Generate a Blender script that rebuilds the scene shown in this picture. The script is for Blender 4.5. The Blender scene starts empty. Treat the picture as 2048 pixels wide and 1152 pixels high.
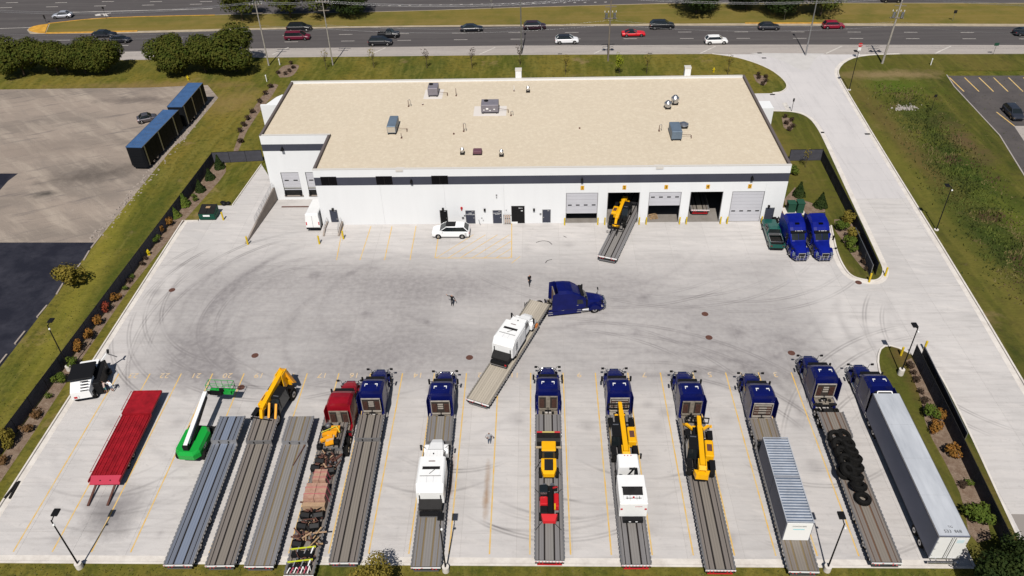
import bpy, bmesh, math, random
from math import sin, cos, pi, radians, sqrt, atan2
from mathutils import Vector, Matrix
random.seed(7)
S = bpy.context.scene
C = S.collection
# ------------------------------------------------------------------ camera, sky, sun, exposure
F, PITCH, YAW, ROLL, CH = 1585.19, 0.658129321, -0.0399834698, -0.0298077129, 62.73
FW = Vector((sin(YAW)*cos(PITCH), cos(YAW)*cos(PITCH), -sin(PITCH)))
R0 = Vector((cos(YAW), -sin(YAW), 0)); U0 = R0.cross(FW)
RT = R0*cos(ROLL)+U0*sin(ROLL); UP = -R0*sin(ROLL)+U0*cos(ROLL)
cd = bpy.data.cameras.new('camera'); cam = bpy.data.objects.new('camera', cd); C.objects.link(cam)
cd.sensor_width = 36; cd.lens = F/2048*36; cd.clip_start = 1; cd.clip_end = 3000
cam.matrix_world = Matrix(((RT.x, UP.x, -FW.x, 0), (RT.y, UP.y, -FW.y, 0), (RT.z, UP.z, -FW.z, CH), (0, 0, 0, 1)))
S.camera = cam
SUN_EL, SUN_AZ = radians(54), radians(4.0)      # shadows fall along +y (away from the camera), a touch to +x
w = bpy.data.worlds.new('World'); S.world = w; w.use_nodes = True
wn = w.node_tree; bg = wn.nodes['Background']
sky = wn.nodes.new('ShaderNodeTexSky'); sky.sky_type = 'NISHITA'; sky.sun_disc = False
sky.sun_elevation = SUN_EL; sky.sun_rotation = pi+SUN_AZ; sky.altitude = 200
wn.links.new(sky.outputs[0], bg.inputs[0]); bg.inputs[1].default_value = 0.05
sl = bpy.data.lights.new('sun', 'SUN'); sl.energy = 4.9; sl.angle = radians(0.55); sl.color = (1, 0.955, 0.9)
so = bpy.data.objects.new('sun', sl); C.objects.link(so)
sd = Vector((sin(SUN_AZ)*cos(SUN_EL), cos(SUN_AZ)*cos(SUN_EL), -sin(SUN_EL)))
so.rotation_euler = sd.to_track_quat('-Z', 'Y').to_euler(); so.location = (0, 0, 120)
S.view_settings.view_transform = 'Standard'; S.view_settings.look = 'None'
S.view_settings.exposure = 0.0; S.view_settings.gamma = 1; S.view_settings.use_curve_mapping = False
try:
    S.cycles.max_bounces = 6; S.cycles.diffuse_bounces = 1; S.cycles.transparent_max_bounces = 8
except Exception: pass

# ------------------------------------------------------------------ survey helpers (photo pixel -> place in the world)
def ray(px, py): return FW*F+RT*(px-1024)+UP*(576-py)
def G(px, py, z=0.0):
    d = ray(px, py); t = (z-CH)/d.z
    return (d.x*t, d.y*t)
YF = 96.4
def FA(px, py, y=YF):
    d = ray(px, py); t = y/d.y
    return (d.x*t, CH+d.z*t)
def GP(pts): return [G(*p) for p in pts]

# ------------------------------------------------------------------ materials
def mat(name, col, rough=0.6, metal=0.0, n=0.0, ns=3.0, col2=None, bump=0.0, bs=20.0, coords='Object', stretch=None, spec=None, coat=0.0, det=4, rnd=0.0):
    m = bpy.data.materials.new(name); m.use_nodes = True
    nt = m.node_tree; b = nt.nodes['Principled BSDF']
    b.inputs['Base Color'].default_value = (*col, 1); b.inputs['Roughness'].default_value = rough; b.inputs['Metallic'].default_value = metal
    if coat: b.inputs['Coat Weight'].default_value = coat; b.inputs['Coat Roughness'].default_value = 0.08
    b.inputs['Specular IOR Level'].default_value = (.2 if metal < .3 else .5) if spec is None else spec
    if n or bump:
        tc = nt.nodes.new('ShaderNodeTexCoord'); src = tc.outputs[coords]
        if stretch:
            mp = nt.nodes.new('ShaderNodeMapping'); mp.inputs['Scale'].default_value = stretch
            nt.links.new(src, mp.inputs[0]); src = mp.outputs[0]
    if n:
        no = nt.nodes.new('ShaderNodeTexNoise'); no.inputs['Scale'].default_value = ns; no.inputs['Detail'].default_value = det; no.inputs['Roughness'].default_value = .62
        nt.links.new(src, no.inputs['Vector'])
        rp = nt.nodes.new('ShaderNodeMapRange'); rp.inputs['From Min'].default_value = .32; rp.inputs['From Max'].default_value = .68
        nt.links.new(no.outputs[0], rp.inputs['Value'])
        mx = nt.nodes.new('ShaderNodeMix'); mx.data_type = 'RGBA'
        c2 = col2 or tuple(c*(1-n) for c in col)
        mx.inputs['A'].default_value = (*col, 1); mx.inputs['B'].default_value = (*c2, 1)
        nt.links.new(rp.outputs[0], mx.inputs['Factor']); nt.links.new(mx.outputs['Result'], b.inputs['Base Color'])
    if rnd and n:
        oi = nt.nodes.new('ShaderNodeObjectInfo'); rr = nt.nodes.new('ShaderNodeMapRange'); rr.inputs['To Min'].default_value = 1-rnd; rr.inputs['To Max'].default_value = 1+rnd
        nt.links.new(oi.outputs['Random'], rr.inputs['Value']); vm = nt.nodes.new('ShaderNodeVectorMath'); vm.operation = 'SCALE'
        nt.links.new(mx.outputs['Result'], vm.inputs[0]); nt.links.new(rr.outputs[0], vm.inputs['Scale']); nt.links.new(vm.outputs[0], b.inputs['Base Color'])
    if bump:
        n2 = nt.nodes.new('ShaderNodeTexNoise'); n2.inputs['Scale'].default_value = bs; n2.inputs['Detail'].default_value = 3
        nt.links.new(src, n2.inputs['Vector'])
        bp = nt.nodes.new('ShaderNodeBump'); bp.inputs['Strength'].default_value = bump; bp.inputs['Distance'].default_value = .1
        nt.links.new(n2.outputs[0], bp.inputs['Height']); nt.links.new(bp.outputs[0], b.inputs['Normal'])
    return m

def ground_mat(name, layers, base, rough=.95, bump=.3, bs=4.0, grime=None, rnd=0.0, spec=.05, blobs=(), tracks=()):
    """layers: (colour, noise scale xyz, from, to, detail, strength) mixed one over the other in world space"""
    m = bpy.data.materials.new(name); m.use_nodes = True; nt = m.node_tree; b = nt.nodes['Principled BSDF']
    b.inputs['Roughness'].default_value = rough; b.inputs['Specular IOR Level'].default_value = spec
    ge = nt.nodes.new('ShaderNodeNewGeometry'); cur = None
    for i, (col, sc, lo, hi, de, st) in enumerate(layers):
        src = ge.outputs['Position']
        if isinstance(sc, tuple) and len(sc) == 4:
            m0 = nt.nodes.new('ShaderNodeMapping'); m0.inputs['Rotation'].default_value = (0, 0, sc[3]); nt.links.new(src, m0.inputs[0]); src = m0.outputs[0]; sc = sc[:3]
        mp = nt.nodes.new('ShaderNodeMapping'); mp.inputs['Scale'].default_value = sc if isinstance(sc, tuple) else (sc, sc, sc)
        mp.inputs['Location'].default_value = (i*17.3, i*9.1, 0)
        nt.links.new(src, mp.inputs[0])
        no = nt.nodes.new('ShaderNodeTexNoise'); no.inputs['Scale'].default_value = 1; no.inputs['Detail'].default_value = de; no.inputs['Roughness'].default_value = .65
        nt.links.new(mp.outputs[0], no.inputs['Vector'])
        rp = nt.nodes.new('ShaderNodeMapRange'); rp.inputs['From Min'].default_value = lo; rp.inputs['From Max'].default_value = hi; rp.inputs['To Max'].default_value = st
        nt.links.new(no.outputs[0], rp.inputs['Value'])
        mx = nt.nodes.new('ShaderNodeMix'); mx.data_type = 'RGBA'; mx.inputs['B'].default_value = (*col, 1)
        if cur is None: mx.inputs['A'].default_value = (*base, 1)
        else: nt.links.new(cur, mx.inputs['A'])
        nt.links.new(rp.outputs[0], mx.inputs['Factor']); cur = mx.outputs['Result']
    for (bx, by, rx_, ry_, ang, col, st) in blobs:
        mp = nt.nodes.new('ShaderNodeMapping'); mp.vector_type = 'TEXTURE'; mp.inputs['Location'].default_value = (bx, by, 0); mp.inputs['Rotation'].default_value = (0, 0, radians(ang)); mp.inputs['Scale'].default_value = (rx_, ry_, 1000)
        nt.links.new(ge.outputs['Position'], mp.inputs[0])
        m2 = nt.nodes.new('ShaderNodeMapping'); m2.inputs['Scale'].default_value = (.35, .35, 1); nt.links.new(ge.outputs['Position'], m2.inputs[0])
        no = nt.nodes.new('ShaderNodeTexNoise'); no.inputs['Scale'].default_value = 1; no.inputs['Detail'].default_value = 7; no.inputs['Roughness'].default_value = .7; nt.links.new(m2.outputs[0], no.inputs['Vector'])
        ln = nt.nodes.new('ShaderNodeVectorMath'); ln.operation = 'LENGTH'; nt.links.new(mp.outputs[0], ln.inputs[0])
        ma = nt.nodes.new('ShaderNodeMath'); ma.operation = 'MULTIPLY_ADD'; ma.inputs[1].default_value = 2.2; nt.links.new(no.outputs[0], ma.inputs[0]); nt.links.new(ln.outputs['Value'], ma.inputs[2])
        rp = nt.nodes.new('ShaderNodeMapRange'); rp.inputs['From Min'].default_value = 2.25; rp.inputs['From Max'].default_value = 1.25; rp.inputs['To Max'].default_value = st; nt.links.new(ma.outputs[0], rp.inputs['Value'])
        mx = nt.nodes.new('ShaderNodeMix'); mx.data_type = 'RGBA'; mx.inputs['B'].default_value = (*col, 1); nt.links.new(cur, mx.inputs['A']); nt.links.new(rp.outputs[0], mx.inputs['Factor']); cur = mx.outputs['Result']
    if tracks:
        n3 = nt.nodes.new('ShaderNodeTexNoise'); n3.inputs['Scale'].default_value = .16; n3.inputs['Detail'].default_value = 5; nt.links.new(ge.outputs['Position'], n3.inputs['Vector'])
        r3 = nt.nodes.new('ShaderNodeMapRange'); r3.inputs['From Min'].default_value = .36; r3.inputs['From Max'].default_value = .62; nt.links.new(n3.outputs[0], r3.inputs['Value'])
        def mth(op, a_, b_=None, cl=False):
            q = nt.nodes.new('ShaderNodeMath'); q.operation = op; q.use_clamp = cl; nt.links.new(a_, q.inputs[0])
            if b_ is not None:
                if isinstance(b_, (int, float)): q.inputs[1].default_value = b_
                else: nt.links.new(b_, q.inputs[1])
            return q.outputs[0]
        tot = None
        for (tx_, ty_, tr_, ta_, hw_, ts_, quad_) in tracks:
            sv = nt.nodes.new('ShaderNodeVectorMath'); sv.operation = 'SUBTRACT'; nt.links.new(ge.outputs['Position'], sv.inputs[0]); sv.inputs[1].default_value = (tx_, ty_, 0)
            ln = nt.nodes.new('ShaderNodeVectorMath'); ln.operation = 'LENGTH'; nt.links.new(sv.outputs[0], ln.inputs[0])
            dt = nt.nodes.new('ShaderNodeVectorMath'); dt.operation = 'DOT_PRODUCT'; nt.links.new(sv.outputs[0], dt.inputs[0]); dt.inputs[1].default_value = (cos(radians(ta_))/tr_, sin(radians(ta_))/tr_, 0)
            v = mth('ABSOLUTE', mth('SUBTRACT', ln.outputs['Value'], tr_)); v = mth('ABSOLUTE', mth('SUBTRACT', v, 1.0))
            if quad_: v = mth('ABSOLUTE', mth('SUBTRACT', v, .17))
            rp = nt.nodes.new('ShaderNodeMapRange'); rp.inputs['From Min'].default_value = .15 if quad_ else .22; rp.inputs['From Max'].default_value = .04; rp.inputs['To Max'].default_value = ts_; nt.links.new(v, rp.inputs['Value'])
            mk = nt.nodes.new('ShaderNodeMapRange'); c_ = cos(radians(hw_)); mk.inputs['From Min'].default_value = c_-.05; mk.inputs['From Max'].default_value = c_+.1; nt.links.new(dt.outputs['Value'], mk.inputs['Value'])
            w_ = mth('MULTIPLY', rp.outputs[0], mk.outputs[0]); tot = w_ if tot is None else mth('ADD', tot, w_, True)
        tot = mth('MULTIPLY', tot, r3.outputs[0])
        mx = nt.nodes.new('ShaderNodeMix'); mx.data_type = 'RGBA'; mx.inputs['B'].default_value = (.12, .11, .11, 1); nt.links.new(cur, mx.inputs['A']); nt.links.new(tot, mx.inputs['Factor']); cur = mx.outputs['Result']
    if grime:
        at = nt.nodes.new('ShaderNodeAttribute'); at.attribute_name = 'grime'
        mp = nt.nodes.new('ShaderNodeMapping'); mp.inputs['Scale'].default_value = (1.6, 1.6, 1); nt.links.new(ge.outputs['Position'], mp.inputs[0])
        no = nt.nodes.new('ShaderNodeTexNoise'); no.inputs['Scale'].default_value = 1; no.inputs['Detail'].default_value = 6; nt.links.new(mp.outputs[0], no.inputs['Vector'])
        r2 = nt.nodes.new('ShaderNodeMapRange'); r2.inputs['From Min'].default_value = .3; r2.inputs['From Max'].default_value = .7; r2.inputs['To Min'].default_value = .8; r2.inputs['To Max'].default_value = 1.15
        nt.links.new(no.outputs[0], r2.inputs['Value'])
        mu = nt.nodes.new('ShaderNodeMath'); mu.operation = 'MULTIPLY'; mu.use_clamp = True
        nt.links.new(at.outputs['Fac'], mu.inputs[0]); nt.links.new(r2.outputs[0], mu.inputs[1])
        mx = nt.nodes.new('ShaderNodeMix'); mx.data_type = 'RGBA'; mx.inputs['B'].default_value = (*grime, 1)
        nt.links.new(cur, mx.inputs['A']); nt.links.new(mu.outputs[0], mx.inputs['Factor']); cur = mx.outputs['Result']
    if rnd:
        oi = nt.nodes.new('ShaderNodeObjectInfo'); rr = nt.nodes.new('ShaderNodeMapRange'); rr.inputs['To Min'].default_value = 1-rnd; rr.inputs['To Max'].default_value = 1+rnd
        nt.links.new(oi.outputs['Random'], rr.inputs['Value'])
        vm = nt.nodes.new('ShaderNodeVectorMath'); vm.operation = 'SCALE'; nt.links.new(cur, vm.inputs[0]); nt.links.new(rr.outputs[0], vm.inputs['Scale']); cur = vm.outputs[0]
    nt.links.new(cur, b.inputs['Base Color'])
    if bump:
        n2 = nt.nodes.new('ShaderNodeTexNoise'); n2.inputs['Scale'].default_value = bs; n2.inputs['Detail'].default_value = 4
        nt.links.new(ge.outputs['Position'], n2.inputs['Vector'])
        bp = nt.nodes.new('ShaderNodeBump'); bp.inputs['Strength'].default_value = bump; bp.inputs['Distance'].default_value = .12
        nt.links.new(n2.outputs[0], bp.inputs['Height']); nt.links.new(bp.outputs[0], b.inputs['Normal'])
    return m

M = {}
rt_ = random.Random(12)
TRK = [(7.5, 45, 28, 68, 26, .5, 1), (13, 48, 18, 62, 34, .55, 1), (2, 50, 24, 60, 30, .4, 1), (-35, 80, 14, 200, 60, .5, 1), (-34, 78, 18, 190, 50, .5, 1), (-30, 76, 11, 170, 75, .4, 1), (-26, 74, 22, 160, 45, .45, 1), (-30, 82, 20, 255, 40, .5, 1), (-22, 84, 22, 262, 35, .35, 0), (10, 104, 26, 268, 34, .35, 1), (18, 100, 22, 280, 36, .35, 1), (26, 97, 20, 285, 34, .35, 1), (50, 48, 25, 128, 30, .5, 1), (47, 45, 20, 118, 30, .4, 1), (56, 70, 16, 200, 50, .35, 1)]
for k_ in range(9): TRK.append((rt_.uniform(-16, 32), rt_.uniform(56, 64), rt_.uniform(9, 15), 270, rt_.uniform(18, 34), rt_.uniform(.35, .6), k_ % 2))
for k_ in range(3): TRK.append((-44+k_*1.5, 58, 9+k_*2, 285, 35, .3, 0))
M['concrete'] = ground_mat('concrete_yard', [((.455, .435, .42), .055, .42, .62, 3, .9), ((.34, .32, .305), (.14, 1.7, 1), .48, .72, 9, .55), ((.58, .545, .515), (.3, 1.0, 1, .3), .5, .72, 7, .6), ((.33, .31, .30), (2.4, .25, 1), .6, .82, 6, .3), ((.27, .255, .245), 1.5, .58, .78, 9, .45)], (.515, .49, .47), .9, .12, 3, grime=(.205, .19, .19), rnd=.03, spec=.15, blobs=[(-8.8, 49.5, .5, 4.5, 0, (.24, .11, .03), .8), (-5.0, 48.6, .35, 3.6, 0, (.26, .14, .05), .7), (-41, 45.8, 3.0, 3.2, 0, (.15, .14, .14), .75), (20, 66, 1.2, .6, 20, (.2, .18, .17), .5), (-11, 63, 1.6, .8, 20, (.16, .13, .11), .55)], tracks=TRK)
M['concrete_road'] = ground_mat('concrete_road', [((.49, .47, .465), .07, .42, .62, 3, .8), ((.40, .385, .38), (.9, .12, 1), .5, .72, 6, .5), ((.56, .53, .51), 2.5, .5, .8, 5, .4)], (.54, .515, .505), .9, .1, 3, spec=.25)
M['kerb'] = ground_mat('kerb_concrete', [((.45, .41, .37), .8, .4, .7, 5, .7)], (.64, .60, .55), .9, .1)
M['shoulder'] = ground_mat('shoulder_concrete', [((.30, .27, .25), (.2, 1.2, 1), .4, .7, 6, .6), ((.26, .24, .23), 1.5, .5, .8, 4, .5)], (.37, .335, .305), .9, .1)
M['asphalt'] = ground_mat('road_asphalt', [((.10, .092, .09), (.02, .6, 1), .4, .65, 4, .9), ((.06, .055, .055), (.06, 2.0, 1), .55, .75, 5, .6), ((.13, .12, .115), .4, .55, .8, 6, .4)], (.08, .073, .073), .9, .15, 8)
M['tarmac'] = ground_mat('car_park_asphalt', [((.11, .098, .093), .15, .4, .65, 5, .8), ((.05, .046, .046), .8, .55, .75, 6, .6)], (.078, .071, .07), .95, .2, 6)
M['black_asphalt'] = ground_mat('sealed_asphalt', [((.045, .045, .058), .2, .42, .66, 7, .8), ((.012, .012, .018), 1.3, .5, .8, 5, .5)], (.018, .019, .028), .9, .15, 6)
M['gravel'] = ground_mat('worn_lot', [((.20, .17, .145), (.05, .12, 1), .42, .60, 7, .8), ((.40, .34, .28), (.06, .35, 1, .7), .48, .66, 9, .6), ((.15, .13, .12), (.12, .9, 1, -.4), .54, .68, 9, .75), ((.20, .175, .155), (.9, .15, 1, -.7), .55, .8, 7, .6), ((.46, .41, .36), 1.1, .62, .8, 8, .5)], (.29, .24, .20), .98, .4, 5, blobs=[(G(190, 348)[0], G(190, 348)[1], 9, 3.2, 15, (.10, .085, .075), .8), (G(90, 388)[0], G(90, 388)[1], 2.2, 1.2, 10, (.06, .055, .05), .85), (G(275, 200)[0], G(275, 200)[1], 10, 1.8, 0, (.12, .10, .09), .7), (G(60, 300)[0], G(60, 300)[1], 14, 4, 10, (.22, .18, .15), .5)])
M['grass'] = ground_mat('lawn_grass', [((.17, .132, .026), (.09, .05, 1), .40, .60, 6, .9), ((.05, .068, .012), (.07, .04, 1), .52, .68, 6, .9), ((.19, .165, .04), (.9, .12, 1), .46, .7, 6, .65), ((.03, .04, .01), 1.3, .48, .72, 7, .7), ((.24, .165, .085), .13, .6, .72, 7, .8)], (.082, .088, .014), .98, .8, 3, blobs=[(-62, 95, 2.4, 45, 8, (.22, .19, .03), .55), (-56.5, 85, 1.8, 45, 3, (.04, .06, .01), .6), (-75, 147, 22, 2.5, 0, (.22, .14, .06), .6), (-58, 139, 9, 6, 20, (.22, .15, .06), .6), (-10, 145, 40, 1.5, 0, (.035, .055, .012), .6), (15, 139, 30, 1.4, 0, (.2, .15, .05), .4), (-8, 37.5, 50, 2, 0, (.11, .075, .03), .7)])
M['grass_east'] = ground_mat('rough_grass', [((.125, .102, .027), (.11, .035, 1), .44, .64, 6, .8), ((.035, .048, .01), (.12, .05, 1), .5, .66, 6, .9), ((.16, .14, .035), (1.0, .1, 1), .5, .75, 5, .55), ((.05, .04, .018), .9, .5, .75, 7, .6), ((.20, .14, .07), .12, .6, .72, 7, .7)], (.076, .080, .015), .98, .8, 2.6, blobs=[(G(1795, 172)[0], G(1795, 172)[1], 7, 5.5, 0, (.07, .105, .014), .85), (G(1780, 150)[0], G(1780, 150)[1], 13, 2.6, 0, (.24, .17, .09), .75), (G(1730, 290)[0]+7, G(1730, 290)[1], 3, 30, 2, (.13, .085, .035), .6), (G(1990, 400)[0], G(1990, 400)[1], 3.5, 40, 8, (.11, .125, .02), .6), (G(1900, 400)[0]-3, G(1900, 400)[1], 2.5, 40, 2, (.16, .14, .03), .5), (G(1850, 235)[0], G(1850, 235)[1], 6, 8, 0, (.035, .05, .012), .8), (G(1920, 330)[0], G(1920, 330)[1], 5, 14, 5, (.03, .05, .010), .9), (G(1985, 480)[0], G(1985, 480)[1], 5, 16, 5, (.03, .048, .010), .9), (G(1925, 280)[0], G(1925, 280)[1], 2.5, 9, 5, (.11, .065, .04), .7), (42, 60, 1.5, 22, 3, (.12, .07, .03), .6), (40, 118, 3, 14, 0, (.16, .12, .03), .5)])
M['ditch'] = ground_mat('ditch_weeds', [((.03, .036, .01), .35, .4, .6, 7, .9), ((.10, .055, .028), .25, .55, .7, 6, .8), ((.13, .15, .02), .8, .55, .75, 6, .6)], (.065, .082, .014), .98, .9, 2.2)
M['median'] = ground_mat('median_grass', [((.19, .14, .045), (.02, .5, 1), .4, .62, 5, .9), ((.10, .10, .022), .12, .45, .65, 6, .7), ((.22, .17, .07), .8, .55, .8, 6, .5)], (.155, .125, .03), .98, .5, 2)
M['mulch'] = ground_mat('mulch_bed', [((.15, .10, .07), 1.2, .4, .6, 6, .9), ((.29, .225, .17), 3.5, .5, .7, 6, .7)], (.21, .155, .115), .98, .6, 9)
M['roof'] = ground_mat('roof_ballast', [((.54, .465, .355), .08, .4, .65, 4, .7), ((.66, .585, .46), 1.9, .45, .7, 8, .7), ((.47, .38, .27), 5.0, .52, .75, 6, .55), ((.78, .72, .62), .9, .6, .8, 8, .4)], (.57, .49, .375), .95, .5, 12)
M['joint'] = mat('joint_dirt', (.30, .28, .26), .98)
M['yellow_paint'] = mat('worn_yellow_paint', (.62, .36, .055), .8, n=1, ns=1.1, col2=(.55, .44, .25), coords='Object', det=8)
M['faded_paint'] = mat('faded_number_paint', (.60, .38, .12), .85, n=1, ns=1.6, col2=(.52, .47, .41), det=8)
M['white_paint'] = mat('road_white_paint', (.62, .58, .53), .8, n=.35, ns=1.5)
M['orange_kerb'] = mat('painted_kerb', (.62, .33, .05), .8, n=.4, ns=.8)
M['wall'] = mat('white_wall', (.72, .73, .735), .75, n=.04, ns=.5, stretch=(1.2, 1.2, .12), det=6)
M['band'] = mat('slate_band', (.052, .055, .075), .7, n=.15, ns=.4)
M['coping'] = mat('coping', (.66, .63, .58), .5, .2)
M['flash'] = mat('roof_flashing', (.12, .10, .095), .8)
M['door_grey'] = mat('roller_door', (.50, .50, .53), .55, n=.06, ns=.6)
M['dark_glass'] = mat('dark_glass', (.003, .003, .004), .25, 0, spec=.12)
M['car_glass'] = mat('car_glass', (.012, .016, .018), .07, 0, spec=.6)
M['black'] = mat('black_plastic', (.010, .010, .011), .5, spec=.12)
M['dark'] = mat('dark_steel', (.020, .019, .019), .6, .0, n=.3, ns=2, spec=.12)
M['navy_door'] = mat('slate_door', (.045, .05, .07), .5)
M['steel'] = mat('galvanised_steel', (.42, .42, .43), .42, .85, n=.2, ns=5)
M['alu'] = mat('aluminium', (.62, .62, .63), .3, .9, n=.15, ns=4)
M['chrome'] = mat('chrome', (.8, .8, .8), .12, 1)
M['tyre'] = mat('tyre_rubber', (.012, .0115, .011), .85, n=.5, ns=5, spec=.12)
M['rim'] = mat('wheel_rim', (.55, .55, .56), .3, .9)
M['wood_pole'] = mat('weathered_pole', (.22, .185, .15), .9, n=.35, ns=2, stretch=(4, 4, .5))
M['bark'] = mat('bark', (.10, .075, .05), .95, n=.4, ns=6)
M['yellow'] = mat('safety_yellow', (.62, .44, .02), .5, n=.15, ns=4)
M['red'] = mat('red_enamel', (.45, .02, .025), .45)
M['white'] = mat('white_enamel', (.78, .78, .77), .35, n=.05, ns=2, coat=.3)
M['brown'] = mat('rust_brown', (.13, .06, .045), .8, n=.4, ns=8)
M['green_box'] = mat('utility_green', (.02, .07, .045), .6)
M['skin'] = mat('skin', (.42, .24, .17), .6)
M['wood'] = mat('raw_timber', (.42, .28, .15), .85, n=.3, ns=5)
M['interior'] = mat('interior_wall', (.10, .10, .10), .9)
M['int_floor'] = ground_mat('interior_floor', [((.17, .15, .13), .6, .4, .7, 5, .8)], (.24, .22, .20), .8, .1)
M['ret_wall'] = mat('retaining_wall', (.34, .29, .25), .9, n=.2, ns=1)

# ------------------------------------------------------------------ mesh builder
class MB:
    def __init__(s): s.v = []; s.f = []; s.m = []; s.sm = []; s.mats = []
    def mi(s, m):
        if isinstance(m, str): m = M[m]
        if m not in s.mats: s.mats.append(m)
        return s.mats.index(m)
    def add(s, vs, fs, m, smooth=False):
        o = len(s.v); k = s.mi(m); s.v += [tuple(v) for v in vs]
        for f in fs: s.f.append([o+i for i in f]); s.m.append(k); s.sm.append(smooth)
        return s
    def box(s, x0, x1, y0, y1, z0, z1, m, tx=0, ty=0, rot=None, at=(0, 0, 0)):
        """tx, ty: inset of the top face"""
        vs = [(x0, y0, z0), (x1, y0, z0), (x1, y1, z0), (x0, y1, z0), (x0+tx, y0+ty, z1), (x1-tx, y0+ty, z1), (x1-tx, y1-ty, z1), (x0+tx, y1-ty, z1)]
        if rot is not None: vs = [tuple(rot @ Vector(v)+Vector(at)) for v in vs]
        return s.add(vs, [(0, 3, 2, 1), (4, 5, 6, 7), (0, 1, 5, 4), (1, 2, 6, 5), (2, 3, 7, 6), (3, 0, 4, 7)], m)
    def bbox(s, x0, x1, y0, y1, z0, z1, m, b=.05):
        """box with chamfered upright and top edges"""
        def ring(z, i):
            return [(x0+b+i, y0+i, z), (x1-b-i, y0+i, z), (x1-i, y0+b+i, z), (x1-i, y1-b-i, z), (x1-b-i, y1-i, z), (x0+b+i, y1-i, z), (x0+i, y1-b-i, z), (x0+i, y0+b+i, z)]
        return s.loft([ring(z0, 0), ring(z1-b, 0), ring(z1, b*.8)], m)
    def loft(s, rings, m, cap=True, smooth=False, closed=True):
        n = len(rings[0]); vs = [p for r in rings for p in r]; fs = []
        for i in range(len(rings)-1):
            for j in range(n if closed else n-1):
                a = i*n+j; b2 = i*n+(j+1) % n; fs.append((a, b2, b2+n, a+n))
        s.add(vs, fs, m, smooth)
        if cap:
            s.add(rings[0], [tuple(reversed(range(n)))], m); s.add(rings[-1], [tuple(range(n))], m)
        return s
    def cyl(s, p0, p1, r, m, r1=None, seg=8, cap=True, smooth=True):
        p0 = Vector(p0); p1 = Vector(p1); r1 = r if r1 is None else r1
        d = (p1-p0).normalized(); a = d.orthogonal().normalized(); b = d.cross(a)
        rr = [[tuple(p+(a*cos(2*pi*i/seg)+b*sin(2*pi*i/seg))*q) for i in range(seg)] for p, q in ((p0, r), (p1, r1))]
        return s.loft(rr, m, cap, smooth)
    def bar(s, p0, p1, w, h, m, w1=None, h1=None):
        """square bar from p0 to p1, h measured upwards"""
        p0 = Vector(p0); p1 = Vector(p1); d = (p1-p0).normalized(); side = d.cross(Vector((0, 0, 1)))
        if side.length < 1e-4: side = Vector((1, 0, 0))
        side.normalize(); up = side.cross(d); w1 = w if w1 is None else w1; h1 = h if h1 is None else h1
        rr = [[tuple(p+side*a*ww/2+up*b*hh/2) for a, b in ((-1, -1), (1, -1), (1, 1), (-1, 1))] for p, ww, hh in ((p0, w, h), (p1, w1, h1))]
        return s.loft(rr, m)
    def path(s, pts, r, m, seg=5):
        for a, b in zip(pts, pts[1:]): s.cyl(a, b, r, m, seg=seg)
        return s
    def prism(s, prof, x0, x1, m, axis='x', inset=0, smooth=False):
        """profile (y,z) swept along x, or (x,z) along y, or (x,y) along z"""
        def P(a, b, c): return (c, a, b) if axis == 'x' else ((a, c, b) if axis == 'y' else (a, b, c))
        cx = sum(p[0] for p in prof)/len(prof); cy = sum(p[1] for p in prof)/len(prof)
        return s.loft([[P(a, b, x0) for a, b in prof], [P(a, b, x1) for a, b in prof]], m, True, smooth)
    def sphere(s, c, r, m, seg=8, rg=5, sz=1):
        c = Vector(c); rings = []
        for i in range(1, rg):
            t = pi*i/rg; rings.append([tuple(c+Vector((r*sin(t)*cos(2*pi*j/seg), r*sin(t)*sin(2*pi*j/seg), -r*sz*cos(t)))) for j in range(seg)])
        return s.loft(rings, m, True, True)
    def xf(s, mt):
        s.v = [tuple(mt @ Vector(v)) for v in s.v]; return s
    def mesh(s, name):
        me = bpy.data.meshes.new(name); me.from_pydata(s.v, [], s.f)
        for m in s.mats: me.materials.append(m)
        me.polygons.foreach_set('material_index', s.m); me.polygons.foreach_set('use_smooth', s.sm)
        bm = bmesh.new(); bm.from_mesh(me); bmesh.ops.recalc_face_normals(bm, faces=bm.faces); bm.to_mesh(me); bm.free()
        me.update(); return me
    def build(s, name, parent=None, loc=(0, 0, 0), rz=0, **k):
        return link(name, s.mesh(name), parent, loc, rz, **k)
def props(o, label=None, cat=None, group=None, kind=None):
    if label: o['label'] = label
    if cat: o['category'] = cat
    if group: o['group'] = group
    if kind: o['kind'] = kind
    return o
def link(name, me, parent=None, loc=(0, 0, 0), rz=0, **k):
    o = bpy.data.objects.new(name, me); C.objects.link(o); o.location = loc; o.rotation_euler = (0, 0, rz)
    if parent is not None: o.parent = parent
    return props(o, **k)
def thing(name, label, cat, loc=(0, 0, 0), rz=0, group=None):
    o = link(name, None, None, loc, rz, label=label, cat=cat, group=group); o.empty_display_size = .3; return o
def copy_tree(o, parent=None):
    c = o.copy(); C.objects.link(c)
    if parent is not None: c.parent = parent
    for ch in o.children: copy_tree(ch, c)
    return c
def place(o, label, loc, rz=0, sc=1, group=None, z=0):
    c = copy_tree(o); c['label'] = label
    c.location = (loc[0], loc[1], loc[2] if len(loc) > 2 else z); c.rotation_euler = (0, 0, rz)
    if sc != 1: c.scale = (sc, sc, sc) if not isinstance(sc, tuple) else sc
    if group: c['group'] = group
    return c
PROTO = []
def drop_protos():
    for o in PROTO:
        for ch in list(o.children_recursive): bpy.data.objects.remove(ch)
        bpy.data.objects.remove(o)
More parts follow.
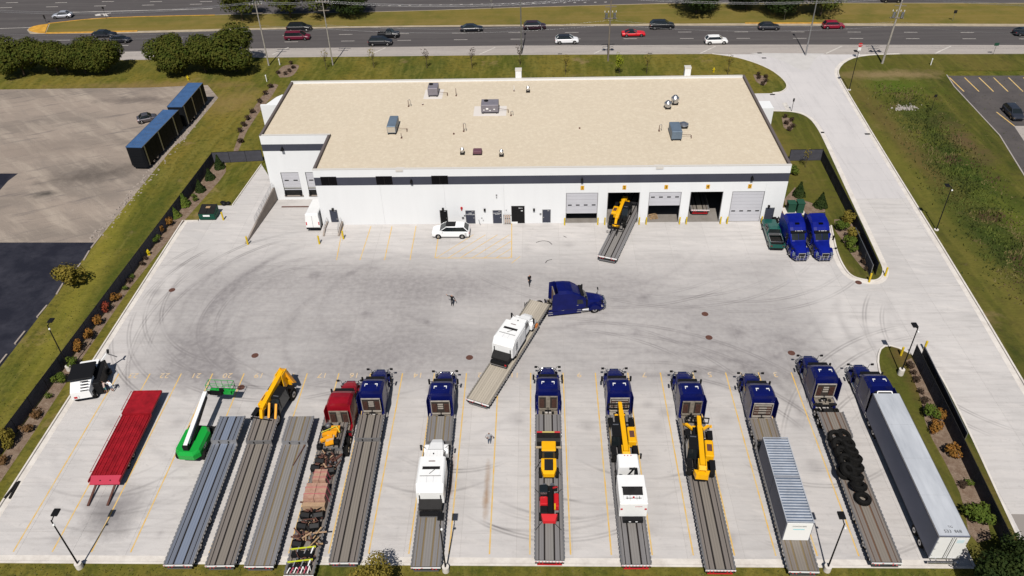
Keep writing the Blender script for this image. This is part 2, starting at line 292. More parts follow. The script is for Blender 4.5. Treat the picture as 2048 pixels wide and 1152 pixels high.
def text_mesh(s, size, m, depth=.004, rotz=0):
    cu = bpy.data.curves.new('lettering', 'FONT'); cu.body = s; cu.size = size; cu.align_x = 'CENTER'; cu.align_y = 'CENTER'; cu.extrude = depth; cu.space_line = .8
    cu.resolution_u = 2
    o = bpy.data.objects.new('lettering', cu); C.objects.link(o)
    dg = bpy.context.evaluated_depsgraph_get(); me = bpy.data.meshes.new_from_object(o.evaluated_get(dg)); C.objects.unlink(o); bpy.data.objects.remove(o)
    me.materials.clear(); me.materials.append(M[m] if isinstance(m, str) else m); return me
def sheet(name, poly, z, mt, zb=None, kind='structure', parent=None, label=None):
    bm = bmesh.new(); vs = [bm.verts.new((x, y, z)) for x, y in poly]
    f = bm.faces.new(vs); f.normal_update()
    if f.normal.z < 0: bmesh.ops.reverse_faces(bm, faces=[f])
    if zb is not None:
        n = len(vs); lo = [bm.verts.new((x, y, zb)) for x, y in poly]
        for i in range(n): bm.faces.new((vs[i], lo[i], lo[(i+1) % n], vs[(i+1) % n]))
    bmesh.ops.triangulate(bm, faces=[g for g in bm.faces if len(g.verts) > 4])
    me = bpy.data.meshes.new(name); bm.to_mesh(me); bm.free(); me.materials.append(M[mt] if isinstance(mt, str) else mt)
    return link(name, me, parent, kind=kind, label=label)
def ribbon(name, pts, wd, z0, z1, mt, kind='structure', parent=None, off=0, label=None):
    """kerb or painted line along a polyline; z0 None = flat sheet at z1"""
    n = len(pts); L = []; Rr = []
    for i in range(n):
        a = Vector(pts[max(i-1, 0)]); b = Vector(pts[min(i+1, n-1)]); d = (b-a).normalized(); nn = Vector((-d.y, d.x)); p = Vector(pts[i])
        L.append(p+nn*(off+wd/2)); Rr.append(p+nn*(off-wd/2))
    mb = MB()
    if z0 is None:
        vs = []; fs = []
        for i in range(n): vs += [(L[i].x, L[i].y, z1), (Rr[i].x, Rr[i].y, z1)]
        for i in range(n-1): fs.append((2*i, 2*i+1, 2*i+3, 2*i+2))
        mb.add(vs, fs, mt)
    else:
        mb.loft([[(L[i].x, L[i].y, z0), (Rr[i].x, Rr[i].y, z0), (Rr[i].x, Rr[i].y, z1), (L[i].x, L[i].y, z1)] for i in range(n)], mt)
    return mb.build(name, parent, kind=kind, label=label)
def smooth_poly(pts, k=2):
    """Chaikin corner cutting of an open polyline"""
    for _ in range(k):
        q = [pts[0]]
        for a, b in zip(pts, pts[1:]):
            q += [(a[0]*.75+b[0]*.25, a[1]*.75+b[1]*.25), (a[0]*.25+b[0]*.75, a[1]*.25+b[1]*.75)]
        pts = q+[pts[-1]]
    return pts
def clip_rect(poly, x0, x1, y0, y1):
    def cl(P, ins, cut):
        out = []
        for i in range(len(P)):
            a, b = P[i-1], P[i]
            if ins(b):
                if not ins(a): out.append(cut(a, b))
                out.append(b)
            elif ins(a): out.append(cut(a, b))
        return out
    def cx(x): return lambda a, b: (x, a[1]+(b[1]-a[1])*(x-a[0])/(b[0]-a[0]))
    def cy(y): return lambda a, b: (a[0]+(b[0]-a[0])*(y-a[1])/(b[1]-a[1]), y)
    for ins, cut in ((lambda p: p[0] >= x0, cx(x0)), (lambda p: p[0] <= x1, cx(x1)), (lambda p: p[1] >= y0, cy(y0)), (lambda p: p[1] <= y1, cy(y1))):
        if not poly: return []
        poly = cl(poly, ins, cut)
    return poly
# ================================================================== GROUND
PIT = (-41.0, -31.12, 91.6, 107.0)
# base ground with an opening for the loading dock pit
mb = MB()
x0, x1, y0, y1 = PIT
for (a, b, c, d) in ((-700, x0, -200, 900), (x1, 700, -200, 900), (x0, x1, -200, y0), (x0, x1, y1, 900)):
    mb.add([(a, c, -.06), (b, c, -.06), (b, d, -.06), (a, d, -.06)], [(0, 1, 2, 3)], 'grass')
mb.build('ground', kind='structure')
# ---- outlines of the yard and access road
KX = -52.3
sEdge = 40.75
isl = smooth_poly([(38.1, 40.6), (38.1, 60), (38.2, 66.5), (40.5, 70.5), G(1848, 722), G(1866, 732), G(1883, 755), G(1938, 864), G(2000, 1000), G(2048, 1104), G(2110, 1230)], 2)
rk = [G(2140, 925), G(2048, 768), G(1936, 578), G(1758, 290), G(1690, 176), G(1676, 150), G(1677, 138), G(1690, 124), G(1712, 115), G(1745, 110.5), G(1800, 109)]
rk = smooth_poly(rk, 1)
isN = smooth_poly([G(1424, 108.5), G(1480, 116), G(1536, 136), G(1566, 158), G(1576, 174), G(1564, 185), G(1545, 186.5)], 2)
isE = smooth_poly([G(1541, 223), G(1590, 224), G(1618, 235), G(1636, 258), G(1651, 288), G(1700, 395), G(1761, 524), G(1768, 545), G(1757, 562), G(1733, 562), G(1702, 554), G(1686, 533), G(1674, 506), G(1668, 480), G(1662, 452)], 2)
sh_bot = [G(-420, 150), G(0, 130), G(240, 121), G(512, 116), G(1024, 110.5), G(1424, 108.5), G(1800, 109), G(2047, 108.5), G(2500, 110)]
yard = [(KX, sEdge), (38.1, sEdge)] + [p for p in isl if p[1] > sEdge] + [(61, 39)] + [(rk[0][0], 39)] + rk + [G(1600, 108.7)] + isN + [(34.95, G(1545, 186.5)[1]), (34.95, G(1541, 223)[1])] + isE + [(34.95, G(1662, 452)[1]), (34.95, 96.5), (-31.12, 96.5), (-31.12, 91.6), (-41.0, 91.6), (-41.0, 107.0), (-42.2, 109.5), (-45.2, 114.6), G(465, 411), G(408, 411), G(397, 442), (KX, G(367, 442)[1])]
isl_grass = [p for p in isl if p[1] > 40.6]
# ---- worn tyre marks on the yard: value 0..1 at a point
rs = random.Random(3)
ARCS = []
def arc(cx, cy, r, a0, a1, s, wd=.45): ARCS.append((cx, cy, r, radians(a0), radians(a1), s, wd))
for k in range(16): arc(-22+rs.uniform(-6, 6), 75+rs.uniform(-4, 4), rs.uniform(9, 24), rs.uniform(60, 140), rs.uniform(200, 330), rs.uniform(.18, .4), rs.uniform(.3, .7))
for k in range(12): arc(17+rs.uniform(-6, 6), 57+rs.uniform(-4, 5), rs.uniform(8, 18), rs.uniform(-20, 40), rs.uniform(70, 130), rs.uniform(.15, .4), .4)
for k in range(10): arc(8+rs.uniform(-12, 12), 92+rs.uniform(-3, 5), rs.uniform(12, 26), rs.uniform(190, 230), rs.uniform(280, 345), rs.uniform(.15, .35), .5)
for k in range(9): arc(52+rs.uniform(-4, 4), 74+rs.uniform(-4, 4), rs.uniform(8, 20), rs.uniform(140, 180), rs.uniform(240, 285), rs.uniform(.2, .4), .4)
for k in range(26):
    arc(rs.uniform(-20, 34), rs.uniform(60, 75), rs.uniform(10, 20), rs.uniform(240, 262), rs.uniform(275, 300), rs.uniform(.12, .3), .35)
for k in range(10): arc(-42+rs.uniform(-3, 3), 54+rs.uniform(-3, 6), rs.uniform(5, 14), rs.uniform(180, 240), rs.uniform(280, 350), rs.uniform(.12, .3), .35)
for dx in (0, 1.9):
    arc(7.5, 45, 27+dx, 50, 100, .38, .4); arc(13, 48, 17+dx, 30, 95, .42, .4); arc(-36, 83, 12+dx, 150, 300, .35, .5); arc(48, 50, 22+dx, 95, 160, .3, .4)
import colorsys
def vnoise(x, y):
    xi, yi = math.floor(x), math.floor(y); fx, fy = x-xi, y-yi
    def h(a, b): return (math.sin(a*127.1+b*311.7)*43758.5453) % 1
    fx = fx*fx*(3-2*fx); fy = fy*fy*(3-2*fy)
    return (h(xi, yi)*(1-fx)+h(xi+1, yi)*fx)*(1-fy)+(h(xi, yi+1)*(1-fx)+h(xi+1, yi+1)*fx)*fy
SPOTS = [(rs.uniform(-50, 36), rs.uniform(42, 92), rs.uniform(.3, .9), rs.uniform(.2, .5)) for k in range(46)]+[(stall_c*3.6576*2-46, 58+rs.uniform(-1, 1), .8, .35) for stall_c in range(12)]
def grime(x, y):
    v = 0
    # broad traffic film over the turning area
    d = min((x+49)/6, (36-x)/6, (y-61)/3.5, (90-y)/7)
    v += max(0, min(1, d))*.48*(0.6+.8*vnoise(x*.1, y*.16))
    ex = abs(sqrt(((x+30)/17)**2+((y-76)/10)**2)-1)
    v += max(0, .16*(1-ex*1.1))*(.75+.5*vnoise(x*.14+5, y*.14)) *max(0, min(1, (-8-x)/9))
    e2 = sqrt(((x+40.5)/4.2)**2+((y-47)/3.8)**2)
    v += max(0, .5*(1-e2))*(.6+.8*vnoise(x*.8, y*.8))
    for sx_, sy_, sr_, ss_ in SPOTS:
        d2 = (x-sx_)**2+(y-sy_)**2
        if d2 < sr_*sr_*4: v += ss_*math.exp(-d2/(sr_*sr_))
    if 41 < y < 62 and -30 < x < 36: v += .12*vnoise(x*.7, y*.15)
    if x > 40: v *= .6
    for cx, cy, r, a0, a1, s, wd in ARCS:
        dd = abs(math.hypot(x-cx, y-cy)-r)
        if dd < wd*1.4:
            a = atan2(y-cy, x-cx) % (2*pi); k = 0
            for lo in (a0, a0+2*pi, a0-2*pi):
                hi = lo+(a1-a0)
                if lo <= a <= hi: k = min(1, (a-lo)*6, (hi-a)*6)
            if k > 0: v += .45*s*k*(1-dd/wd/1.4)*(.5+.7*vnoise(x*.35+cx, y*.35))
    return min(v, .85)
# ---- yard cut into slabs: each slab a part, joints open between them
bed = sheet('concrete_yard', yard, -.012, 'joint')
CW, CD = 5.1, 5.3
nsl = 0
gy = 38.7; 
def slab_mesh(P):
    bm = bmesh.new()
    f = bm.faces.new([bm.verts.new((x, y, 0)) for x, y in P]); f.normal_update()
    if f.normal.z < 0: bmesh.ops.reverse_faces(bm, faces=[f])
    bmesh.ops.triangulate(bm, faces=list(bm.faces))
    xs = [p[0] for p in P]; ys = [p[1] for p in P]
    st = .34
    a = math.ceil(min(xs)/st)*st
    while a < max(xs):
        bmesh.ops.bisect_plane(bm, geom=bm.verts[:]+bm.edges[:]+bm.faces[:], plane_co=(a, 0, 0), plane_no=(1, 0, 0)); a += st
    a = math.ceil(min(ys)/st)*st
    while a < max(ys):
        bmesh.ops.bisect_plane(bm, geom=bm.verts[:]+bm.edges[:]+bm.faces[:], plane_co=(0, a, 0), plane_no=(0, 1, 0)); a += st
    me = bpy.data.meshes.new('slab'); bm.to_mesh(me); bm.free(); return me
def area(P): return .5*abs(sum(P[i-1][0]*P[i][1]-P[i][0]*P[i-1][1] for i in range(len(P))))
me_yard = []
ix = -53.0
while ix < 70:
    iy = gy
    while iy < 166:
        big = (ix > 41 or iy > 97)
        P = clip_rect(yard, ix+.007, ix+CW-.007, iy+.007, iy+CD-.007)
        if len(P) >= 3 and area(P) > .25:
            me = slab_mesh(P)
            at = me.attributes.new('grime', 'FLOAT', 'POINT')
            far = iy > 97
            at.data.foreach_set('value', [grime(v.co.x, v.co.y) if not far else 0.0 for v in me.vertices])
            me.materials.append(M['concrete_road'] if (iy > 97 and ix > 30) else M['concrete'])
            link('slab', me, bed); nsl += 1
        iy += CD
    ix += CW
# ---- dock pit: sloped floor, retaining walls
ZP = -2.1
mb = MB(); mb.add([(x0, y0, 0), (x1, y0, 0), (x1, y1, ZP), (x0, y1, ZP)], [(0, 1, 2, 3)], 'concrete'); mb.build('dock_ramp', kind='structure')
mb = MB(); mb.add([(x1, y0, 0), (x1, y1, 0), (x1, y1, ZP-.1), (x1, y0, -.1)], [(0, 1, 2, 3)], 'ret_wall')
mb.build('pit_wall', kind='structure')
rw = thing('retaining_wall', 'grey concrete retaining wall with steel guard rail beside the loading dock', 'wall', (-41.0, 91.6, 0))
mb = MB(); mb.loft([[(-.25, 0, -.1), (0, 0, -.1), (0, 0, .16), (-.25, 0, .16)], [(-.25, 15.35, ZP-.05), (0, 15.35, ZP-.05), (0, 15.35, .16), (-.25, 15.35, .16)]], 'ret_wall'); mb.build('wall_panel', rw)
mb = MB()
for k in range(9): mb.cyl((-.12, 5.0+k*1.25, .16), (-.12, 5.0+k*1.25, 1.2), .03, 'alu', seg=5)
for z in (.5, .85, 1.2): mb.cyl((-.12, 5.0, z), (-.12, 15.0, z), .03, 'alu', seg=5)
mb.build('guard_rail', rw)
# ---- lawns (raised above paving, kerbs round them)
GT = .10
westK = [(KX-.02, 25), (KX-.02, G(367, 442)[1]+.02), G(397, 441.6), G(408, 410.6), G(465, 410.6), (-45.3, 114.8), (-44.6, 116.5), (-41.5, 116.5), (-41.5, 127.1), (34.85, 127.1), (34.85, G(1545, 186.5)[1])]
lawn = westK + isN[::-1][1:] + sh_bot[4::-1] + [G(-420, 205), G(-420, 182), G(0, 179), G(300, 175), G(415, 170), G(437, 196), G(368, 280), G(350, 292), G(195, 482), G(122, 578), G(0, 737), G(-80, 850), (-95, 25)]
sheet('lawn_west', lawn, GT, 'grass', -.05)
sheet('lawn_island', isE+[(34.95, G(1662, 452)[1]), (34.95, G(1541, 223)[1])], GT, 'grass_east', -.05)
sheet('lawn_planter', isl_grass+[(62, 20), (38.1, 20)], GT, 'grass_east', -.05)
sheet('lawn_south', [(-95, 25), (-52.3, 25), (-52.3, sEdge-.16), (38.1, sEdge-.16), (38.1, 20), (-95, 20)], GT, 'grass', -.05)
lot_e = [G(1890, 143), G(2500, 143), G(2600, 600), G(2048, 350), G(1999, 271), G(1908, 172)]
eastL = rk[::-1] + [(rk[0][0]+2, 20), (180, 20), G(2500, 150), G(2500, 112), G(2047, 108.5)]
eastL = rk + [G(2047, 108.5), G(2500, 110), G(2500, 140), G(1885, 142), G(1893, 152), G(1908, 174), G(1999, 272), G(2048, 352), G(2400, 900), (rk[0][0]+4, 25), (rk[0][0], 25)]
sheet('lawn_east', eastL, GT, 'grass_east', -.05)
# darker ditch and bright swale in the east lawn
0 and sheet('drainage_ditch', smooth_poly(GP([(1758, 158), (1822, 163), (1850, 205), (1900, 270), (1960, 340), (2060, 480), (2160, 700), (2080, 640), (1990, 520), (1930, 430), (1880, 330), (1832, 250), (1780, 210), (1758, 158)]), 2)[:-1], GT+.004, 'ditch')
# kerbs
KB = .15
def kerb(pts, name='kerb', off=0, wd=.18, h=KB, m='kerb'): return ribbon(name, pts, wd, -.05, h, m, off=off)
kerb([(KX, sEdge), (KX, G(367, 442)[1]), G(396.5, 442)]); kerb([(KX, sEdge-.08), (38.1, sEdge-.08)], wd=.22)
kerb(isl, wd=.2); kerb(rk, wd=.2); kerb(isN, wd=.2); kerb(isE, wd=.2)
kerb([G(465, 411), (-45.2, 114.6)], wd=.14)
# gutter strips: lighter flat band inside the kerb
for nm, pts, o in (('gutter', [(KX, sEdge), (KX, G(367, 442)[1])], -.42), ('gutter', [(KX, sEdge), (38.1, sEdge)], .42), ('gutter', rk, .42), ('gutter', isE, .42)):
    ribbon(nm, pts, .6, None, .004, 'kerb', off=o)
# mulch beds
zb = GT+.004
fenceW = [G(430, 327), G(247, 576), G(37, 864), G(-130, 1110)]
sheet('mulch_bed', [(p[0]+.05, p[1]) for p in fenceW]+[G(-90, 1100), G(70, 864), G(160, 725), G(262, 576), G(365, 447), G(440, 362), G(452, 345), G(452, 328)], zb, 'mulch')
sheet('mulch_bed', smooth_poly(GP([(548, 168), (560, 172), (500, 250), (478, 300), (470, 320), (462, 318), (486, 248), (522, 196)]), 1), zb, 'mulch')
sheet('mulch_bed', smooth_poly(GP([(553, 146), (566, 131), (600, 129), (596, 140), (584, 155), (560, 156)]), 2), zb, 'mulch')
sheet('mulch_bed', smooth_poly(GP([(1506, 150), (1532, 153), (1535, 166), (1526, 174), (1512, 164)]), 1), zb, 'mulch')
sheet('mulch_bed', smooth_poly(GP([(1563, 236), (1580, 236), (1588, 255), (1580, 265), (1567, 256)]), 1), zb, 'mulch')
sheet('mulch_bed', smooth_poly(GP([(1668, 440), (1702, 440), (1722, 490), (1742, 545), (1729, 543), (1702, 510), (1690, 490), (1670, 462)]), 1), zb, 'mulch')
sheet('mulch_bed', smooth_poly(GP([(1812, 722), (1826, 716), (1896, 862), (1996, 1076), (1940, 1090), (1925, 1000), (1900, 945), (1852, 858), (1842, 800), (1820, 745)]), 1), zb, 'mulch')
sheet('mulch_bed', GP([(1568, 400), (1590, 375), (1600, 400), (1650, 415), (1650, 425), (1600, 430), (1575, 436)]), zb, 'mulch')
sheet('mulch_bed', GP([(1566, 392), (1568, 436), (1558, 440), (1559, 400)]), zb+.003, 'brown')
# ---- worn lot to the west with sealed asphalt
sheet('worn_lot', [G(-420, 181), G(0, 178), G(300, 174), G(415, 169), G(438, 196), G(368, 281), G(350, 293), G(195, 483), G(122, 579), G(0, 738), G(-80, 851), (-180, 40)], 0.0, 'gravel')
sheet('asphalt_patch', [G(-300, 485), G(198, 485), G(120, 582), G(0, 739), G(-80, 852), (-150, 45)], .004, 'black_asphalt')
sheet('asphalt_patch', [G(-200, 347), G(36, 347), G(16, 362), G(0, 380), G(-200, 560)], .008, 'black_asphalt')
# ---- road
def ext(pts): return pts
sb = [(-420, 150), (0, 130), (240, 121), (512, 116), (1024, 110.5), (1424, 108.5), (1800, 109), (2047, 108.5), (2500, 110)]
ab = [(-420, 130), (0, 111), (240, 103.5), (512, 97), (1024, 91), (1536, 89), (2047, 90), (2500, 92)]
at_ = [(-420, 82), (60, 68), (240, 66.5), (390, 63.5), (512, 59.5), (762, 54.5), (1024, 52.5), (1280, 51.6), (1536, 51), (2047, 53), (2500, 56)]
mbm = [(92, 66.5), (160, 65), (275, 62), (390, 59), (512, 55.8), (762, 51.5), (1024, 49.3), (1280, 47.6), (1536, 46.2), (2047, 47.6), (2500, 50)]
mtp = [(100, 48), (190, 37.8), (300, 34), (512, 29), (700, 26), (860, 22), (1024, 16.3), (1200, 11.5), (1330, 8), (1536, 6.6), (1750, 7.3), (2047, 7.5), (2500, 9)]
mtg = [(x, y-1.6) for x, y in mtp]
z0 = -.004
sheet('road_shoulder', GP(sb)+GP(ab)[::-1], -.006, 'shoulder')
sheet('road', GP(ab)+GP(at_)[::-1], -.002, 'asphalt')
far = [(-420, -60), (2700, -80)]
sheet('road', GP([(-420, 82), (60, 68), (54, 60), (60, 54), (100, 47), (190, 36.5), (300, 33), (512, 27.5), (700, 24.5), (860, 20.5), (1024, 14.8), (1200, 10), (1330, 6.5), (1536, 5), (1750, 5.7), (2047, 6), (2500, 8), (2700, -70), (-420, -75)]), -.004, 'asphalt')
sheet('median_gutter', GP([(60, 67.9), (54, 60), (60, 54), (100, 46.6), (190, 36.2), (300, 32.6), (512, 27.4), (700, 24.4), (860, 20.4), (1024, 14.7), (1200, 9.9), (1330, 6.4), (1536, 5), (1750, 5.7), (2047, 5.9), (2500, 7.8)])+GP(at_)[:1:-1], .002, mat('tan_gutter', (.42, .35, .25), .9, n=.3, ns=.5))
sheet('median', smooth_poly(GP(mbm), 1)+smooth_poly(GP(mtp), 1)[::-1], GT, 'median', -.05)
sheet('painted_nose', smooth_poly(GP([(97, 48.2), (70, 52), (57, 58), (58, 62), (75, 66), (90, 66.6)]), 1), GT+.03, 'orange_kerb', -.05)
kerb(smooth_poly(GP([(97, 47.8), (190, 37.4), (300, 33.6), (430, 31)]), 1), 'painted_kerb', m='orange_kerb', wd=.3)
kerb(smooth_poly(GP([(92, 66.8), (160, 65.4), (275, 62.6)]), 1), 'painted_kerb', m='orange_kerb', wd=.5)
kerb(GP([(1490, 46.8), (1645, 46.6)]), 'painted_kerb', m='orange_kerb', wd=.4)
kerb(GP(sb)[:6], m='shoulder'); kerb(GP(sb)[6:], m='shoulder')
# ---- concrete triangle at the entrance
sheet('entrance_apron', smooth_poly(GP([(1500, 106), (1560, 118), (1600, 140), (1612, 141.5), (1620, 136), (1632, 114), (1650, 107)]), 1), .004, mat('pale_concrete', (.52, .50, .48), .9, n=.1, ns=.5, coords='Object'))
# ---- road paint
def dash(a, b, wd=.16, z=.003, m='white_paint', n='road_line'): ribbon(n, [G(*a), G(*b)], wd, None, z, m)
for x in list(range(-10, 2100, 113)):                # near carriageway lane dashes, two rows
    def yl(x, t):
        def ip(P):
            for (a, b), (c, d) in zip(P, P[1:]):
                if a <= x <= c: return b+(d-b)*(x-a)/(c-a)
            return P[-1][1]
        return ip(at_)*(1-t)+ip(ab)*t
    for t, o in ((.33, 0), (.67, 4)):
        a = x+o+10
        dash((a, yl(a, t)), (a+27, yl(a+27, t)))
for x in (650-105, 740, 958, 1188, 1400, 1652, 1870):
    dash((x, 107 if x > 1100 else 109), (x+32, 92 if x > 1100 else 95), .3)
for k in range(22): dash((776+k*20.6, 11.2-k*.34+.02*abs(k-11)), (781+k*20.6, 11.1-k*.34), .3)
for x in (12, 110, 204, 300, 400, 500): dash((x, 5.5 if x < 120 else 3.2), (x+24, 5 if x < 120 else 2.9), .2)
for x in (0, 92, 188, 284, 380, 900, 1080, 1260, 1440): dash((x, 15.5-x*.018), (x+24, 14.9-x*.018), .2)
dash((142, 24.5), (425, 17.2), .25); dash((60, 55), (0, 57), .2)
mb = MB(); ax = [(190, 30), (205, 26.5), (222, 25.5), (222, 27), (206, 29), (198, 31)]
for P in ([(189, 29.5), (200, 27), (202, 31), (192, 32)], [(200, 27.6), (222, 25.4), (222, 26.4), (204, 28.9)], [(206, 28.6), (212, 27.6), (217, 32), (208, 32)]):
    mb.add([(*G(*p), .006) for p in P], [tuple(range(len(P)))], 'white_paint')
mb.build('road_arrow', kind='structure')
# ---- yard paint: stall lines and stall numbers
X0, PI_ = 8.96262618-61.0, 3.6576
def stall_x(i):
    return G(1061.5, 746)[0]+(i-13)*PI_
for i in range(0, 22):
    if i in (4, 5, 6, 8, 16, 18, 20): ys = 50
    segs = [(41.3+.5, 65.3)]
    for a, b in segs:
        ribbon('stall_line', [(stall_x(i), a), (stall_x(i), b)], .14, None, .004, 'yellow_paint')
for i in range(0, 22):
    n = 23-i
    o = link('stall_number', text_mesh(str(n), 1.15, 'faded_paint', 0), None, (stall_x(i)+PI_/2, 65.0, .004), pi, kind='structure')
for a, b in (((686, 452), (673, 520)), ((742, 452), (720, 520)), ((784, 452), (769, 520)), ((832, 452), (820, 520)), ((876, 478), (870, 516)), ((1023.5, 446), (1023, 516)), ((870, 516), (1023, 516))):
    dash(a, b, .13, .004, 'yellow_paint', 'stall_line')
for k in range(8):
    a = 872+k*24; dash((a, 516-max(0, (k-6)*3)), (min(a+75, 1023), 516-(min(a+75, 1023)-a)*.62), .1, .0045, 'yellow_paint', 'hatch_line')
sheet('stop_bar', GP([(1564, 206), (1573, 205), (1583, 222), (1573, 222)]), .005, 'white_paint')
for a, b in (((1920, 155), (1929, 182)), ((1950, 155), (1963, 182)), ((1980, 155), (1993, 182)), ((2010, 155), (2026, 182)), ((2036, 155), (2056, 182)), ((1899, 154), (1927, 184)), ((1994, 224), (2030, 252))):
    pass
sheet('car_park', [G(1888, 151), G(1893, 151.5), G(2500, 150), G(2700, 900), G(2048, 352), G(1999, 272), G(1908, 174)], .0, 'tarmac')
for a in (1899, 1929, 1958, 1987, 2017, 2047): dash((a, 155), (a+29, 183), .22, .004, 'yellow_paint', 'stall_line')
dash((1993, 224), (2030, 253), .22, .004, 'yellow_paint', 'stall_line'); sheet('car_park_path', GP([(2028, 252), (2200, 252), (2200, 330), (2052, 288)]), .008, 'shoulder')
ribbon('kerb', [G(1893, 150.8), G(1908, 174), G(1999, 272), G(2048, 352), G(2200, 590)], .2, -.05, .15, 'shoulder')
sheet('sidewalk_end', GP([(2022, 1028), (2120, 1030), (2200, 1160), (2092, 1166)]), .006, mat('grey_patch', (.26, .235, .215), .9))
for pts in ([(1072, 485), (1085, 481), (1098, 483), (1104, 489)], [(1091, 526), (1094, 521), (1104, 519)], [(1127, 472), (1133, 475)], [(1245, 482), (1253, 480)]):
    ribbon('rubber_mark', smooth_poly(GP(pts), 2), .1, None, .005, 'dark')
# rocks and rubble edge by the lot
mb = MB(); rr = random.Random(5)
for k in range(420):
    t = rr.random(); P = GP([(435, 200), (368, 285), (290, 380), (205, 480)]); i = min(2, int(t*3)); u = t*3-i
    x = P[i][0]*(1-u)+P[i+1][0]*u-rr.random()*2.2; y = P[i][1]*(1-u)+P[i+1][1]*u+rr.uniform(-.5, .5)
    s = rr.uniform(.06, .22); mb.box(-s, s, -s*.7, s*.7, 0, s*.7, 'ret_wall', s*.3, s*.2, Matrix.Rotation(rr.random()*3, 3, 'Z'), (x, y, 0))
mb.build('rubble_edge', kind='stuff', label='broken pale stone rubble along the grass edge of the worn lot', cat='rubble')
mb = MB()
for k in range(150):
    x, y = G(rr.gauss(1812, 12), rr.gauss(217, 2.6)); s = rr.uniform(.06, .2)
    mb.box(-s, s, -s*.7, s*.7, 0, s*.8, 'shoulder', s*.3, s*.2, Matrix.Rotation(rr.random()*3, 3, 'Z'), (x, y, GT))
mb.build('riprap_stones', kind='stuff', label='pale riprap stones in the ditch of the east lawn', cat='stones')
# weeds in the ditch: many small blades
mb = MB()
gm = [mat('weed_'+str(i), c, .9) for i, c in enumerate(((.08, .10, .018), (.05, .062, .014), (.13, .11, .04), (.09, .06, .03)))]
PD = GP([(1790, 175), (1850, 250), (1905, 330), (1950, 400), (2010, 480), (2080, 590)])
for k in range(6500):
    t = rr.random()*5; i = int(t); u = t-i
    x = PD[i][0]*(1-u)+PD[i+1][0]*u+rr.gauss(0, 2.6); y = PD[i][1]*(1-u)+PD[i+1][1]*u+rr.gauss(0, 1.5)
    h = rr.uniform(.15, .55)*(1 if vnoise(x*.5, y*.5) > .4 else .5); a = rr.random()*6.28; s = rr.uniform(.06, .16)
    mb.add([(x-s*cos(a), y-s*sin(a), GT), (x+s*cos(a), y+s*sin(a), GT), (x+rr.uniform(-.2, .2), y+rr.uniform(-.2, .2), GT+h)], [(0, 1, 2)], gm[int(vnoise(x*.3+3, y*.3)*3.99)])
mb.build('ditch_weeds', kind='stuff', label='tall weeds growing along the drainage ditch', cat='weeds')
# tufts over the lawns near the camera
mb = MB()
for k in range(9000):
    r = rr.random()
    if r < .45: a = G(rr.uniform(-40, 420), rr.uniform(300, 1100)); q1_, q2_ = G(195, 483), G(0, 737); ok = a[0] < -55.5 and a[0] > q1_[0]+(a[1]-q1_[1])*(q2_[0]-q1_[0])/(q2_[1]-q1_[1])+.4
    elif r < .75: a = G(rr.uniform(1700, 2047), rr.uniform(130, 760)); ok = a[0] > G(1936, 578)[0] or a[1] > 110
    else: a = (rr.uniform(-52, 38), rr.uniform(38, 40.4)); ok = True
    if not ok: continue
    x, y = a; px = (x, y)
    if a[0] > 50 and a[0] < 62 and a[1] < 140: continue
    h = rr.uniform(.05, .16); b = rr.random()*6.28; s = rr.uniform(.04, .1)
    mb.add([(x-s*cos(b), y-s*sin(b), GT), (x+s*cos(b), y+s*sin(b), GT), (x+rr.uniform(-.08, .08), y+rr.uniform(-.08, .08), GT+h)], [(0, 1, 2)], gm[rr.choice((0, 1, 2, 2))])
mb.build('grass_tufts', kind='stuff', label='scattered grass tufts on the lawns', cat='grass')
# ================================================================== WAREHOUSE
BX0, BX1, WX0, BY1, WY, HT, RZ = -31.1, 34.75, -41.5, 127.05, 107.0, 9.05, 8.72
BY0 = YF = 96.35
bd = thing('warehouse', 'long white single storey truck depot with tan gravel roof and dark slate band', 'building', (0, 0, 0))
def wpan(x0_, x1_, z0_, z1_, y0_=None, y1_=None, m='wall', name='wall_panel'):
    y0_ = BY0 if y0_ is None else y0_; y1_ = y0_+.3 if y1_ is None else y1_
    return MB().box(x0_, x1_, y0_, y1_, z0_, z1_, m).build(name, bd)
BAYS = [(4.15, 8.65), (10.0, 14.5), (15.8, 20.3), (21.55, 26.1), (27.35, 31.85)]
ZB, ZD = 5.0, 0.0
ed = [BX0, -22.0, -13.0, -4.6, 4.15]
for a, b in zip(ed, ed[1:]): wpan(a+.006, b-.006, -.1, 6.55)
prev = None
for i, (a, b) in enumerate(BAYS):
    wpan(a, b, ZB, 6.55, name='lintel')
    nx = BAYS[i+1][0] if i < 4 else BX1
    wpan(b+.004, nx-.004, -.1, 6.55, name='pier')
wpan(BX0, BX1, 7.85, HT, name='parapet')
wpan(BX0, BX1, 6.55, 7.85, m='band', name='slate_band')
# side, rear and wing walls
def wall_y(x, ya, yb, z0_, z1_, m, name, t=.3): return MB().box(x, x+t, ya, yb, z0_, z1_, m).build(name, bd)
for (z0_, z1_, m, nm) in ((-.1, 6.55, 'wall', 'wall_panel'), (6.55, 7.85, 'band', 'slate_band'), (7.85, HT, 'wall', 'parapet')):
    wall_y(BX1-.3, BY0+.3, BY1, z0_, z1_, m, nm)
    wall_y(BX0, BY0+.3, WY, z0_ if z0_ > 0 else -2.3, z1_, m, nm)
    wall_y(WX0, WY+.3, BY1, z0_, z1_, m, nm)
    MB().box(WX0+.3, BX1-.3, BY1-.3, BY1, z0_, z1_, m).build(nm, bd)
MB().box(WX0, BX0, WY, WY+.3, 7.58, HT, 'wall').build('parapet', bd)
MB().box(WX0, BX0, WY, WY+.3, 6.45, 7.58, 'band').build('slate_band', bd)
DK = [(-39.6, -36.8), (-35.75, -32.9)]
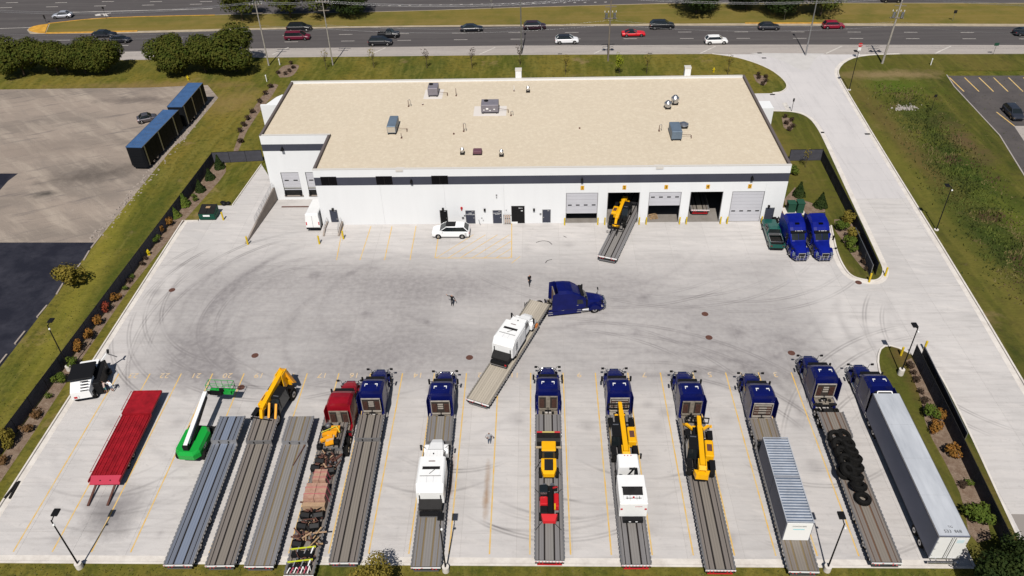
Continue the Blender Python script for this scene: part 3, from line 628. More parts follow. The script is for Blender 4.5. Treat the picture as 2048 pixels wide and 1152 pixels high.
for a, b, z0_, z1_ in ((WX0, DK[0][0], -2.3, 6.45), (DK[0][1], DK[1][0], -2.3, 6.45), (DK[1][1], BX0, -2.3, 6.45), (DK[0][0], DK[0][1], 2.75, 6.45), (DK[1][0], DK[1][1], 2.75, 6.45), (DK[0][0], DK[0][1], -2.3, -1.05), (DK[1][0], DK[1][1], -2.3, -1.05)):
    MB().box(a, b, WY, WY+.3, z0_, z1_, 'wall').build('wall_panel', bd)
# roof deck and inner parapet flashing
mb = MB(); mb.add([(WX0+.3, WY+.3, RZ), (BX0+.3, WY+.3, RZ), (BX0+.3, BY0+.3, RZ), (BX1-.3, BY0+.3, RZ), (BX1-.3, BY1-.3, RZ), (WX0+.3, BY1-.3, RZ)], [tuple(range(6))], 'roof')
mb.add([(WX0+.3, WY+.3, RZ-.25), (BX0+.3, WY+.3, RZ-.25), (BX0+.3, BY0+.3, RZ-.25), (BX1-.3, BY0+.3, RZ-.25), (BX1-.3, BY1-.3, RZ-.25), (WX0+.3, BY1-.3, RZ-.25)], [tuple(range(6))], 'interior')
mb.build('roof_deck', bd)
mb = MB(); e = .004
for q in ((WX0+.3, WX0+.34, WY+.34, BY1-.34), (BX0+.3, BX0+.34, BY0+.34, WY+.3), (BX1-.34, BX1-.3, BY0+.34, BY1-.34)): MB().box(*q, RZ, HT+.02, 'flash').build('parapet_flashing', bd)
mb = MB()
for a, b, c, d in ((BX0-.03, BX1+.03, BY0-.03, BY0+.36), (BX1-.33, BX1+.03, BY0+.37, BY1+.03), (WX0-.03, BX1-.34, BY1-.33, BY1+.03), (WX0-.03, WX0+.33, WY-.03, BY1-.34), (WX0+.34, BX0+.28, WY-.03, WY+.33), (BX0-.03, BX0+.29, BY0+.37, WY-.04)):
    mb.box(a, b, c, d, HT, HT+.05, 'coping' if (b-a) > (d-c) else 'flash')
mb.build('coping', bd)
for x in (-18.99, 16.89): MB().box(x-.5, x+.5, BY0-.08, BY0-.005, HT-.35, HT-.06, 'coping').box(x-.6, x+.6, BY0+.37, BY0+1.1, RZ, RZ+.06, 'kerb').build('scupper', bd)
# windows in the slate band
for a, b in ((-30.13, -27.99), (-22.35, -20.17), (-14.59, -12.37)):
    f = MB().box(a-.05, b+.05, BY0-.03, BY0-.004, 6.64, 7.98, 'dark').build('window', bd)
    MB().box(a, (a+b)/2-.03, BY0-.05, BY0-.032, 6.7, 7.92, 'dark_glass').build('pane', f)
    MB().box((a+b)/2+.03, b, BY0-.05, BY0-.032, 6.7, 7.92, 'dark_glass').build('pane', f)
# roller doors: closed by different amounts (bottom height), lights rows
def roller(a, b, zbot, ztop, y, slots, zslot):
    n = max(1, round((ztop-zbot)/.55)); mb = MB(); h = (ztop-zbot)/n
    d = MB(); d.box(a+.05, b-.05, y, y+.05, zbot, ztop-.02, 'door_grey'); o = d.build('roller_door', bd)
    for k in range(n): MB().box(a+.07, b-.07, y-.03, y-.004, zbot+k*h+.015, zbot+(k+1)*h-.015, 'door_grey').build('door_panel', o)
    w_ = (b-a)/slots
    for k in range(slots):
        c = a+(k+.5)*w_; MB().box(c-w_*.24, c+w_*.24, y-.045, y-.034, zslot-.09, zslot+.09, 'dark_glass').build('door_light', o)
    return o
D = BY0+.12
roller(*BAYS[0], 1.55, ZB, D, 4, 2.95); roller(*BAYS[2], 2.75, ZB, D, 4, 4.15); roller(*BAYS[4], .02, ZB, D, 4, 1.75)
roller(*BAYS[1], 4.93, 6.2, D+.3, 4, 5.5); 
for a, b in DK:
    roller(a, b, -.45, 2.75, WY+.15, 2, 1.3)
    MB().box(a+.15, b-.15, WY-.12, WY+.12, -1.2, -.5, 'dark').build('dock_leveller', bd)
    for x in (a+.05, b-.35): MB().box(x, x+.3, WY-.28, WY-.01, -1.25, -.7, 'black').build('dock_bumper', bd)
    MB().box(a-.1, b+.1, WY-.16, WY-.006, -1.45, -1.28, 'ret_wall').build('sill', bd)
MB().box(-39.5, -33.8, 103.95, 104.15, -1.74, -1.58, 'brown').build('wheel_stop', None, label='long rust red wheel stop lying in front of the loading dock doors', cat='wheel stop')
# orange bay number plates 1 to 5
for i, (a, b) in enumerate(BAYS):
    x = (a+b)/2; o = MB().box(x-.25, x+.25, BY0-.04, BY0-.005, 5.5, 6.15, mat('bay_orange', (.62, .33, .02), .5)).build('bay_number_plate', bd)
    t = link('numeral', text_mesh(str(i+1), .6, 'black', .006), o, (x, BY0-.055, 5.83)); t.rotation_euler = (pi/2, 0, 0)
    for s in (a+.0, b-.07): MB().box(s, s+.07, BY0-.01, BY0+.25, 0, ZB, 'steel').build('door_track', bd)
# personnel doors
def pdoor(x0_, x1_, z0_, z1_, m='navy_door', sign=None, hx=None, sz=.26):
    o = MB().box(x0_-.07, x1_+.07, BY0-.02, BY0-.004, z0_, z1_+.07, 'steel').build('door', bd)
    MB().box(x0_, x1_, BY0-.05, BY0-.022, z0_+.03, z1_, m).build('door_leaf', o)
    hx = x1_-.12 if hx is None else hx
    MB().box(hx-.05, hx+.05, BY0-.12, BY0-.052, 1.0 if z0_ < .5 else z0_+.9, 1.12 if z0_ < .5 else z0_+1.02, 'chrome').build('handle', o)
    MB().box(x1_-.42, x1_-.14, BY0-.1, BY0-.052, z1_-.14, z1_-.05, 'alu').build('door_closer', o)
    if sign: t = link('lettering', text_mesh(sign, sz, 'white', .004), o, ((x0_+x1_)/2, BY0-.055, z1_-.5)); t.rotation_euler = (pi/2, 0, 0)
pdoor(-29.75, -28.75, .45, 2.5); pdoor(-13.85, -12.85, .05, 2.3, 'black'); pdoor(-10.15, -8.9, .05, 2.2, sign='FIRE\nSPRINKLER'); pdoor(-6.25, -5.05, .05, 2.2, sign='ELECTRICAL\nROOM', sz=.22)
pdoor(.87, 1.95, .12, 2.25, hx=1.0); pdoor(32.45, 33.6, .05, 2.25)
o = MB().box(-3.62, -1.72, BY0-.03, BY0-.004, .05, 2.95, 'dark').build('double_door', bd)
for k in range(4): MB().box(-3.52, -2.72, BY0-.055, BY0-.032, .45+k*.62, 1.0+k*.62, 'black').build('door_panel', o)
MB().box(-2.68, -1.8, BY0-.055, BY0-.032, .12, 2.88, 'black').build('door_leaf', o)
t = link('lettering', text_mesh('880 B', .24, 'white', .004), o, (-2.3, BY0-.06, 2.6)); t.rotation_euler = (pi/2, 0, 0)
MB().box(-2.25, -1.98, BY0-.07, BY0-.057, 2.1, 2.22, 'white').build('notice', o)
MB().box(-3.62, -2.75, BY0-.12, BY0-.006, .02, .3, 'white').build('sill', o)
# wall lamps
for x in (-17.46, 6.32, 29.67):
    MB().box(x-.16, x+.16, BY0-.55, BY0-.01, 7.1, 7.3, 'black').box(x-.06, x+.06, BY0-.3, BY0-.01, 7.3, 7.5, 'black').build('wall_lamp', bd)
MB().box(-38.6, -38.2, WY-.6, WY-.01, 6.7, 6.9, 'black').box(-38.46, -38.34, WY-.3, WY-.01, 6.9, 7.2, 'black').build('wall_lamp', bd)
for x, z in ((-29.24, 2.72), (-13.39, 2.6), (-7.42, 2.4), (-.38, 2.35), (32.75, 2.6)):
    MB().box(x-.14, x+.14, BY0-.28, BY0-.01, z-.16, z+.16, 'dark').build('door_lamp', bd)
MB().cyl((-10.72, BY0-.005, 2.72), (-10.72, BY0-.14, 2.72), .17, 'red', seg=12).box(-10.8, -10.64, BY0-.1, BY0-.01, 2.3, 2.5, 'red').build('alarm_bell', bd)
for x, z, s in ((-10.6, 1.05, .16), (-10.35, 1.45, .1), (-7.9, 1.0, .07), (-7.7, .6, .06), (.55, 1.6, .13), (-5.65, 4.78, .1), (-5.65, 4.4, .07), (-4.35, 2.3, .06)):
    MB().box(x-s, x+s, BY0-.1, BY0-.01, z-s, z+s, 'steel').build('junction_box', bd)
gm_ = thing('gas_meter_set', 'cluster of beige meters and pipes mounted on wall beside the black door', 'meter', (-4.2, BY0-.25, 0))
for k in range(3):
    for j in range(2): MB().bbox(-.42+k*.3, -.2+k*.3, -.12, .12, .35+j*.75, .85+j*.75, mat('meter_beige', (.45, .36, .3), .6) if (k+j) == 0 else bpy.data.materials['meter_beige'], .04).build('meter', gm_)
MB().path([(-.55, 0, 0), (-.55, 0, 1.7), (.55, 0, 1.7)], .035, 'steel').path([(-.55, -.1, .25), (.5, -.1, .25), (.5, -.1, 0)], .03, 'ret_wall').build('pipework', gm_)
mb = MB().path([(-8.35, BY0-.1, .75), (-8.25, BY0-.35, .35), (-8.1, BY0-.4, .02)], .05, 'steel'); mb.build('standpipe', bd)
# interior seen through the open bays
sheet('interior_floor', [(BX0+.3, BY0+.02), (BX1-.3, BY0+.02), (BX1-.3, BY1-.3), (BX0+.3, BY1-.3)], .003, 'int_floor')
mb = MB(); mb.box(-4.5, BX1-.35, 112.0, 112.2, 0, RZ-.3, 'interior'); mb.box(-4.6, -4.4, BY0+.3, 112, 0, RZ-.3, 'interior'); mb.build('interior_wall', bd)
# stepped entrance with side walls and hand rails
st = thing('entrance_stairs', 'short concrete stairs with metal hand rails up to the slate door', 'stairs', (-29.3, BY0, 0))
for k in range(4): MB().box(-.95, .95, -1.9-k*.0-.32*(3-k)*1.0-.0, -.006 if k == 3 else -1.9-.32*(2-k), 0 if True else 0, .12+.12*k, 'concrete').build('stair_tread', st) if k == 3 else MB().box(-.95, .95, -1.9-.32*(3-k), -1.9-.32*(2-k)+.0, 0, .115*(k+1), 'concrete').build('stair_tread', st)
for sx in (-1, 1):
    MB().prism([(-3.0, 0), (-.006, 0), (-.006, .62), (-1.9, .62), (-3.0, .25)], sx*1.08-.12, sx*1.08+.12, 'ret_wall').build('side_wall', st)
    mb = MB()
    for y in (-.3, -1.1, -1.9, -2.7):
        z0_ = .62 if y > -2 else .36
        mb.cyl((sx*.98, y, z0_-.3), (sx*.98, y, z0_+.85), .025, 'alu', seg=5)
    for h in (.45, .85): mb.path([(sx*.98, -.3, .62+h), (sx*.98, -1.9, .62+h), (sx*.98, -2.75, .34+h)], .025, 'alu')
    mb.build('hand_rail', st)
# sign fins and rear chimneys
def fin(x0_, x1_, y, h, label):
    t = thing('entrance_fin', label, 'canopy', ((x0_+x1_)/2, y, 0)); w_ = (x1_-x0_)/2
    MB().box(-w_, w_, -.2, .2, 0, h, 'wall').build('fin_wall', t); return t
t = fin(-44.9, WX0-.01, 119.5, 8.3, 'white fin wall with rounded canopy at the west end of the depot')
MB().loft([[(-.9+.0, .2, 7.7), (1.6, .2, 7.7), (1.6, 4.0, 7.7), (.8, 4.0, 7.7), (.1, 3.0, 7.7)], [(-.9, .2, 8.25), (1.6, .2, 8.25), (1.6, 4.0, 8.25), (.8, 4.0, 8.25), (.1, 3.0, 8.25)]], 'wall').build('canopy_slab', t)
t = fin(BX1+.01, BX1+4.2, 121.8, 5.6, 'white fin wall with canopy at the east end of the depot')
MB().box(-2.05, 2.05, .21, 2.6, 5.2, 5.6, 'wall').build('canopy_slab', t)
for x, l in ((-2.93, 'white square column rising behind the middle of the roof edge'), (25.3, 'white square column rising behind the roof edge near the entrance drive')):
    t = thing('roof_column', l, 'column', (x, BY1+.5, 0), group=None); MB().box(-.5, .5, -.45, .45, 0, 10.3, 'wall').build('shaft', t); MB().box(-.55, .55, -.5, .5, 10.3, 10.5, 'coping').build('cap', t)
# ================================================================== ROOF EQUIPMENT
def on_roof(px, py): return G(px, py, RZ)
m_hv = mat('hvac_grey', (.23, .215, .245), .5, .2, n=.15, ns=1.5); m_hb = mat('hvac_blue_grey', (.15, .20, .26), .45, .2, n=.2, ns=1); m_beige = mat('hvac_beige', (.42, .38, .32), .5)
def hvac(label, x, y, w_, d_, h_, m1, m2, fan=True, pad=True):
    t = thing('rooftop_unit', label, 'air conditioner', (x, y, RZ), group=None)
    if pad: MB().box(-w_*.95, w_*.95, -d_*.8, d_*.8, 0, .02, mat('roof_pad', (.62, .58, .54), .8)).build('walkway_pad', t)
    for sx in (-1, 1): MB().box(sx*w_*.4-.08, sx*w_*.4+.08, -d_*.48, d_*.48, .02, .3, 'dark').build('curb_rail', t)
    MB().bbox(-w_/2, w_/2, -d_/2, d_/2, .3, h_, m1, .04).build('casing', t)
    MB().box(-w_/2+.06, w_/2-.06, -d_/2-.02, -d_/2-.003, .4, h_-.15, m2).build('access_panel', t)
    if fan:
        MB().cyl((-w_*.22, d_*.2, h_), (-w_*.22, d_*.2, h_+.12), .34, 'dark', seg=14).build('fan_guard', t)
        MB().cyl((-w_*.22, d_*.2, h_+.12), (-w_*.22, d_*.2, h_+.13), .29, 'black', seg=14).build('fan_opening', t)
    MB().path([(w_/2, -d_*.2, .6), (w_/2+1.0, -d_*.1, .35), (w_/2+1.5, -d_*.1, .35), (w_/2+1.5, -d_*.1, 0)], .03, 'brown').cyl((w_/2+1.5, -d_*.1-.5, 0), (w_/2+1.5, -d_*.1-.5, .5), .05, 'brown').build('gas_pipe', t)
    return t
hvac('tall grey rooftop unit with round fan, furthest toward the rear of the roof', -16.75, 121.8, 1.6, 2.3, 1.5, m_hv, m_hv)
t = hvac('wide grey rooftop unit with white labels near the roof centre', -7.2, 115.2, 2.7, 2.2, 1.5, m_hv, m_hv)
for a, b, c in ((-.4, .9, .18), (.05, .6, .1), (.7, .8, .12), (-.9, .7, .1)): MB().box(a-c, a+c, -1.14, -1.125, b-c*.7, b+c*.7, 'white').build('notice', t)
hvac('narrow blue-topped rooftop heater above the blank front wall', -21.6, 109.2, 1.3, 3.6, 1.4, m_hb, m_beige, False, False)
hvac('narrow blue-grey rooftop heater beside a mushroom fan above bay four', 20.3, 106.0, 1.5, 3.2, 1.5, m_hb, m_hb, False, False)
def fanhood(label, x, y, r=.62, h=1.0):
    t = thing('mushroom_fan', label, 'exhaust fan', (x, y, RZ))
    MB().box(-r*.75, r*.75, -r*.75, r*.75, 0, .3, 'dark').build('curb', t)
    MB().cyl((0, 0, .3), (0, 0, h*.6), r*.8, 'alu', seg=16).build('drum', t)
    MB().cyl((0, 0, h*.55), (0, 0, h*.75), r*1.08, 'alu', r, 18).cyl((0, 0, h*.75), (0, 0, h), r, 'alu', r*.45, 18).build('cap', t); return t
fanhood('mushroom shaped metal fan, nearer one of the close pair on the roof', 20.5, 115.4, .58, 1.25); fanhood('mushroom shaped metal fan, rear one of the close pair on the roof', 21.8, 116.9, .62, 1.45); fanhood('low domed metal fan beside the blue-grey heater', 21.95, 108.8, .72, .8)
for x, y, l in ((-10.55, 101.2, 'small silver roof vent left of the maroon roof box'), (-4.95, 100.5, 'small silver roof vent right of the maroon roof box'), (-1.31, 122.2, 'small silver roof vent near the rear edge with a thin pipe')):
    t = thing('roof_vent', l, 'roof vent', (x, y, RZ)); MB().box(-.32, .32, -.32, .32, 0, .3, 'dark').build('curb', t); MB().cyl((0, 0, .3), (0, 0, .8), .26, 'alu', seg=12).cyl((0, 0, .8), (0, 0, 1.05), .3, 'alu', .1, 12).build('stack', t)
t = thing('roof_hatch', 'maroon box shaped roof hatch near the front edge', 'roof hatch', (-8.4, 101.3, RZ)); MB().bbox(-.62, .62, -.5, .5, 0, .6, mat('maroon', (.13, .06, .08), .6), .06).build('hatch_cover', t); MB().box(-.66, .66, -.54, .54, 0, .18, 'dark').build('curb', t)
for x, y, h, l in ((-20.3, 117.2, 1.1, 'curled steel vent pipe on the roof between two units'), (-13.0, 121.0, 1.3, 'tall rusty pipe stub right of the tall grey unit'), (-10.87, 108.2, 1.3, 'slim rusty pipe standing alone on the middle roof'), (18.2, 107.6, 1.0, 'rusty gas pipe stand left of the blue-grey heater'), (-3.6, 122.6, 1.0, 'thin white vent pipe at the rear of the roof'), (-20.0, 106.3, .8, 'rusty pipe support right of the blue-topped heater'), (-3.9, 113.4, .7, 'low pipe frame right of the wide grey unit'), (-18.1, 117.8, .25, 'tiny white pipe stub on the roof west part'), (-12.3, 107.4, .25, 'tiny pipe stub west of the slim rusty pipe'), (6.5, 108.8, .2, 'lone tiny pipe stub on the bare middle roof')):
    t = thing('vent_pipe', l, 'pipe', (x, y, RZ)); MB().cyl((0, 0, 0), (0, 0, h), .045, 'white' if 'white' in l else 'brown').build('pipe', t); MB().box(-.12, .12, -.12, .12, 0, .12, 'brown').build('foot', t)
    if 'curled' in l or 'frame' in l or 'stand' in l: MB().path([(0, 0, h), (.25, 0, h+.1), (.35, 0, h-.15), (.35, .1, 0)], .04, 'steel').build('bend', t)
# ================================================================== FENCES
P_f = mat('fence_slate', (.075, .075, .09), .8, n=.25, ns=2, spec=.1)
def fence(pts, label, h=1.9, seg=3.0, bright=False, name='slatted_fence'):
    t = thing(name, label, 'fence', (pts[0][0], pts[0][1], 0)); ox, oy = pts[0]
    pan = MB(); 
    for k in range(15): pan.box(.01+k/15, (k+.82)/15, -.02, .02, .06, h, P_f)
    pan.box(0, 1, -.012, .012, .06, h-.02, P_f); pan.box(0, 1, -.03, .03, h-.02, h+.03, 'dark'); pm = pan.mesh('fence_panel')
    pom = MB().cyl((0, 0, 0), (0, 0, h+.08), .045, 'steel' if bright else 'dark', seg=6).mesh('fence_post')
    first = True
    for (ax, ay), (bx, by) in zip(pts, pts[1:]):
        L = math.hypot(bx-ax, by-ay); n = max(1, round(L/seg)); a = atan2(by-ay, bx-ax)
        for k in range(n):
            u = k/n; o = link('fence_panel', pm, t, (ax+(bx-ax)*u-ox, ay+(by-ay)*u-oy, GT), a); o.scale = (L/n, 1, 1)
            link('fence_post', pom, t, (ax+(bx-ax)*u-ox, ay+(by-ay)*u-oy, GT))
    link('fence_post', pom, t, (pts[-1][0]-ox, pts[-1][1]-oy, GT)); return t
fw_ = GP([(37, 864), (247, 576), (429, 328)])
dv = (fw_[0][0]-(fw_[1][0]-fw_[0][0])*1.1, fw_[0][1]-(fw_[1][1]-fw_[0][1])*1.1)
fence([dv]+fw_, 'long dark slatted fence between the west lawn and the yard')
fence(GP([(429, 328), (527, 323)]), 'short slate screen fence between the west lawn and dock wing', 2.0)
fence(GP([(1577, 323), (1641, 322)]), 'short slate screen fence joining the east end of the depot', 2.0)
fence(GP([(1641, 322), (1707, 455), (1750, 551)]), 'dark slatted fence along the access road beside the upper planter')
l0 = GP([(1824, 716), (1896, 864), (1996, 1076)]); fence(l0+[(l0[2][0]+(l0[2][0]-l0[1][0])*.9, l0[2][1]+(l0[2][1]-l0[1][1])*.9)], 'dark slatted fence in the lower planter beside the van trailer')
def gate(p0, p1, label):
    dx, dy = p1[0]-p0[0], p1[1]-p0[1]; L = math.hypot(dx, dy); a = atan2(dy, dx)
    t = thing('sliding_gate', label, 'gate', (*p0, GT), a); h = 1.8
    mb = MB().box(0, L, -.02, .02, .15, h-.06, P_f); mb.build('gate_infill', t)
    for z in (.12, h): MB().cyl((0, 0, z), (L, 0, z), .05, 'steel', seg=6).build('gate_rail', t)
    for u in (0, .33, .66, 1): MB().cyl((L*u, 0, .12), (L*u, 0, h), .04, 'steel', seg=6).build('gate_upright', t)
    MB().cyl((0, .05, .2), (L*.33, .05, h-.1), .025, 'steel', seg=5).cyl((L*.66, .05, .2), (L*.33, .05, h-.1), .025, 'steel', seg=5).build('gate_brace', t); return t
a0, a1 = G(1712, 478), G(1746, 552); gate((a0[0]-.5, a0[1]), (a1[0]-.5, a1[1]-.2), 'open sliding gate leaf parked along the upper planter fence')
a0, a1 = G(1830, 718), G(1912, 892); gate((a0[0]+.55, a0[1]), (a1[0]+.55, a1[1]), 'open sliding gate leaf parked along the lower planter fence')
# ================================================================== BOLLARDS, HYDRANTS, MANHOLES, BOXES
pb = thing('bollard', 'x', 'bollard', (0, 0, 0), group=None); MB().cyl((0, 0, 0), (0, 0, 1.15), .11, 'yellow', seg=10).build('post', pb); MB().sphere((0, 0, 1.15), .11, 'yellow', sz=.6).build('domed_cap', pb); PROTO.append(pb)
yb = BY0-.55
BL = [(4.0, 'first bollard at the west side of bay one'), (8.75, 'bollard at the east side of bay one'), (9.75, 'bollard at the west side of bay two beside the loaded trailer'), (14.65, 'bollard at the east side of bay two'), (15.65, 'bollard at the west side of bay three by the pallet'), (20.4, 'bollard at the east side of bay three'), (21.35, 'bollard at the west side of bay four'), (26.2, 'bollard at the east side of bay four'), (27.15, 'bollard at the west side of bay five'), (32.0, 'bollard at the east side of bay five')]
for x, l in BL: place(pb, 'yellow '+l, (x, yb, 0), group='yellow bollards in front of the bays')
for px, py, l in ((496, 489, 'yellow bollard at the foot of the retaining wall'), (639, 488, 'yellow bollard at the west side of the entrance stairs'), (687, 478, 'yellow bollard at the east side of the entrance stairs'), (447, 440, 'yellow bollard beside the green dumpster'), (1738, 564, 'yellow bollard on the kerb tip of the upper planter'), (1770, 552, 'yellow bollard in the road beside the upper planter tip'), (1801, 712, 'yellow bollard on the kerb of the lower planter tip'), (1848, 700, 'yellow bollard behind the lower planter fence end')):
    place(pb, l, (*G(px, py), 0), sc=(1.15, 1.15, 1.15))
def hydrant(px, py, l):
    t = thing('fire_hydrant', l, 'fire hydrant', (*G(px, py), GT)); m = mat('hydrant_yellow', (.55, .42, .01), .5)
    MB().cyl((0, 0, 0), (0, 0, .08), .19, m, seg=10).cyl((0, 0, .08), (0, 0, .65), .13, m, seg=10).build('barrel', t); MB().sphere((0, 0, .68), .16, m).cyl((0, 0, .8), (0, 0, .92), .04, m, seg=5).build('bonnet', t)
    for s in (-1, 1): MB().cyl((s*.1, 0, .48), (s*.24, 0, .48), .07, m, seg=8).build('hose_nozzle', t)
    MB().cyl((0, -.1, .42), (0, -.26, .42), .09, m, seg=8).build('pumper_nozzle', t); t.scale = (1.05, 1.05, 1.05)
hydrant(299, 511, 'yellow fire hydrant in the mulch bed beside the west yard kerb'); hydrant(377, 161, 'yellow fire hydrant behind the dark box trailers'); hydrant(1427, 145, 'yellow fire hydrant on the lawn behind the depot')
for k, (px, py, l) in enumerate(((344, 580, 'at the west edge of the yard'), (510, 711, 'left of the yard middle row'), (482, 775, 'beside the green lift basket'), (939, 715, 'left of the turning trailer'), (1410, 628, 'upper one of the close pair in the east yard'), (1418, 675, 'lower one of the close pair in the east yard'), (1583, 706, 'in front of the tyre truck'), (1717, 565, 'beside the upper planter tip'))):
    t = thing('manhole_cover', 'round rusty manhole cover '+l, 'manhole', (*G(px, py), .0)); MB().cyl((0, 0, -.01), (0, 0, .006), .42, 'brown', seg=16).build('frame', t); MB().cyl((0, 0, .006), (0, 0, .014), .36, 'brown', seg=16).build('lid', t)
for px, py, l in ((1545, 189, 'drive mouth'), (1643, 265, 'island kerb'), (1735, 268, 'east kerb'), (1519, 106, 'road shoulder, upper'), (1528, 116, 'road shoulder, lower'), (1300, 107, 'shoulder behind the depot'), (1120, 108, 'shoulder by the lamp')):
    t = MB().box(-.45, .45, -.25, .25, -.01, .012, 'dark').build('storm_drain', None, (*G(px, py), 0), label='dark storm drain grate at the '+l, cat='drain')
# green dumpster
t = thing('dumpster', 'green waste dumpster with black lids and white notice on its pad', 'dumpster', (*G(420, 434), 0), 0); t.scale = (1.25, 1.25, 1.15)
mg = mat('dumpster_green', (.008, .07, .045), .55, n=.25, ns=3)
MB().prism([(-.75, .12), (.75, .12), (.8, 1.35), (-.8, 1.0)], -.95, .95, mg).build('bin_body', t)
for s in (-1, 1): MB().prism([(-.82, 1.02), (.82, 1.38), (.82, 1.42), (-.82, 1.06)], (.02 if s > 0 else -.93), (.93 if s > 0 else -.02), 'dark').build('lid', t); MB().box(s*.97-.03, s*.97+.03, -.5, .5, .6, .78, mg).build('lift_pocket', t)
for z in (.4, .8): MB().box(-.97, .97, -.8, -.76, z, z+.06, mg).build('rib', t)
MB().box(-.4, .4, -.83, -.805, .62, .86, 'white').build('notice', t)
MB().box(-.25, .25, .1, .5, 1.28, 1.34, 'wood').build('scrap_board', t)
t = thing('waste_pile', 'dark bagged waste heaped beside the green dumpster', 'waste', (*G(449, 410), 0)); 
for x, y, r in ((0, 0, .45), (.6, .1, .4), (-.4, .4, .35)): MB().sphere((x, y, r*.6), r, 'black', 8, 5, .7).build('waste_bag', t)
# transformers
t = thing('transformer', 'pair of dark green transformer boxes on a concrete pad by the depot corner', 'transformer', (*G(1588, 424), GT)); MB().box(-1.7, 1.4, -1.0, .9, 0, .1, 'kerb').build('pad', t)
MB().bbox(-1.1, .0, -.5, .6, .1, 1.5, 'green_box').build('cabinet', t); MB().bbox(.15, 1.1, -.7, .5, .1, 1.7, 'green_box').build('cabinet', t); MB().box(-1.14, .04, -.54, .64, 1.5, 1.56, 'green_box').build('lid', t); MB().box(.1, 1.15, -.75, .55, 1.7, 1.76, 'green_box').build('lid', t)
# pallet heap in bay three
t = thing('broken_pallets', 'heap of broken timber pallets on the floor of bay three', 'pallet', (16.9, 97.6, 0), .3)
for k in range(9): MB().box(-.6+.1*(k % 3), .6, -.5+k*.13, -.4+k*.13, .1+.07*(k % 4), .13+.07*(k % 4), 'wood', rot=Matrix.Rotation(.15*(k % 5-2), 3, 'Z')).build('board', t)
for k in range(3): MB().box(-.6+.5*k, -.5+.5*k, -.55, .6, 0, .1, 'wood').build('bearer', t)
# long timbers by the west kerb
for (a, b, l) in ((G(10, 998), G(36, 966), 'dark square timber lying against the south-west kerb'), (G(20, 998), G(39, 964), 'thin dark timber lying beside the thicker one at the kerb')):
    MB().bar((a[0], a[1], .1), (b[0], b[1], .1), .18, .18, 'dark').build('timber', None, label=l, cat='timber')
# ================================================================== LAMP POSTS, UTILITY POLES, SIGNS
def lamp(px, py, l, h=7.0, base=.75, head=(0, 1)):
    t = thing('lamp_post', l, 'lamp post', (*G(px, py), 0))
    MB().cyl((0, 0, 0), (0, 0, base), .32, 'kerb', seg=14).build('concrete_base', t)
    MB().cyl((0, 0, base), (0, 0, h), .075, 'black', .055, 8).build('pole', t)
    hx, hy = head; MB().bar((0, 0, h-.1), (hx*.5, hy*.5, h), .07, .07, 'black').build('arm', t)
    MB().bbox(hx*.5-.28, hx*.5+.28, hy*.5-.05, hy*.5+.7, h-.05, h+.08, 'black', .03).build('lamp_head', t)
    MB().sphere((.12, -.12, h-.45), .12, 'white', 8, 5).build('camera_dome', t)
    return t
lamp(161, 1136, 'black lamp post on a round concrete base at the south-west corner', 7.0); lamp(892, 1143, 'black lamp post on a round base at the middle of the south kerb', 6.8); lamp(1653, 1142, 'black lamp post on a round base at the south-east kerb', 6.8)
lamp(140, 741, 'black lamp post behind the white sweeper at the west kerb', 6.9); lamp(1800, 750, 'black lamp post on a round base in the lower planter tip', 6.9, .9, (-.3, .3))
lamp(1872, 461, 'black lamp post beside the east kerb halfway up the access road', 7.0, .2, (-.8, .2)); lamp(1698, 181, 'black lamp post by the entrance curve of the access road', 7.4, .2, (-.8, .2))
def hpole(px, py, h, l, top='lamp', r=.16, m='steel'):
    t = thing('street_lamp' if top == 'lamp' else 'utility_pole', l, 'street lamp' if top == 'lamp' else 'utility pole', (*G(px, py), 0))
    MB().cyl((0, 0, 0), (0, 0, h), r, m, r*.6, 10).build('pole', t)
    if top == 'lamp': MB().bar((0, 0, h), (0, 2.2, h+.3), .08, .08, m).build('arm', t); MB().bbox(-.2, .2, 2.0, 2.9, h+.2, h+.4, m).build('lamp_head', t)
    if top in ('arms', 'tfmr'):
        for z, L in ((h-.5, 1.3), (h-2.2, 1.1)): MB().box(-L, L, -.07, .07, z, z+.14, 'wood_pole').build('crossarm', t)
        for x in (-1.2, -.6, .6, 1.2): MB().cyl((x, 0, h-.36), (x, 0, h-.1), .06, 'white', .03, 8).build('insulator', t)
    if top == 'tfmr':
        for x in (-.8, .8): MB().cyl((x, -.3, h-4.3), (x, -.3, h-3.3), .28, 'steel', seg=12).build('transformer_can', t)
        MB().box(-1.3, 1.3, -.2, .2, h-4.5, h-4.35, 'wood_pole').build('crossarm', t)
        for x in (-1.1, -.4, 0, .4, 1.1): MB().cyl((x, 0, h-3.2), (x, 0, h-2.9), .07, 'white', .05, 6).build('cutout', t)
    return t
mp_ = mat('pale_pole', (.36, .33, .29), .8, n=.3, ns=3)
UP_ = [hpole(538, 132, 13.0, 'grey utility pole beside the western tree cluster', 'arms', .17, mp_), hpole(666, 131, 13.4, 'slim pale utility pole on the lawn behind the blank roof corner', 'arms', .15, mp_), hpole(1216, 123, 13.2, 'wooden utility pole with transformers behind the depot', 'tfmr', .19, 'wood_pole'), hpole(1764, 128, 13.6, 'leaning wooden utility pole with transformers east of the entrance', 'tfmr', .22, mp_)]
UP_[3].rotation_euler = (0, radians(2.5), 0)
hpole(22, 147, 13.0, 'pale utility pole beside the westernmost tree', 'arms', .15, mp_)
hpole(1043, 108, 12.5, 'tall street lamp on the road verge behind the depot'); hpole(1611, 110.5, 12.5, 'tall street lamp on the entrance apron')
tips = [(UP_[k].location.x, UP_[k].location.y) for k in range(4)]
line = [(-260, 158)]+[G(22, 147)]+tips+[(200, 150)]
mb = MB(); nseg = 10
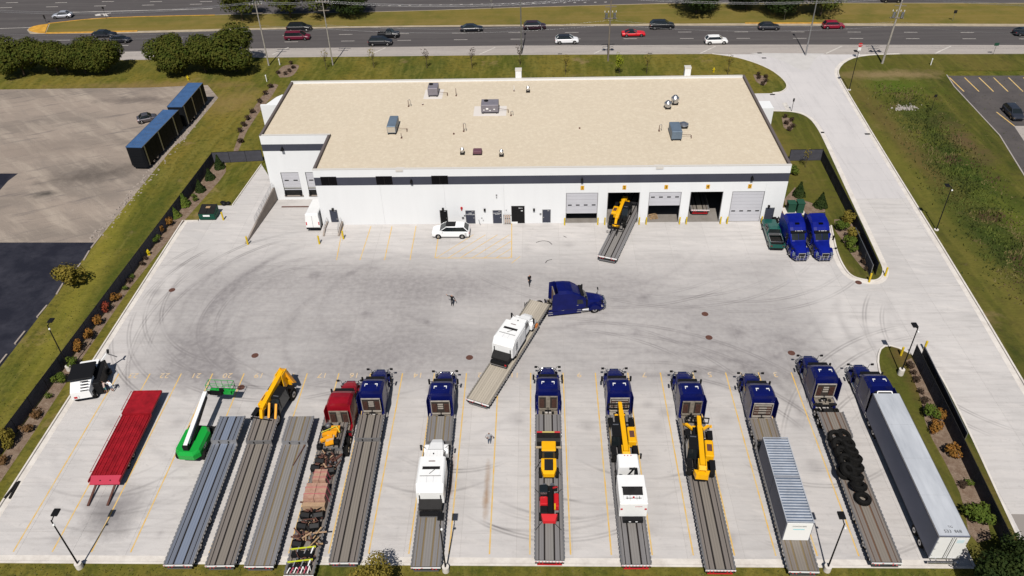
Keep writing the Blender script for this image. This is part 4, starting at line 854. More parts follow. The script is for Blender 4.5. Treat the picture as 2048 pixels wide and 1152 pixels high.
wires = thing('overhead_wires', 'thin overhead power wires strung between the utility poles', 'power line', (0, 0, 0))
for dx, dz, nm in ((-1.2, 0, 0), (-.6, 0, 0), (.6, 0, 0), (1.2, 0, 0), (0, -4.6, 1), (0, -5.4, 1)):
    mb = MB()
    for (a, b), (c, d) in zip(line, line[1:]):
        L = math.hypot(c-a, d-b); pts = []
        for k in range(nseg+1):
            u = k/nseg; pts.append((a+(c-a)*u, b+(d-b)*u+dx*.5, 13.0+dz-4*u*(1-u)*L*.022))
        for p, q in zip(pts, pts[1:]): mb.cyl(p, q, .018, 'steel', seg=3, cap=False)
    mb.build('wire', wires)
def sign(px, py, l, h, w_, hh, m, pole_m='steel', z=0, octo=False, txt=None, rz=0):
    t = thing('road_sign', l, 'sign', (*G(px, py), GT), rz); MB().cyl((0, .03, 0), (0, .03, h), .04, pole_m, seg=6).build('post', t)
    if octo:
        P = [(.45*cos(pi/8+k*pi/4), h-.1+.45*sin(pi/8+k*pi/4)) for k in range(8)]
        MB().prism(P, -.03, .0, m, 'y').build('sign_face', t); P = [(x*.9, h-.1+(z_-h+.1)*.9) for x, z_ in P]
        o = link('lettering', text_mesh('STOP', .34, 'white', .004), t, (0, -.045, h-.1)); o.rotation_euler = (pi/2, 0, 0)
        MB().box(-.3, .3, -.03, 0, h-1.25, h-.62, 'white').build('plate', t)
    else: MB().box(-w_/2, w_/2, -.03, 0, h-hh, h, m).build('sign_face', t)
sign(1714, 118, 'red octagonal STOP sign with a white plate at the drive exit', 2.9, 0, 0, 'red', octo=True)
sign(1986, 110, 'small green road sign on two posts on the east verge', 2.4, .9, .6, 'green_box'); sign(1583, 223, 'dark backed sign on the island kerb by the side drive', 2.4, .3, .6, 'dark', 'dark')
sign(1862, 222, 'dark backed small sign on a thin post beside the ditch', 3.0, .5, .5, 'dark', 'dark'); sign(1568, 41, 'white road sign on the median under the trees', 2.6, .7, .8, 'white'); sign(1905, 43, 'dark sign on the open eastern median', 2.4, .7, .7, 'dark'); sign(93, 46, 'dark sign on the western nose of the median', 1.8, .4, .9, 'dark', 'dark'); sign(213, 38, 'dark backed sign beside the painted road arrow', 2.8, .5, .5, 'dark', 'dark'); sign(983, 20, 'small grey sign on the median edge', 2.5, .5, .6, 'steel')
for px, py, l in ((560, 131, 'white plastic marker post beside the slim pole'), (534, 164, 'white plastic marker post by the small round bed'), (1861, 131, 'pale leaning marker post on the east verge')): MB().cyl((0, 0, 0), (0, 0, 1.3), .09, 'white', seg=6).box(-.1, .1, -.1, .1, 1.1, 1.35, 'white').build('marker_post', None, (*G(px, py), GT), label=l, cat='marker post')
# wheel stops along the black lot
for k, (a, b) in enumerate((((0, 733), (18, 710)), ((34, 689), (54, 664)), ((78, 636), (98, 612)), ((117, 590), (130, 568)), ((156, 540), (165, 528)), ((171, 522), (182, 503)), ((186, 497), (207, 470)))):
    A, B_ = G(*a), G(*b); MB().bar((A[0]-.2, A[1], .1), (B_[0]-.2, B_[1], .1), .22, .18, 'ret_wall').build('wheel_stop', None, label='worn concrete wheel stop at the black lot edge, '+['nearest the frame corner', 'second from the frame corner', 'third from the frame corner', 'just below the small tree', 'just above the small tree', 'second from the patch corner', 'at the patch corner'][k], cat='wheel stop')
# ================================================================== TREES AND SHRUBS
def leafmat(name, c1, c2): return mat(name, c1, .75, n=1, ns=.9, col2=c2, spec=.03)
LF = {'oak': leafmat('leaf_oak', (.034, .052, .009), (.075, .072, .014)), 'dark': leafmat('leaf_dark', (.014, .026, .008), (.034, .046, .012)), 'olive': leafmat('leaf_olive', (.13, .11, .02), (.20, .15, .03)), 'orange': leafmat('leaf_orange', (.26, .11, .025), (.13, .08, .02)), 'red': leafmat('leaf_red', (.25, .045, .03), (.16, .05, .02)), 'green': leafmat('leaf_green', (.05, .085, .015), (.10, .12, .02)), 'lime': leafmat('leaf_lime', (.24, .26, .02), (.12, .15, .015)), 'maroon': leafmat('leaf_maroon', (.06, .035, .025), (.035, .03, .02)), 'brown': leafmat('leaf_brown', (.15, .08, .035), (.09, .055, .025))}
def crown(seed, rx, rz_, n, s, cz, m, lobes=7, cone=False, hollow=.5):
    r = random.Random(seed); mb = MB(); L = []
    for k in range(lobes):
        a = r.random()*6.28; q = r.uniform(.25, .62)*rx; L.append((q*cos(a), q*sin(a), r.uniform(-.35, .55)*rz_, r.uniform(.42, .62)))
    L.append((0, 0, .1*rz_, .7))
    vs = []; fs = []
    for k in range(n):
        l = L[k % len(L)]; u = r.uniform(-1, 1); a = r.random()*6.28; q = sqrt(1-u*u); rad = r.uniform(hollow, 1.0)**.5 * r.uniform(.9, 1.08)
        d = Vector((q*cos(a), q*sin(a), u))
        p = Vector((l[0]+d.x*rx*l[3]*rad, l[1]+d.y*rx*l[3]*rad, cz+l[2]+d.z*rz_*l[3]*rad))
        if cone:
            h = r.random()**1.4; a = r.random()*6.28; q = rx*(1-h)*r.uniform(.55, 1.05); p = Vector((q*cos(a), q*sin(a), cz+h*rz_)); d = Vector((cos(a), sin(a), .6))
        nn = (d+Vector((r.uniform(-.7, .7), r.uniform(-.7, .7), r.uniform(-.3, .9)))).normalized(); t1 = nn.orthogonal().normalized(); t1.rotate(Matrix.Rotation(r.random()*3, 3, nn)); t2 = nn.cross(t1); z = s*r.uniform(.6, 1.3)
        o = len(vs); vs += [tuple(p-t1*z), tuple(p+t2*z*.6), tuple(p+t1*z), tuple(p-t2*z*.6)]; fs.append((o, o+1, o+2, o+3))
    mb.add(vs, fs, LF[m]); return mb.mesh('crown')
def trunk(h, r0, rx, n=6, seed=1, m='bark'):
    r = random.Random(seed); mb = MB(); mb.cyl((0, 0, -.1), (0, 0, h), r0, m, r0*.6, 8)
    for k in range(n):
        a = k*2.4+r.random(); e = (cos(a)*rx*r.uniform(.5, .8), sin(a)*rx*r.uniform(.5, .8), h+r.uniform(.4, 1.1)*rx*.6)
        mb.cyl((0, 0, h*r.uniform(.5, .95)), e, r0*.4, m, r0*.12, 5)
    return mb.mesh('trunk')
TC = {}
def tree(kind, name, cat, label, loc, rz=0, sc=(1, 1, 1), group=None, z=GT):
    if kind not in TC:
        TC[kind] = KINDS_[kind]()
    c, t = TC[kind]; o = thing(name, label, cat, (loc[0], loc[1], z), rz, group); o.scale = sc
    link('crown', c, o); link('trunk', t, o); return o
KINDS_ = {
 'oakA': lambda: (crown(11, 5.0, 3.9, 11000, .24, 4.1, 'oak', 10), trunk(2.2, .25, 3.2)), 'oakB': lambda: (crown(12, 4.7, 4.1, 11000, .24, 4.2, 'oak', 9), trunk(2.2, .25, 3.0, seed=2)), 'oakC': lambda: (crown(13, 4.6, 3.7, 10000, .24, 3.8, 'oak', 9), trunk(2.0, .22, 2.8, seed=3)),
 'medA': lambda: (crown(21, 5.6, 3.4, 3600, .3, 5.0, 'oak', 11, hollow=.2), trunk(3.4, .22, 4.2, 9)), 'medB': lambda: (crown(22, 6.2, 3.2, 7500, .28, 4.2, 'dark', 11), trunk(2.8, .25, 4.2, 8)),
 'sapA': lambda: (crown(31, .9, 1.5, 90, .11, 2.6, 'olive', 6), trunk(2.6, .05, .8, 9)), 'sapB': lambda: (crown(32, .85, 1.3, 80, .12, 2.7, 'maroon', 6), trunk(2.6, .05, .8, 10)), 'sapL': lambda: (crown(33, .8, 1.7, 380, .13, 2.2, 'lime', 7), trunk(1.6, .05, .6)),
 'parkT': lambda: (crown(41, 2.1, 2.0, 1500, .2, 2.2, 'olive', 8), trunk(1.4, .1, 1.5)), 'botT': lambda: (crown(42, 2.6, 2.2, 3200, .15, 3.4, 'olive', 11, hollow=.3), trunk(2.4, .12, 2.0, 9)), 'botD': lambda: (crown(43, 3.2, 3.2, 5200, .17, 3.5, 'dark', 10), trunk(2.2, .16, 2.4)),
 'con': lambda: (crown(51, 1.0, 2.2, 900, .2, .1, 'dark', cone=True), trunk(1.8, .05, .3)), 'conG': lambda: (crown(52, 1.0, 2.0, 900, .2, .1, 'green', cone=True), trunk(1.6, .05, .3)),
 'shG': lambda: (crown(61, .95, .8, 620, .13, .75, 'green'), trunk(.5, .04, .6)), 'shO': lambda: (crown(62, .85, .8, 520, .12, .75, 'orange'), trunk(.5, .04, .6)), 'shR': lambda: (crown(63, .9, .8, 520, .12, .75, 'red'), trunk(.5, .04, .6)),
 'shS': lambda: (crown(64, .45, .4, 170, .1, .35, 'maroon'), trunk(.3, .03, .3)), 'shT': lambda: (crown(65, .5, .4, 170, .1, .35, 'green'), trunk(.3, .03, .3)), 'shB': lambda: (crown(66, .75, .6, 420, .12, .55, 'brown'), trunk(.4, .03, .5)), 'shY': lambda: (crown(67, 1.25, 1.2, 1100, .14, 1.1, 'olive'), trunk(.8, .05, .8))}
gW = 'round leafy trees along the road verge'
for k, (kind, px, py, l, s) in enumerate((('oakA', 50, 152, 'large round tree at the far west end of the verge', 1.0), ('oakB', 118, 150, 'second round tree from the west in the western cluster', .93), ('oakC', 172, 148, 'third round tree from the west in the western cluster', .95), ('oakC', 214, 146, 'easternmost tree of the western cluster, near the dark cars', .98), ('oakB', 346, 146, 'westernmost tree of the cluster beside the utility pole', 1.0), ('oakC', 412, 146, 'middle tree of the cluster beside the utility pole', 1.0), ('oakA', 474, 143, 'tallest round tree right beside the grey utility pole', 1.12))):
    tree(kind, 'round_tree', 'tree', l, G(px, py), k*1.3, (s, s, s), gW)
for k, (kind, px, py, l, s) in enumerate((('medA', 486, 42, 'sparse median tree above the western cluster', 1), ('medA', 582, 37, 'sparse median tree between the two slim poles', 1), ('medA', 652, 33, 'median tree just right of the pale slim pole', .95), ('medB', 700, 31, 'dark median tree furthest right of the western group', .9), ('medB', 1392, 27, 'broad dark median tree left of the white median sign', 1.0), ('medB', 1492, 21, 'small dark median tree between the broad one and the sign', .75), ('medB', 1568, 30, 'dark median tree behind the white median sign', .95), ('medA', 1640, 33, 'dense median tree behind the red car', 1.05))):
    tree(kind, 'median_tree', 'tree', l, G(px, py), k*1.7, (s, s, s), 'trees on the median')
for k, (kind, px, py, l) in enumerate((('sapA', 653, 140, 'thin pale sapling beside the slim pale pole'), ('sapA', 748, 137, 'thin yellowish sapling on the verge behind the black car pair'), ('sapB', 854, 138, 'thin dark leaved sapling, west one of the dark pair'), ('sapB', 944, 138, 'thin dark leaved sapling, east one of the dark pair'), ('sapB', 1040, 132, 'thin dark sapling at the foot of the tall street lamp'), ('sapA', 1131, 150, 'faint thin sapling right of the first white column'), ('sapL', 1238, 150, 'bright yellow-green sapling behind the roof edge'), ('sapA', 1293, 149, 'faint sapling right of the bright yellow-green one'), ('sapA', 1455, 150, 'thin sapling near the hydrant behind the depot'))):
    tree(kind, 'sapling', 'sapling', l, G(px, py), k*2.1, (1.15, 1.15, 1.15), 'young trees on the verge')
tree('parkT', 'small_tree', 'tree', 'small autumn tinted tree on the west lawn by the black lot', G(147, 573), 0, (.95, .95, .95))
tree('botT', 'small_tree', 'tree', 'olive autumn tree at the bottom edge left of the middle lamp post', (G(762, 1150)[0], 37.9), 0, (.82, .82, .8))
tree('botD', 'evergreen_tree', 'tree', 'dark evergreen tree at the bottom corner behind the van trailer', (38.6, 38.2), 0, (.88, .88, .88)); tree('botD', 'evergreen_tree', 'tree', 'dark evergreen tree at the bottom corner beside the planter fence', (41.4, 39.8), 2, (.75, .75, .7))
W_ = [('con', 440, 337, 'upper conifer beside the fence corner'), ('con', 421, 359, 'second conifer down the west bed'), ('con', 402, 383, 'third conifer down the west bed'), ('conG', 370, 412, 'light green conifer fourth down the west bed'), ('conG', 351, 434, 'light green conifer just above the first orange shrub'), ('shO', 338, 452, 'orange shrub just below the conifers'), ('shO', 322, 469, 'orange shrub second below the conifers'), ('shG', 312, 486, 'green shrub above the hydrant'), ('shT', 389, 396, 'tiny shrub between third and fourth conifers'), ('shT', 391, 403, 'tiny shrub lower of the two by the third conifer'),
 ('shS', 292, 520, 'tiny dark shrub below the hydrant'), ('shS', 285, 532, 'tiny rusty shrub second below the hydrant'), ('shT', 267, 557, 'tiny green shrub above the plate'), ('shS', 261, 566, 'tiny dark shrub at the middle of the west bed'), ('shT', 252, 581, 'tiny green shrub just above the orange shrub row'), ('shO', 232, 602, 'uppermost orange shrub of the lower row'), ('shR', 212, 625, 'red shrub in the west bed'), ('shO', 195, 652, 'orange shrub just below the red one'), ('shO', 181, 677, 'second orange shrub below the red one'), ('shO', 160, 702, 'large orange shrub nearest the lamp post'), ('shG', 146, 733, 'green shrub at the lamp post base'), ('shG', 121, 766, 'green shrub beside the white sweeper'), ('shT', 99, 798, 'small green shrub below the white sweeper'), ('shB', 75, 834, 'brown shrub in the lower west bed'), ('shB', 55, 864, 'brown shrub second in the lower west bed'), ('shY', 24, 890, 'big yellow-green shrub at the left frame edge'), ('shB', 10, 928, 'brown shrub below the big yellow-green one')]
for k, (kind, px, py, l) in enumerate(W_): tree(kind, 'conifer' if 'con' in kind else 'shrub', 'conifer' if 'con' in kind else 'shrub', l, G(px, py), k*1.1, ((.85 if kind == 'shY' else .92)+.14*sin(k*3), .9+.14*sin(k*5), .9+.12*cos(k*4)), 'plants in the west bed')
N_ = [(541, 177, 'nearest the building corner'), (531, 191, 'second from the corner'), (521, 207, 'third, beside the fin wall'), (507, 227, 'fourth, larger'), (497, 240, 'fifth down the strip'), (488, 253, 'sixth down the strip'), (481, 287, 'just above the screen fence'), (480, 266, 'seventh down the strip')]
for k, (px, py, l) in enumerate(N_): tree('shS', 'shrub', 'shrub', 'dark shrub in the north-west strip bed, '+l, G(px, py), k, (1.3, 1.3, 1.3), 'shrubs in the north-west strip')
for nm, lst, wd in (('round bed by the depot rear corner', [(556, 149), (571, 151), (580, 145), (588, 138), (583, 129)], 'shS'), ('bed behind the east roof corner', [(1515, 152), (1517, 159), (1532, 157), (1532, 165), (1525, 171)], 'shS'), ('bed on the side island', [(1569, 237), (1583, 244), (1573, 250), (1586, 256), (1578, 262)], 'shS')):
    for k, (px, py) in enumerate(lst): tree(wd, 'shrub', 'shrub', 'small dark shrub in the '+nm+', '+['lowest', 'left', 'centre', 'right', 'uppermost'][k], G(px, py), k, (1.1, 1.1, 1.1), 'shrubs in the '+nm)
E_ = [('con', 1597, 392, 'dark conifer on the side lawn behind the transformers'), ('con', 1640, 414, 'dark conifer right of the transformers'), ('sapA', 1610, 336, 'sparse young tree below the screen fence'), ('shG', 1582, 350, 'low green shrub near the depot east wall'), ('shY', 1691, 450, 'tall tawny shrub behind the parked tractors'), ('shG', 1682, 462, 'green shrub behind the parked tractors'), ('shY', 1703, 484, 'tawny shrub beside the gate leaf'), ('shG', 1696, 494, 'green shrub beside the gate leaf'), ('shT', 1713, 501, 'tiny shrub below the tawny one'), ('shT', 1706, 506, 'tiny shrub left of its twin'), ('shS', 1721, 514, 'tiny dark shrub halfway to the planter tip'), ('shS', 1727, 529, 'tiny dark shrub near the planter tip'), ('shS', 1733, 542, 'last tiny shrub at the planter tip'),
 ('shS', 1817, 735, 'first tiny shrub beside the lower planter lamp'), ('shS', 1824, 750, 'second tiny shrub in the lower planter'), ('shS', 1831, 766, 'third tiny shrub in the lower planter'), ('shS', 1841, 788, 'fourth tiny shrub in the lower planter'), ('shS', 1849, 806, 'fifth tiny shrub in the lower planter'), ('shO', 1876, 838, 'orange shrub upper in the lower planter'), ('shG', 1860, 836, 'green shrub touching the orange shrub'), ('shO', 1870, 866, 'large tawny shrub in the lower planter'), ('shO', 1903, 912, 'rusty shrub halfway down the lower planter'), ('shS', 1924, 974, 'tiny dark shrub in the lower planter mulch'), ('shT', 1935, 972, 'tiny green shrub in the lower planter mulch'), ('shG', 1958, 1046, 'big green shrub beside the van trailer rear'), ('shG', 1948, 1036, 'second green shrub beside the van trailer rear')]
for k, (kind, px, py, l) in enumerate(E_): tree(kind, {'c': 'conifer', 's': 'shrub'}[kind[0]] if kind != 'sapL' else 'sapling', 'conifer' if kind == 'con' else ('sapling' if kind == 'sapL' else 'shrub'), l, G(px, py), k*1.3, ((1.25 if 'big' in l or 'second green' in l else 1.0+.14*sin(k*3)),)*3, 'plants east of the yard')
# ================================================================== WHEELS
def wheel(parent, x, y, z, r, w_, side, dual=False, rim='rim', name='wheel', rr=.55):
    """axle along x; side = +1 when the outer face looks to +x"""
    key = (round(r, 3), round(w_, 3), rim, rr)
    if key not in WM:
        mb = MB(); prof = [(-w_/2, r*.6), (-w_/2, r*.9), (-w_*.38, r), (w_*.38, r), (w_/2, r*.9), (w_/2, r*.6)]
        n = 16
        rings = [[(px, q*cos(2*pi*k/n), q*sin(2*pi*k/n)) for k in range(n)] for px, q in prof]
        mb.loft(rings, 'tyre', True, False); t = mb.mesh('tyre')
        m2 = MB().cyl((w_*.46, 0, 0), (w_*.52, 0, 0), r*rr, rim, r*rr*.92, 14).cyl((w_*.52, 0, 0), (w_*.6, 0, 0), r*.2, 'dark', seg=8); WM[key] = (t, m2.mesh('rim'))
    t, rm = WM[key]; o = link(name, None, parent, (x, y, z)); o.rotation_euler = (0, 0, 0 if side > 0 else pi)
    link('tyre', t, o)
    if dual: link('tyre', t, o, (-w_*1.15, 0, 0))
    link('rim', rm, o); return o
WM = {}
# ================================================================== TRACTOR UNITS
PT = {k: mat(k, c, .3, .0, n=.35, ns=.8, coat=.12, spec=.15, det=7) for k, c in (('navy_paint', (.005, .009, .10)), ('blue_paint', (.005, .012, .20)), ('red_paint', (.30, .008, .018)))}
def tractor(label, loc, rz, paint, marks=True, rack='alu', headache=1, front_text=False, group=None):
    t = thing('semi_tractor', label, 'semi truck', (loc[0], loc[1], 0), rz, group)
    p = PT[paint]
    for s in (-1, 1): MB().box(s*.43-.05, s*.43+.05, -9.7, -.6, .72, .98, 'dark').build('chassis_rail', t)
    def ring(y, w_, zb, zs, zt, k=.84): return [(-w_*.96, y, zb), (w_*.96, y, zb), (w_, y, zb+.25), (w_, y, zs), (w_*k, y, zt-.04), (w_*k*.6, y, zt), (-w_*k*.6, y, zt), (-w_*k, y, zt-.04), (-w_, y, zs), (-w_, y, zb+.25)]
    MB().loft([ring(-.12, .56, .62, 1.12, 1.34), ring(-.5, .74, .62, 1.3, 1.52), ring(-1.2, .86, .62, 1.5, 1.72), ring(-2.15, 1.02, .8, 1.65, 1.92)], p).build('hood', t)
    for s in (-1, 1):
        a = []; 
        for k in range(7):
            th = pi*(.02+.96*k/6); a.append((-1.35+.72*cos(th), .52+.74*sin(th)))
        MB().prism(a, s*.72, s*1.24, p).build('fender', t)
        MB().prism([(-.28, .85), (-.55, 1.2), (-.5, .8)], s*.78, s*1.12, 'chrome').build('headlight', t)
        wheel(t, s*1.08, -1.35, .52, .52, .3, s)
    MB().box(-.46, .46, -.12, -.02, .55, 1.38, 'chrome').box(-.4, .4, -.02, .0, .62, 1.3, 'dark').build('grille', t)
    MB().loft([[(x*1.0, y, z) for x, y, z in ((-1.2, -.75, .32), (-.75, .02, .32), (.75, .02, .32), (1.2, -.75, .32), (1.15, -.8, .32), (-1.15, -.8, .32))], [(x, y, z) for x, y, z in ((-1.2, -.75, .62), (-.75, .02, .62), (.75, .02, .62), (1.2, -.75, .62), (1.15, -.8, .62), (-1.15, -.8, .62))]], p).build('bumper', t)
    mb = MB()
    for z in (.5, .78, 1.05): mb.path([(-1.1, -.25, z), (-.72, .18, z), (.72, .18, z), (1.1, -.25, z)], .035, 'chrome')
    for x in (-.7, -.25, .25, .7): mb.cyl((x, .18, .4), (x, .18, 1.15), .03, 'chrome')
    mb.build('bumper_guard', t)
    # cab and sleeper
    MB().loft([ring(-2.1, 1.0, .9, 1.72, 1.9), ring(-2.95, 1.14, .9, 2.55, 2.75), ring(-3.5, 1.2, .9, 3.0, 3.26), ring(-4.15, 1.24, .9, 3.38, 3.68), ring(-4.95, 1.26, .9, 3.5, 3.86, .8), ring(-5.95, 1.28, .9, 3.5, 3.92, .78)], p).build('cab', t)
    wx = MB(); a = Vector((0, -.05, .035))
    for s in (-1, 1):
        q = [(s*.03, -2.2, 2.02), (s*.86, -2.26, 1.98), (s*.86, -2.86, 2.62), (s*.03, -2.84, 2.66)]
        wx.add([tuple(Vector(v)+Vector((0, .03, .05))) for v in q], [(0, 1, 2, 3)], 'car_glass')
    wx.build('windshield', t)
    MB().prism([(-2.75, 2.76), (-2.7, 2.9), (-3.1, 2.98), (-3.15, 2.85)], -1.0, 1.0, 'black').build('sun_visor', t)
    MB().box(-.28, .28, -4.15, -3.75, 3.5, 3.63, 'dark_glass').build('roof_vent', t) if front_text else None
    for s in (-1, 1):
        xs = s*1.225
        d = MB().box(min(xs, xs-s*.1), max(xs, xs-s*.1), -3.75, -2.75, 1.0, 2.6, p).build('cab_door', t)
        MB().prism([(-2.8, 1.75), (-2.95, 2.35), (-3.6, 2.45), (-3.6, 1.75)], xs+s*.004, xs+s*.02, 'car_glass').build('door_window', d)
        MB().box(min(xs, xs+s*.05), max(xs, xs+s*.05), -3.65, -3.45, 1.55, 1.62, 'chrome').build('door_handle', d)
        for y, z in ((-4.7, 2.35), (-4.7, 1.6)): MB().box(min(xs, xs+s*.015), max(xs, xs+s*.015), y-.28, y+.28, z-.18, z+.18, 'dark_glass').build('sleeper_window', t)
        MB().box(min(xs, xs+s*.015), max(xs, xs+s*.015), -5.6, -5.2, .97, 1.22, 'alu').build('side_plate', t)
        k = MB().bbox(s*1.04-.16, s*1.04+.16, -7.2, -3.0, .34, .95, p, .05).build('side_skirt', t)
        for y in (-3.3, -6.9): MB().box(min(s*1.2, s*1.24), max(s*1.2, s*1.24), y-.3, y+.3, .5, .6, 'alu').build('step', k); MB().box(min(s*1.2, s*1.24), max(s*1.2, s*1.24), y-.25, y+.25, .8, .88, 'alu').build('step', k)
        MB().loft([[(s*1.3, -5.95, 1.0), (s*1.25, -5.95, 1.0), (s*1.2, -5.95, 3.75), (s*1.25, -5.95, 3.75)], [(s*1.37, -6.75, 1.1), (s*1.33, -6.75, 1.1), (s*1.33, -6.65, 3.55), (s*1.37, -6.65, 3.55)]], p).build('side_extender', t)
        MB().path([(s*1.12, -2.6, 2.2), (s*1.5, -2.45, 2.3)], .03, 'black').bbox(s*1.55-.1, s*1.55+.1, -2.55, -2.38, 1.85, 2.55, 'black', .03).build('door_mirror', t)
        MB().path([(s*.75, -.75, 1.4), (s*1.0, -.5, 1.85), (s*1.2, -.45, 1.9)], .025, 'black').bbox(s*1.3-.16, s*1.3+.16, -.55, -.42, 1.75, 1.98, 'black', .03).build('hood_mirror', t)
        MB().cyl((s*.98, -2.1, .55), (s*.98, -2.9, .55), .22, 'alu', seg=10).build('air_tank', t)
        for y in (-7.95, -9.15):
            wheel(t, s*1.08, y, .52, .52, .26, s, True)
        MB().box(s*1.0-.28, s*1.0+.28, -9.78, -9.74, .2, .9, 'black').build('mud_flap', t)
    for y in (-7.95, -9.15): MB().cyl((-.9, y, .52), (.9, y, .52), .12, 'dark').build('axle', t)
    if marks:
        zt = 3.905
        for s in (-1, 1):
            MB().box(min(s*.38, s*.68), max(s*.38, s*.68), -4.92, -4.83, 3.84, zt+.01, 'white').box(min(s*.62, s*.68), max(s*.62, s*.68), -5.2, -4.925, 3.85, zt+.02, 'white').build('roof_mark', t)  # L-shaped sheen on the roof fairing, put in as white pieces
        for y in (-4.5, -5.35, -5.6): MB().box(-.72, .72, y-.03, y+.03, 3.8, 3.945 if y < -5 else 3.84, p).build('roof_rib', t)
    if front_text:
        mb = MB(); r = random.Random(4)
        for k in range(11):
            if k == 7: continue
            x = .1+k*.075 if k else -.12; wd = .055 if k else .14; mb.box(x-.3, x-.3+wd, 0, .01, 0, .13, 'white', tx=0 if k % 3 else wd*.2)
        o = mb.build('fleet_lettering', t, (0, -2.93, 2.9)); o.rotation_euler = (radians(-38), 0, pi)
    # headboard rack and deck behind the sleeper
    hb = MB().box(-.95, .95, -6.26, -6.2, 1.3, 3.1, m_rk[1] if headache else m_rk[0]).build('headboard', t)
    m = m_rk[0]
    for x0_, x1_, z0_, z1_ in ((-1, -.93, 1.2, 3.15), (.93, 1, 1.2, 3.15), (-1, 1, 3.08, 3.18), (-1, 1, 1.2, 1.36)): MB().box(x0_, x1_, -6.37, -6.27, z0_, z1_, m_rk[2] if headache in (1, 3) else m).build('rack_frame', hb)
    if headache == 1:
        for z in (2.0, 2.3, 2.6): MB().box(-.28, .28, -6.36, -6.3, z, z+.14, m_rk[2]).build('rack_rung', hb)
    elif headache == 2: MB().box(-.22, .22, -6.38, -6.3, 1.4, 3.1, m).build('rack_rung', hb)
    elif headache == 3:
        for z in (1.75, 2.1, 2.45, 2.8): MB().box(-.85, .85, -6.36, -6.3, z, z+.1, m_rk[2]).build('rack_rung', hb)
    for s in (-1, 1):
        MB().box(s*.5-.12, s*.5+.12, -6.98, -6.7, 1.171, 1.35, 'dark').build('chain_box', t)
        for k in range(4): MB().cyl((s*(.45+.13*k), -6.33, 1.55), (s*(.45+.13*k), -6.33, 2.7), .045, 'brown', seg=6).build('hung_chain', hb)
        MB().box(s*.67-.33, s*.67+.33, -7.05, -6.42, 1.12, 1.17, m if headache == 1 else m_rk[2] if headache == 3 else m).build('deck_plate', t)
    MB().box(-.32, .32, -7.3, -6.85, 1.14, 1.2, m).build('deck_plate', t)
    MB().box(-1.2, 1.2, -7.28, -7.12, .95, 1.13, 'dark').build('crossbar', t)
    MB().cyl((0, -6.4, 1.6), (0, -7.2, 1.3), .035, 'black').build('air_hose', t)
    MB().prism([(.5, -7.9), (.5, -8.5), (.15, -8.9), (-.15, -8.9), (-.5, -8.5), (-.5, -7.9)], 1.02, 1.2, 'dark', 'z').build('fifth_wheel', t)
    return t
m_rk = [mat('rack_alu_dull', (.27, .235, .19), .6, .1, n=.4, ns=3), mat('rack_mesh', (.05, .04, .035), .7, n=.4, ns=9), mat('rack_bright', (.42, .38, .33), .5, .1, n=.3, ns=3)]
# ================================================================== STEP DECK TRAILERS
DKM = {'blue': mat('deck_blue_alu', (.17, .19, .235), .5, .45, n=1, ns=1.1, col2=(.30, .32, .37), stretch=(2, .5, 1), det=9, rnd=.05), 'brownc': mat('deck_centre_brown', (.25, .22, .185), .7, 0, n=1, ns=1.0, col2=(.13, .115, .10), stretch=(2.5, .35, 1), det=9), 'greyc': mat('deck_centre_grey', (.265, .25, .235), .7, 0, n=1, ns=1.0, col2=(.14, .13, .12), stretch=(2.5, .35, 1), det=9), 'bluec': mat('deck_centre_blue', (.27, .30, .36), .5, .2, n=1, ns=1.0, col2=(.13, .165, .24), stretch=(2.5, .35, 1), det=9), 'brown': mat('deck_brown_alu', (.225, .195, .17), .65, .1, n=1, ns=1.3, col2=(.135, .12, .11), stretch=(3, .35, 1), det=9, rnd=.05), 'grey': mat('deck_grey_alu', (.245, .235, .23), .6, .15, n=1, ns=1.1, col2=(.15, .14, .14), stretch=(3, .35, 1), det=9, rnd=.05), 'tan': mat('deck_tan_wood', (.46, .41, .33), .85, n=1, ns=1.2, col2=(.30, .265, .22), stretch=(3, .8, 1), det=9, rnd=.1)}
CHM = {'dark': mat('channel_dark', (.022, .019, .018), .9, spec=.05), 'tan': mat('channel_tan', (.20, .15, .08), .8, n=.3, ns=2), 'rust': mat('channel_rust', (.14, .08, .05), .8, n=.3, ns=2)}
m_rail = {'alu': mat('rail_alu', (.33, .33, .34), .5, .45, n=.3, ns=3, stretch=(1, .5, 1)), 'grey': mat('rail_grey', (.20, .195, .195), .6, .3, n=.3, ns=3), 'tan': mat('rail_tan', (.22, .20, .17), .7)}
UB = None
def unit():
    global UB
    if UB is None: UB = {}
    return UB
def plank(parent, x0_, x1_, y0_, y1_, z0_, z1_, m, name='deck_plank'):
    k = m.name
    if k not in unit(): UB[k] = MB().box(0, 1, 0, 1, 0, 1, m).mesh('plank')
    o = link(name, UB[k], parent, (x0_, y0_, z0_)); o.scale = (x1_-x0_, y1_-y0_, z1_-z0_); return o
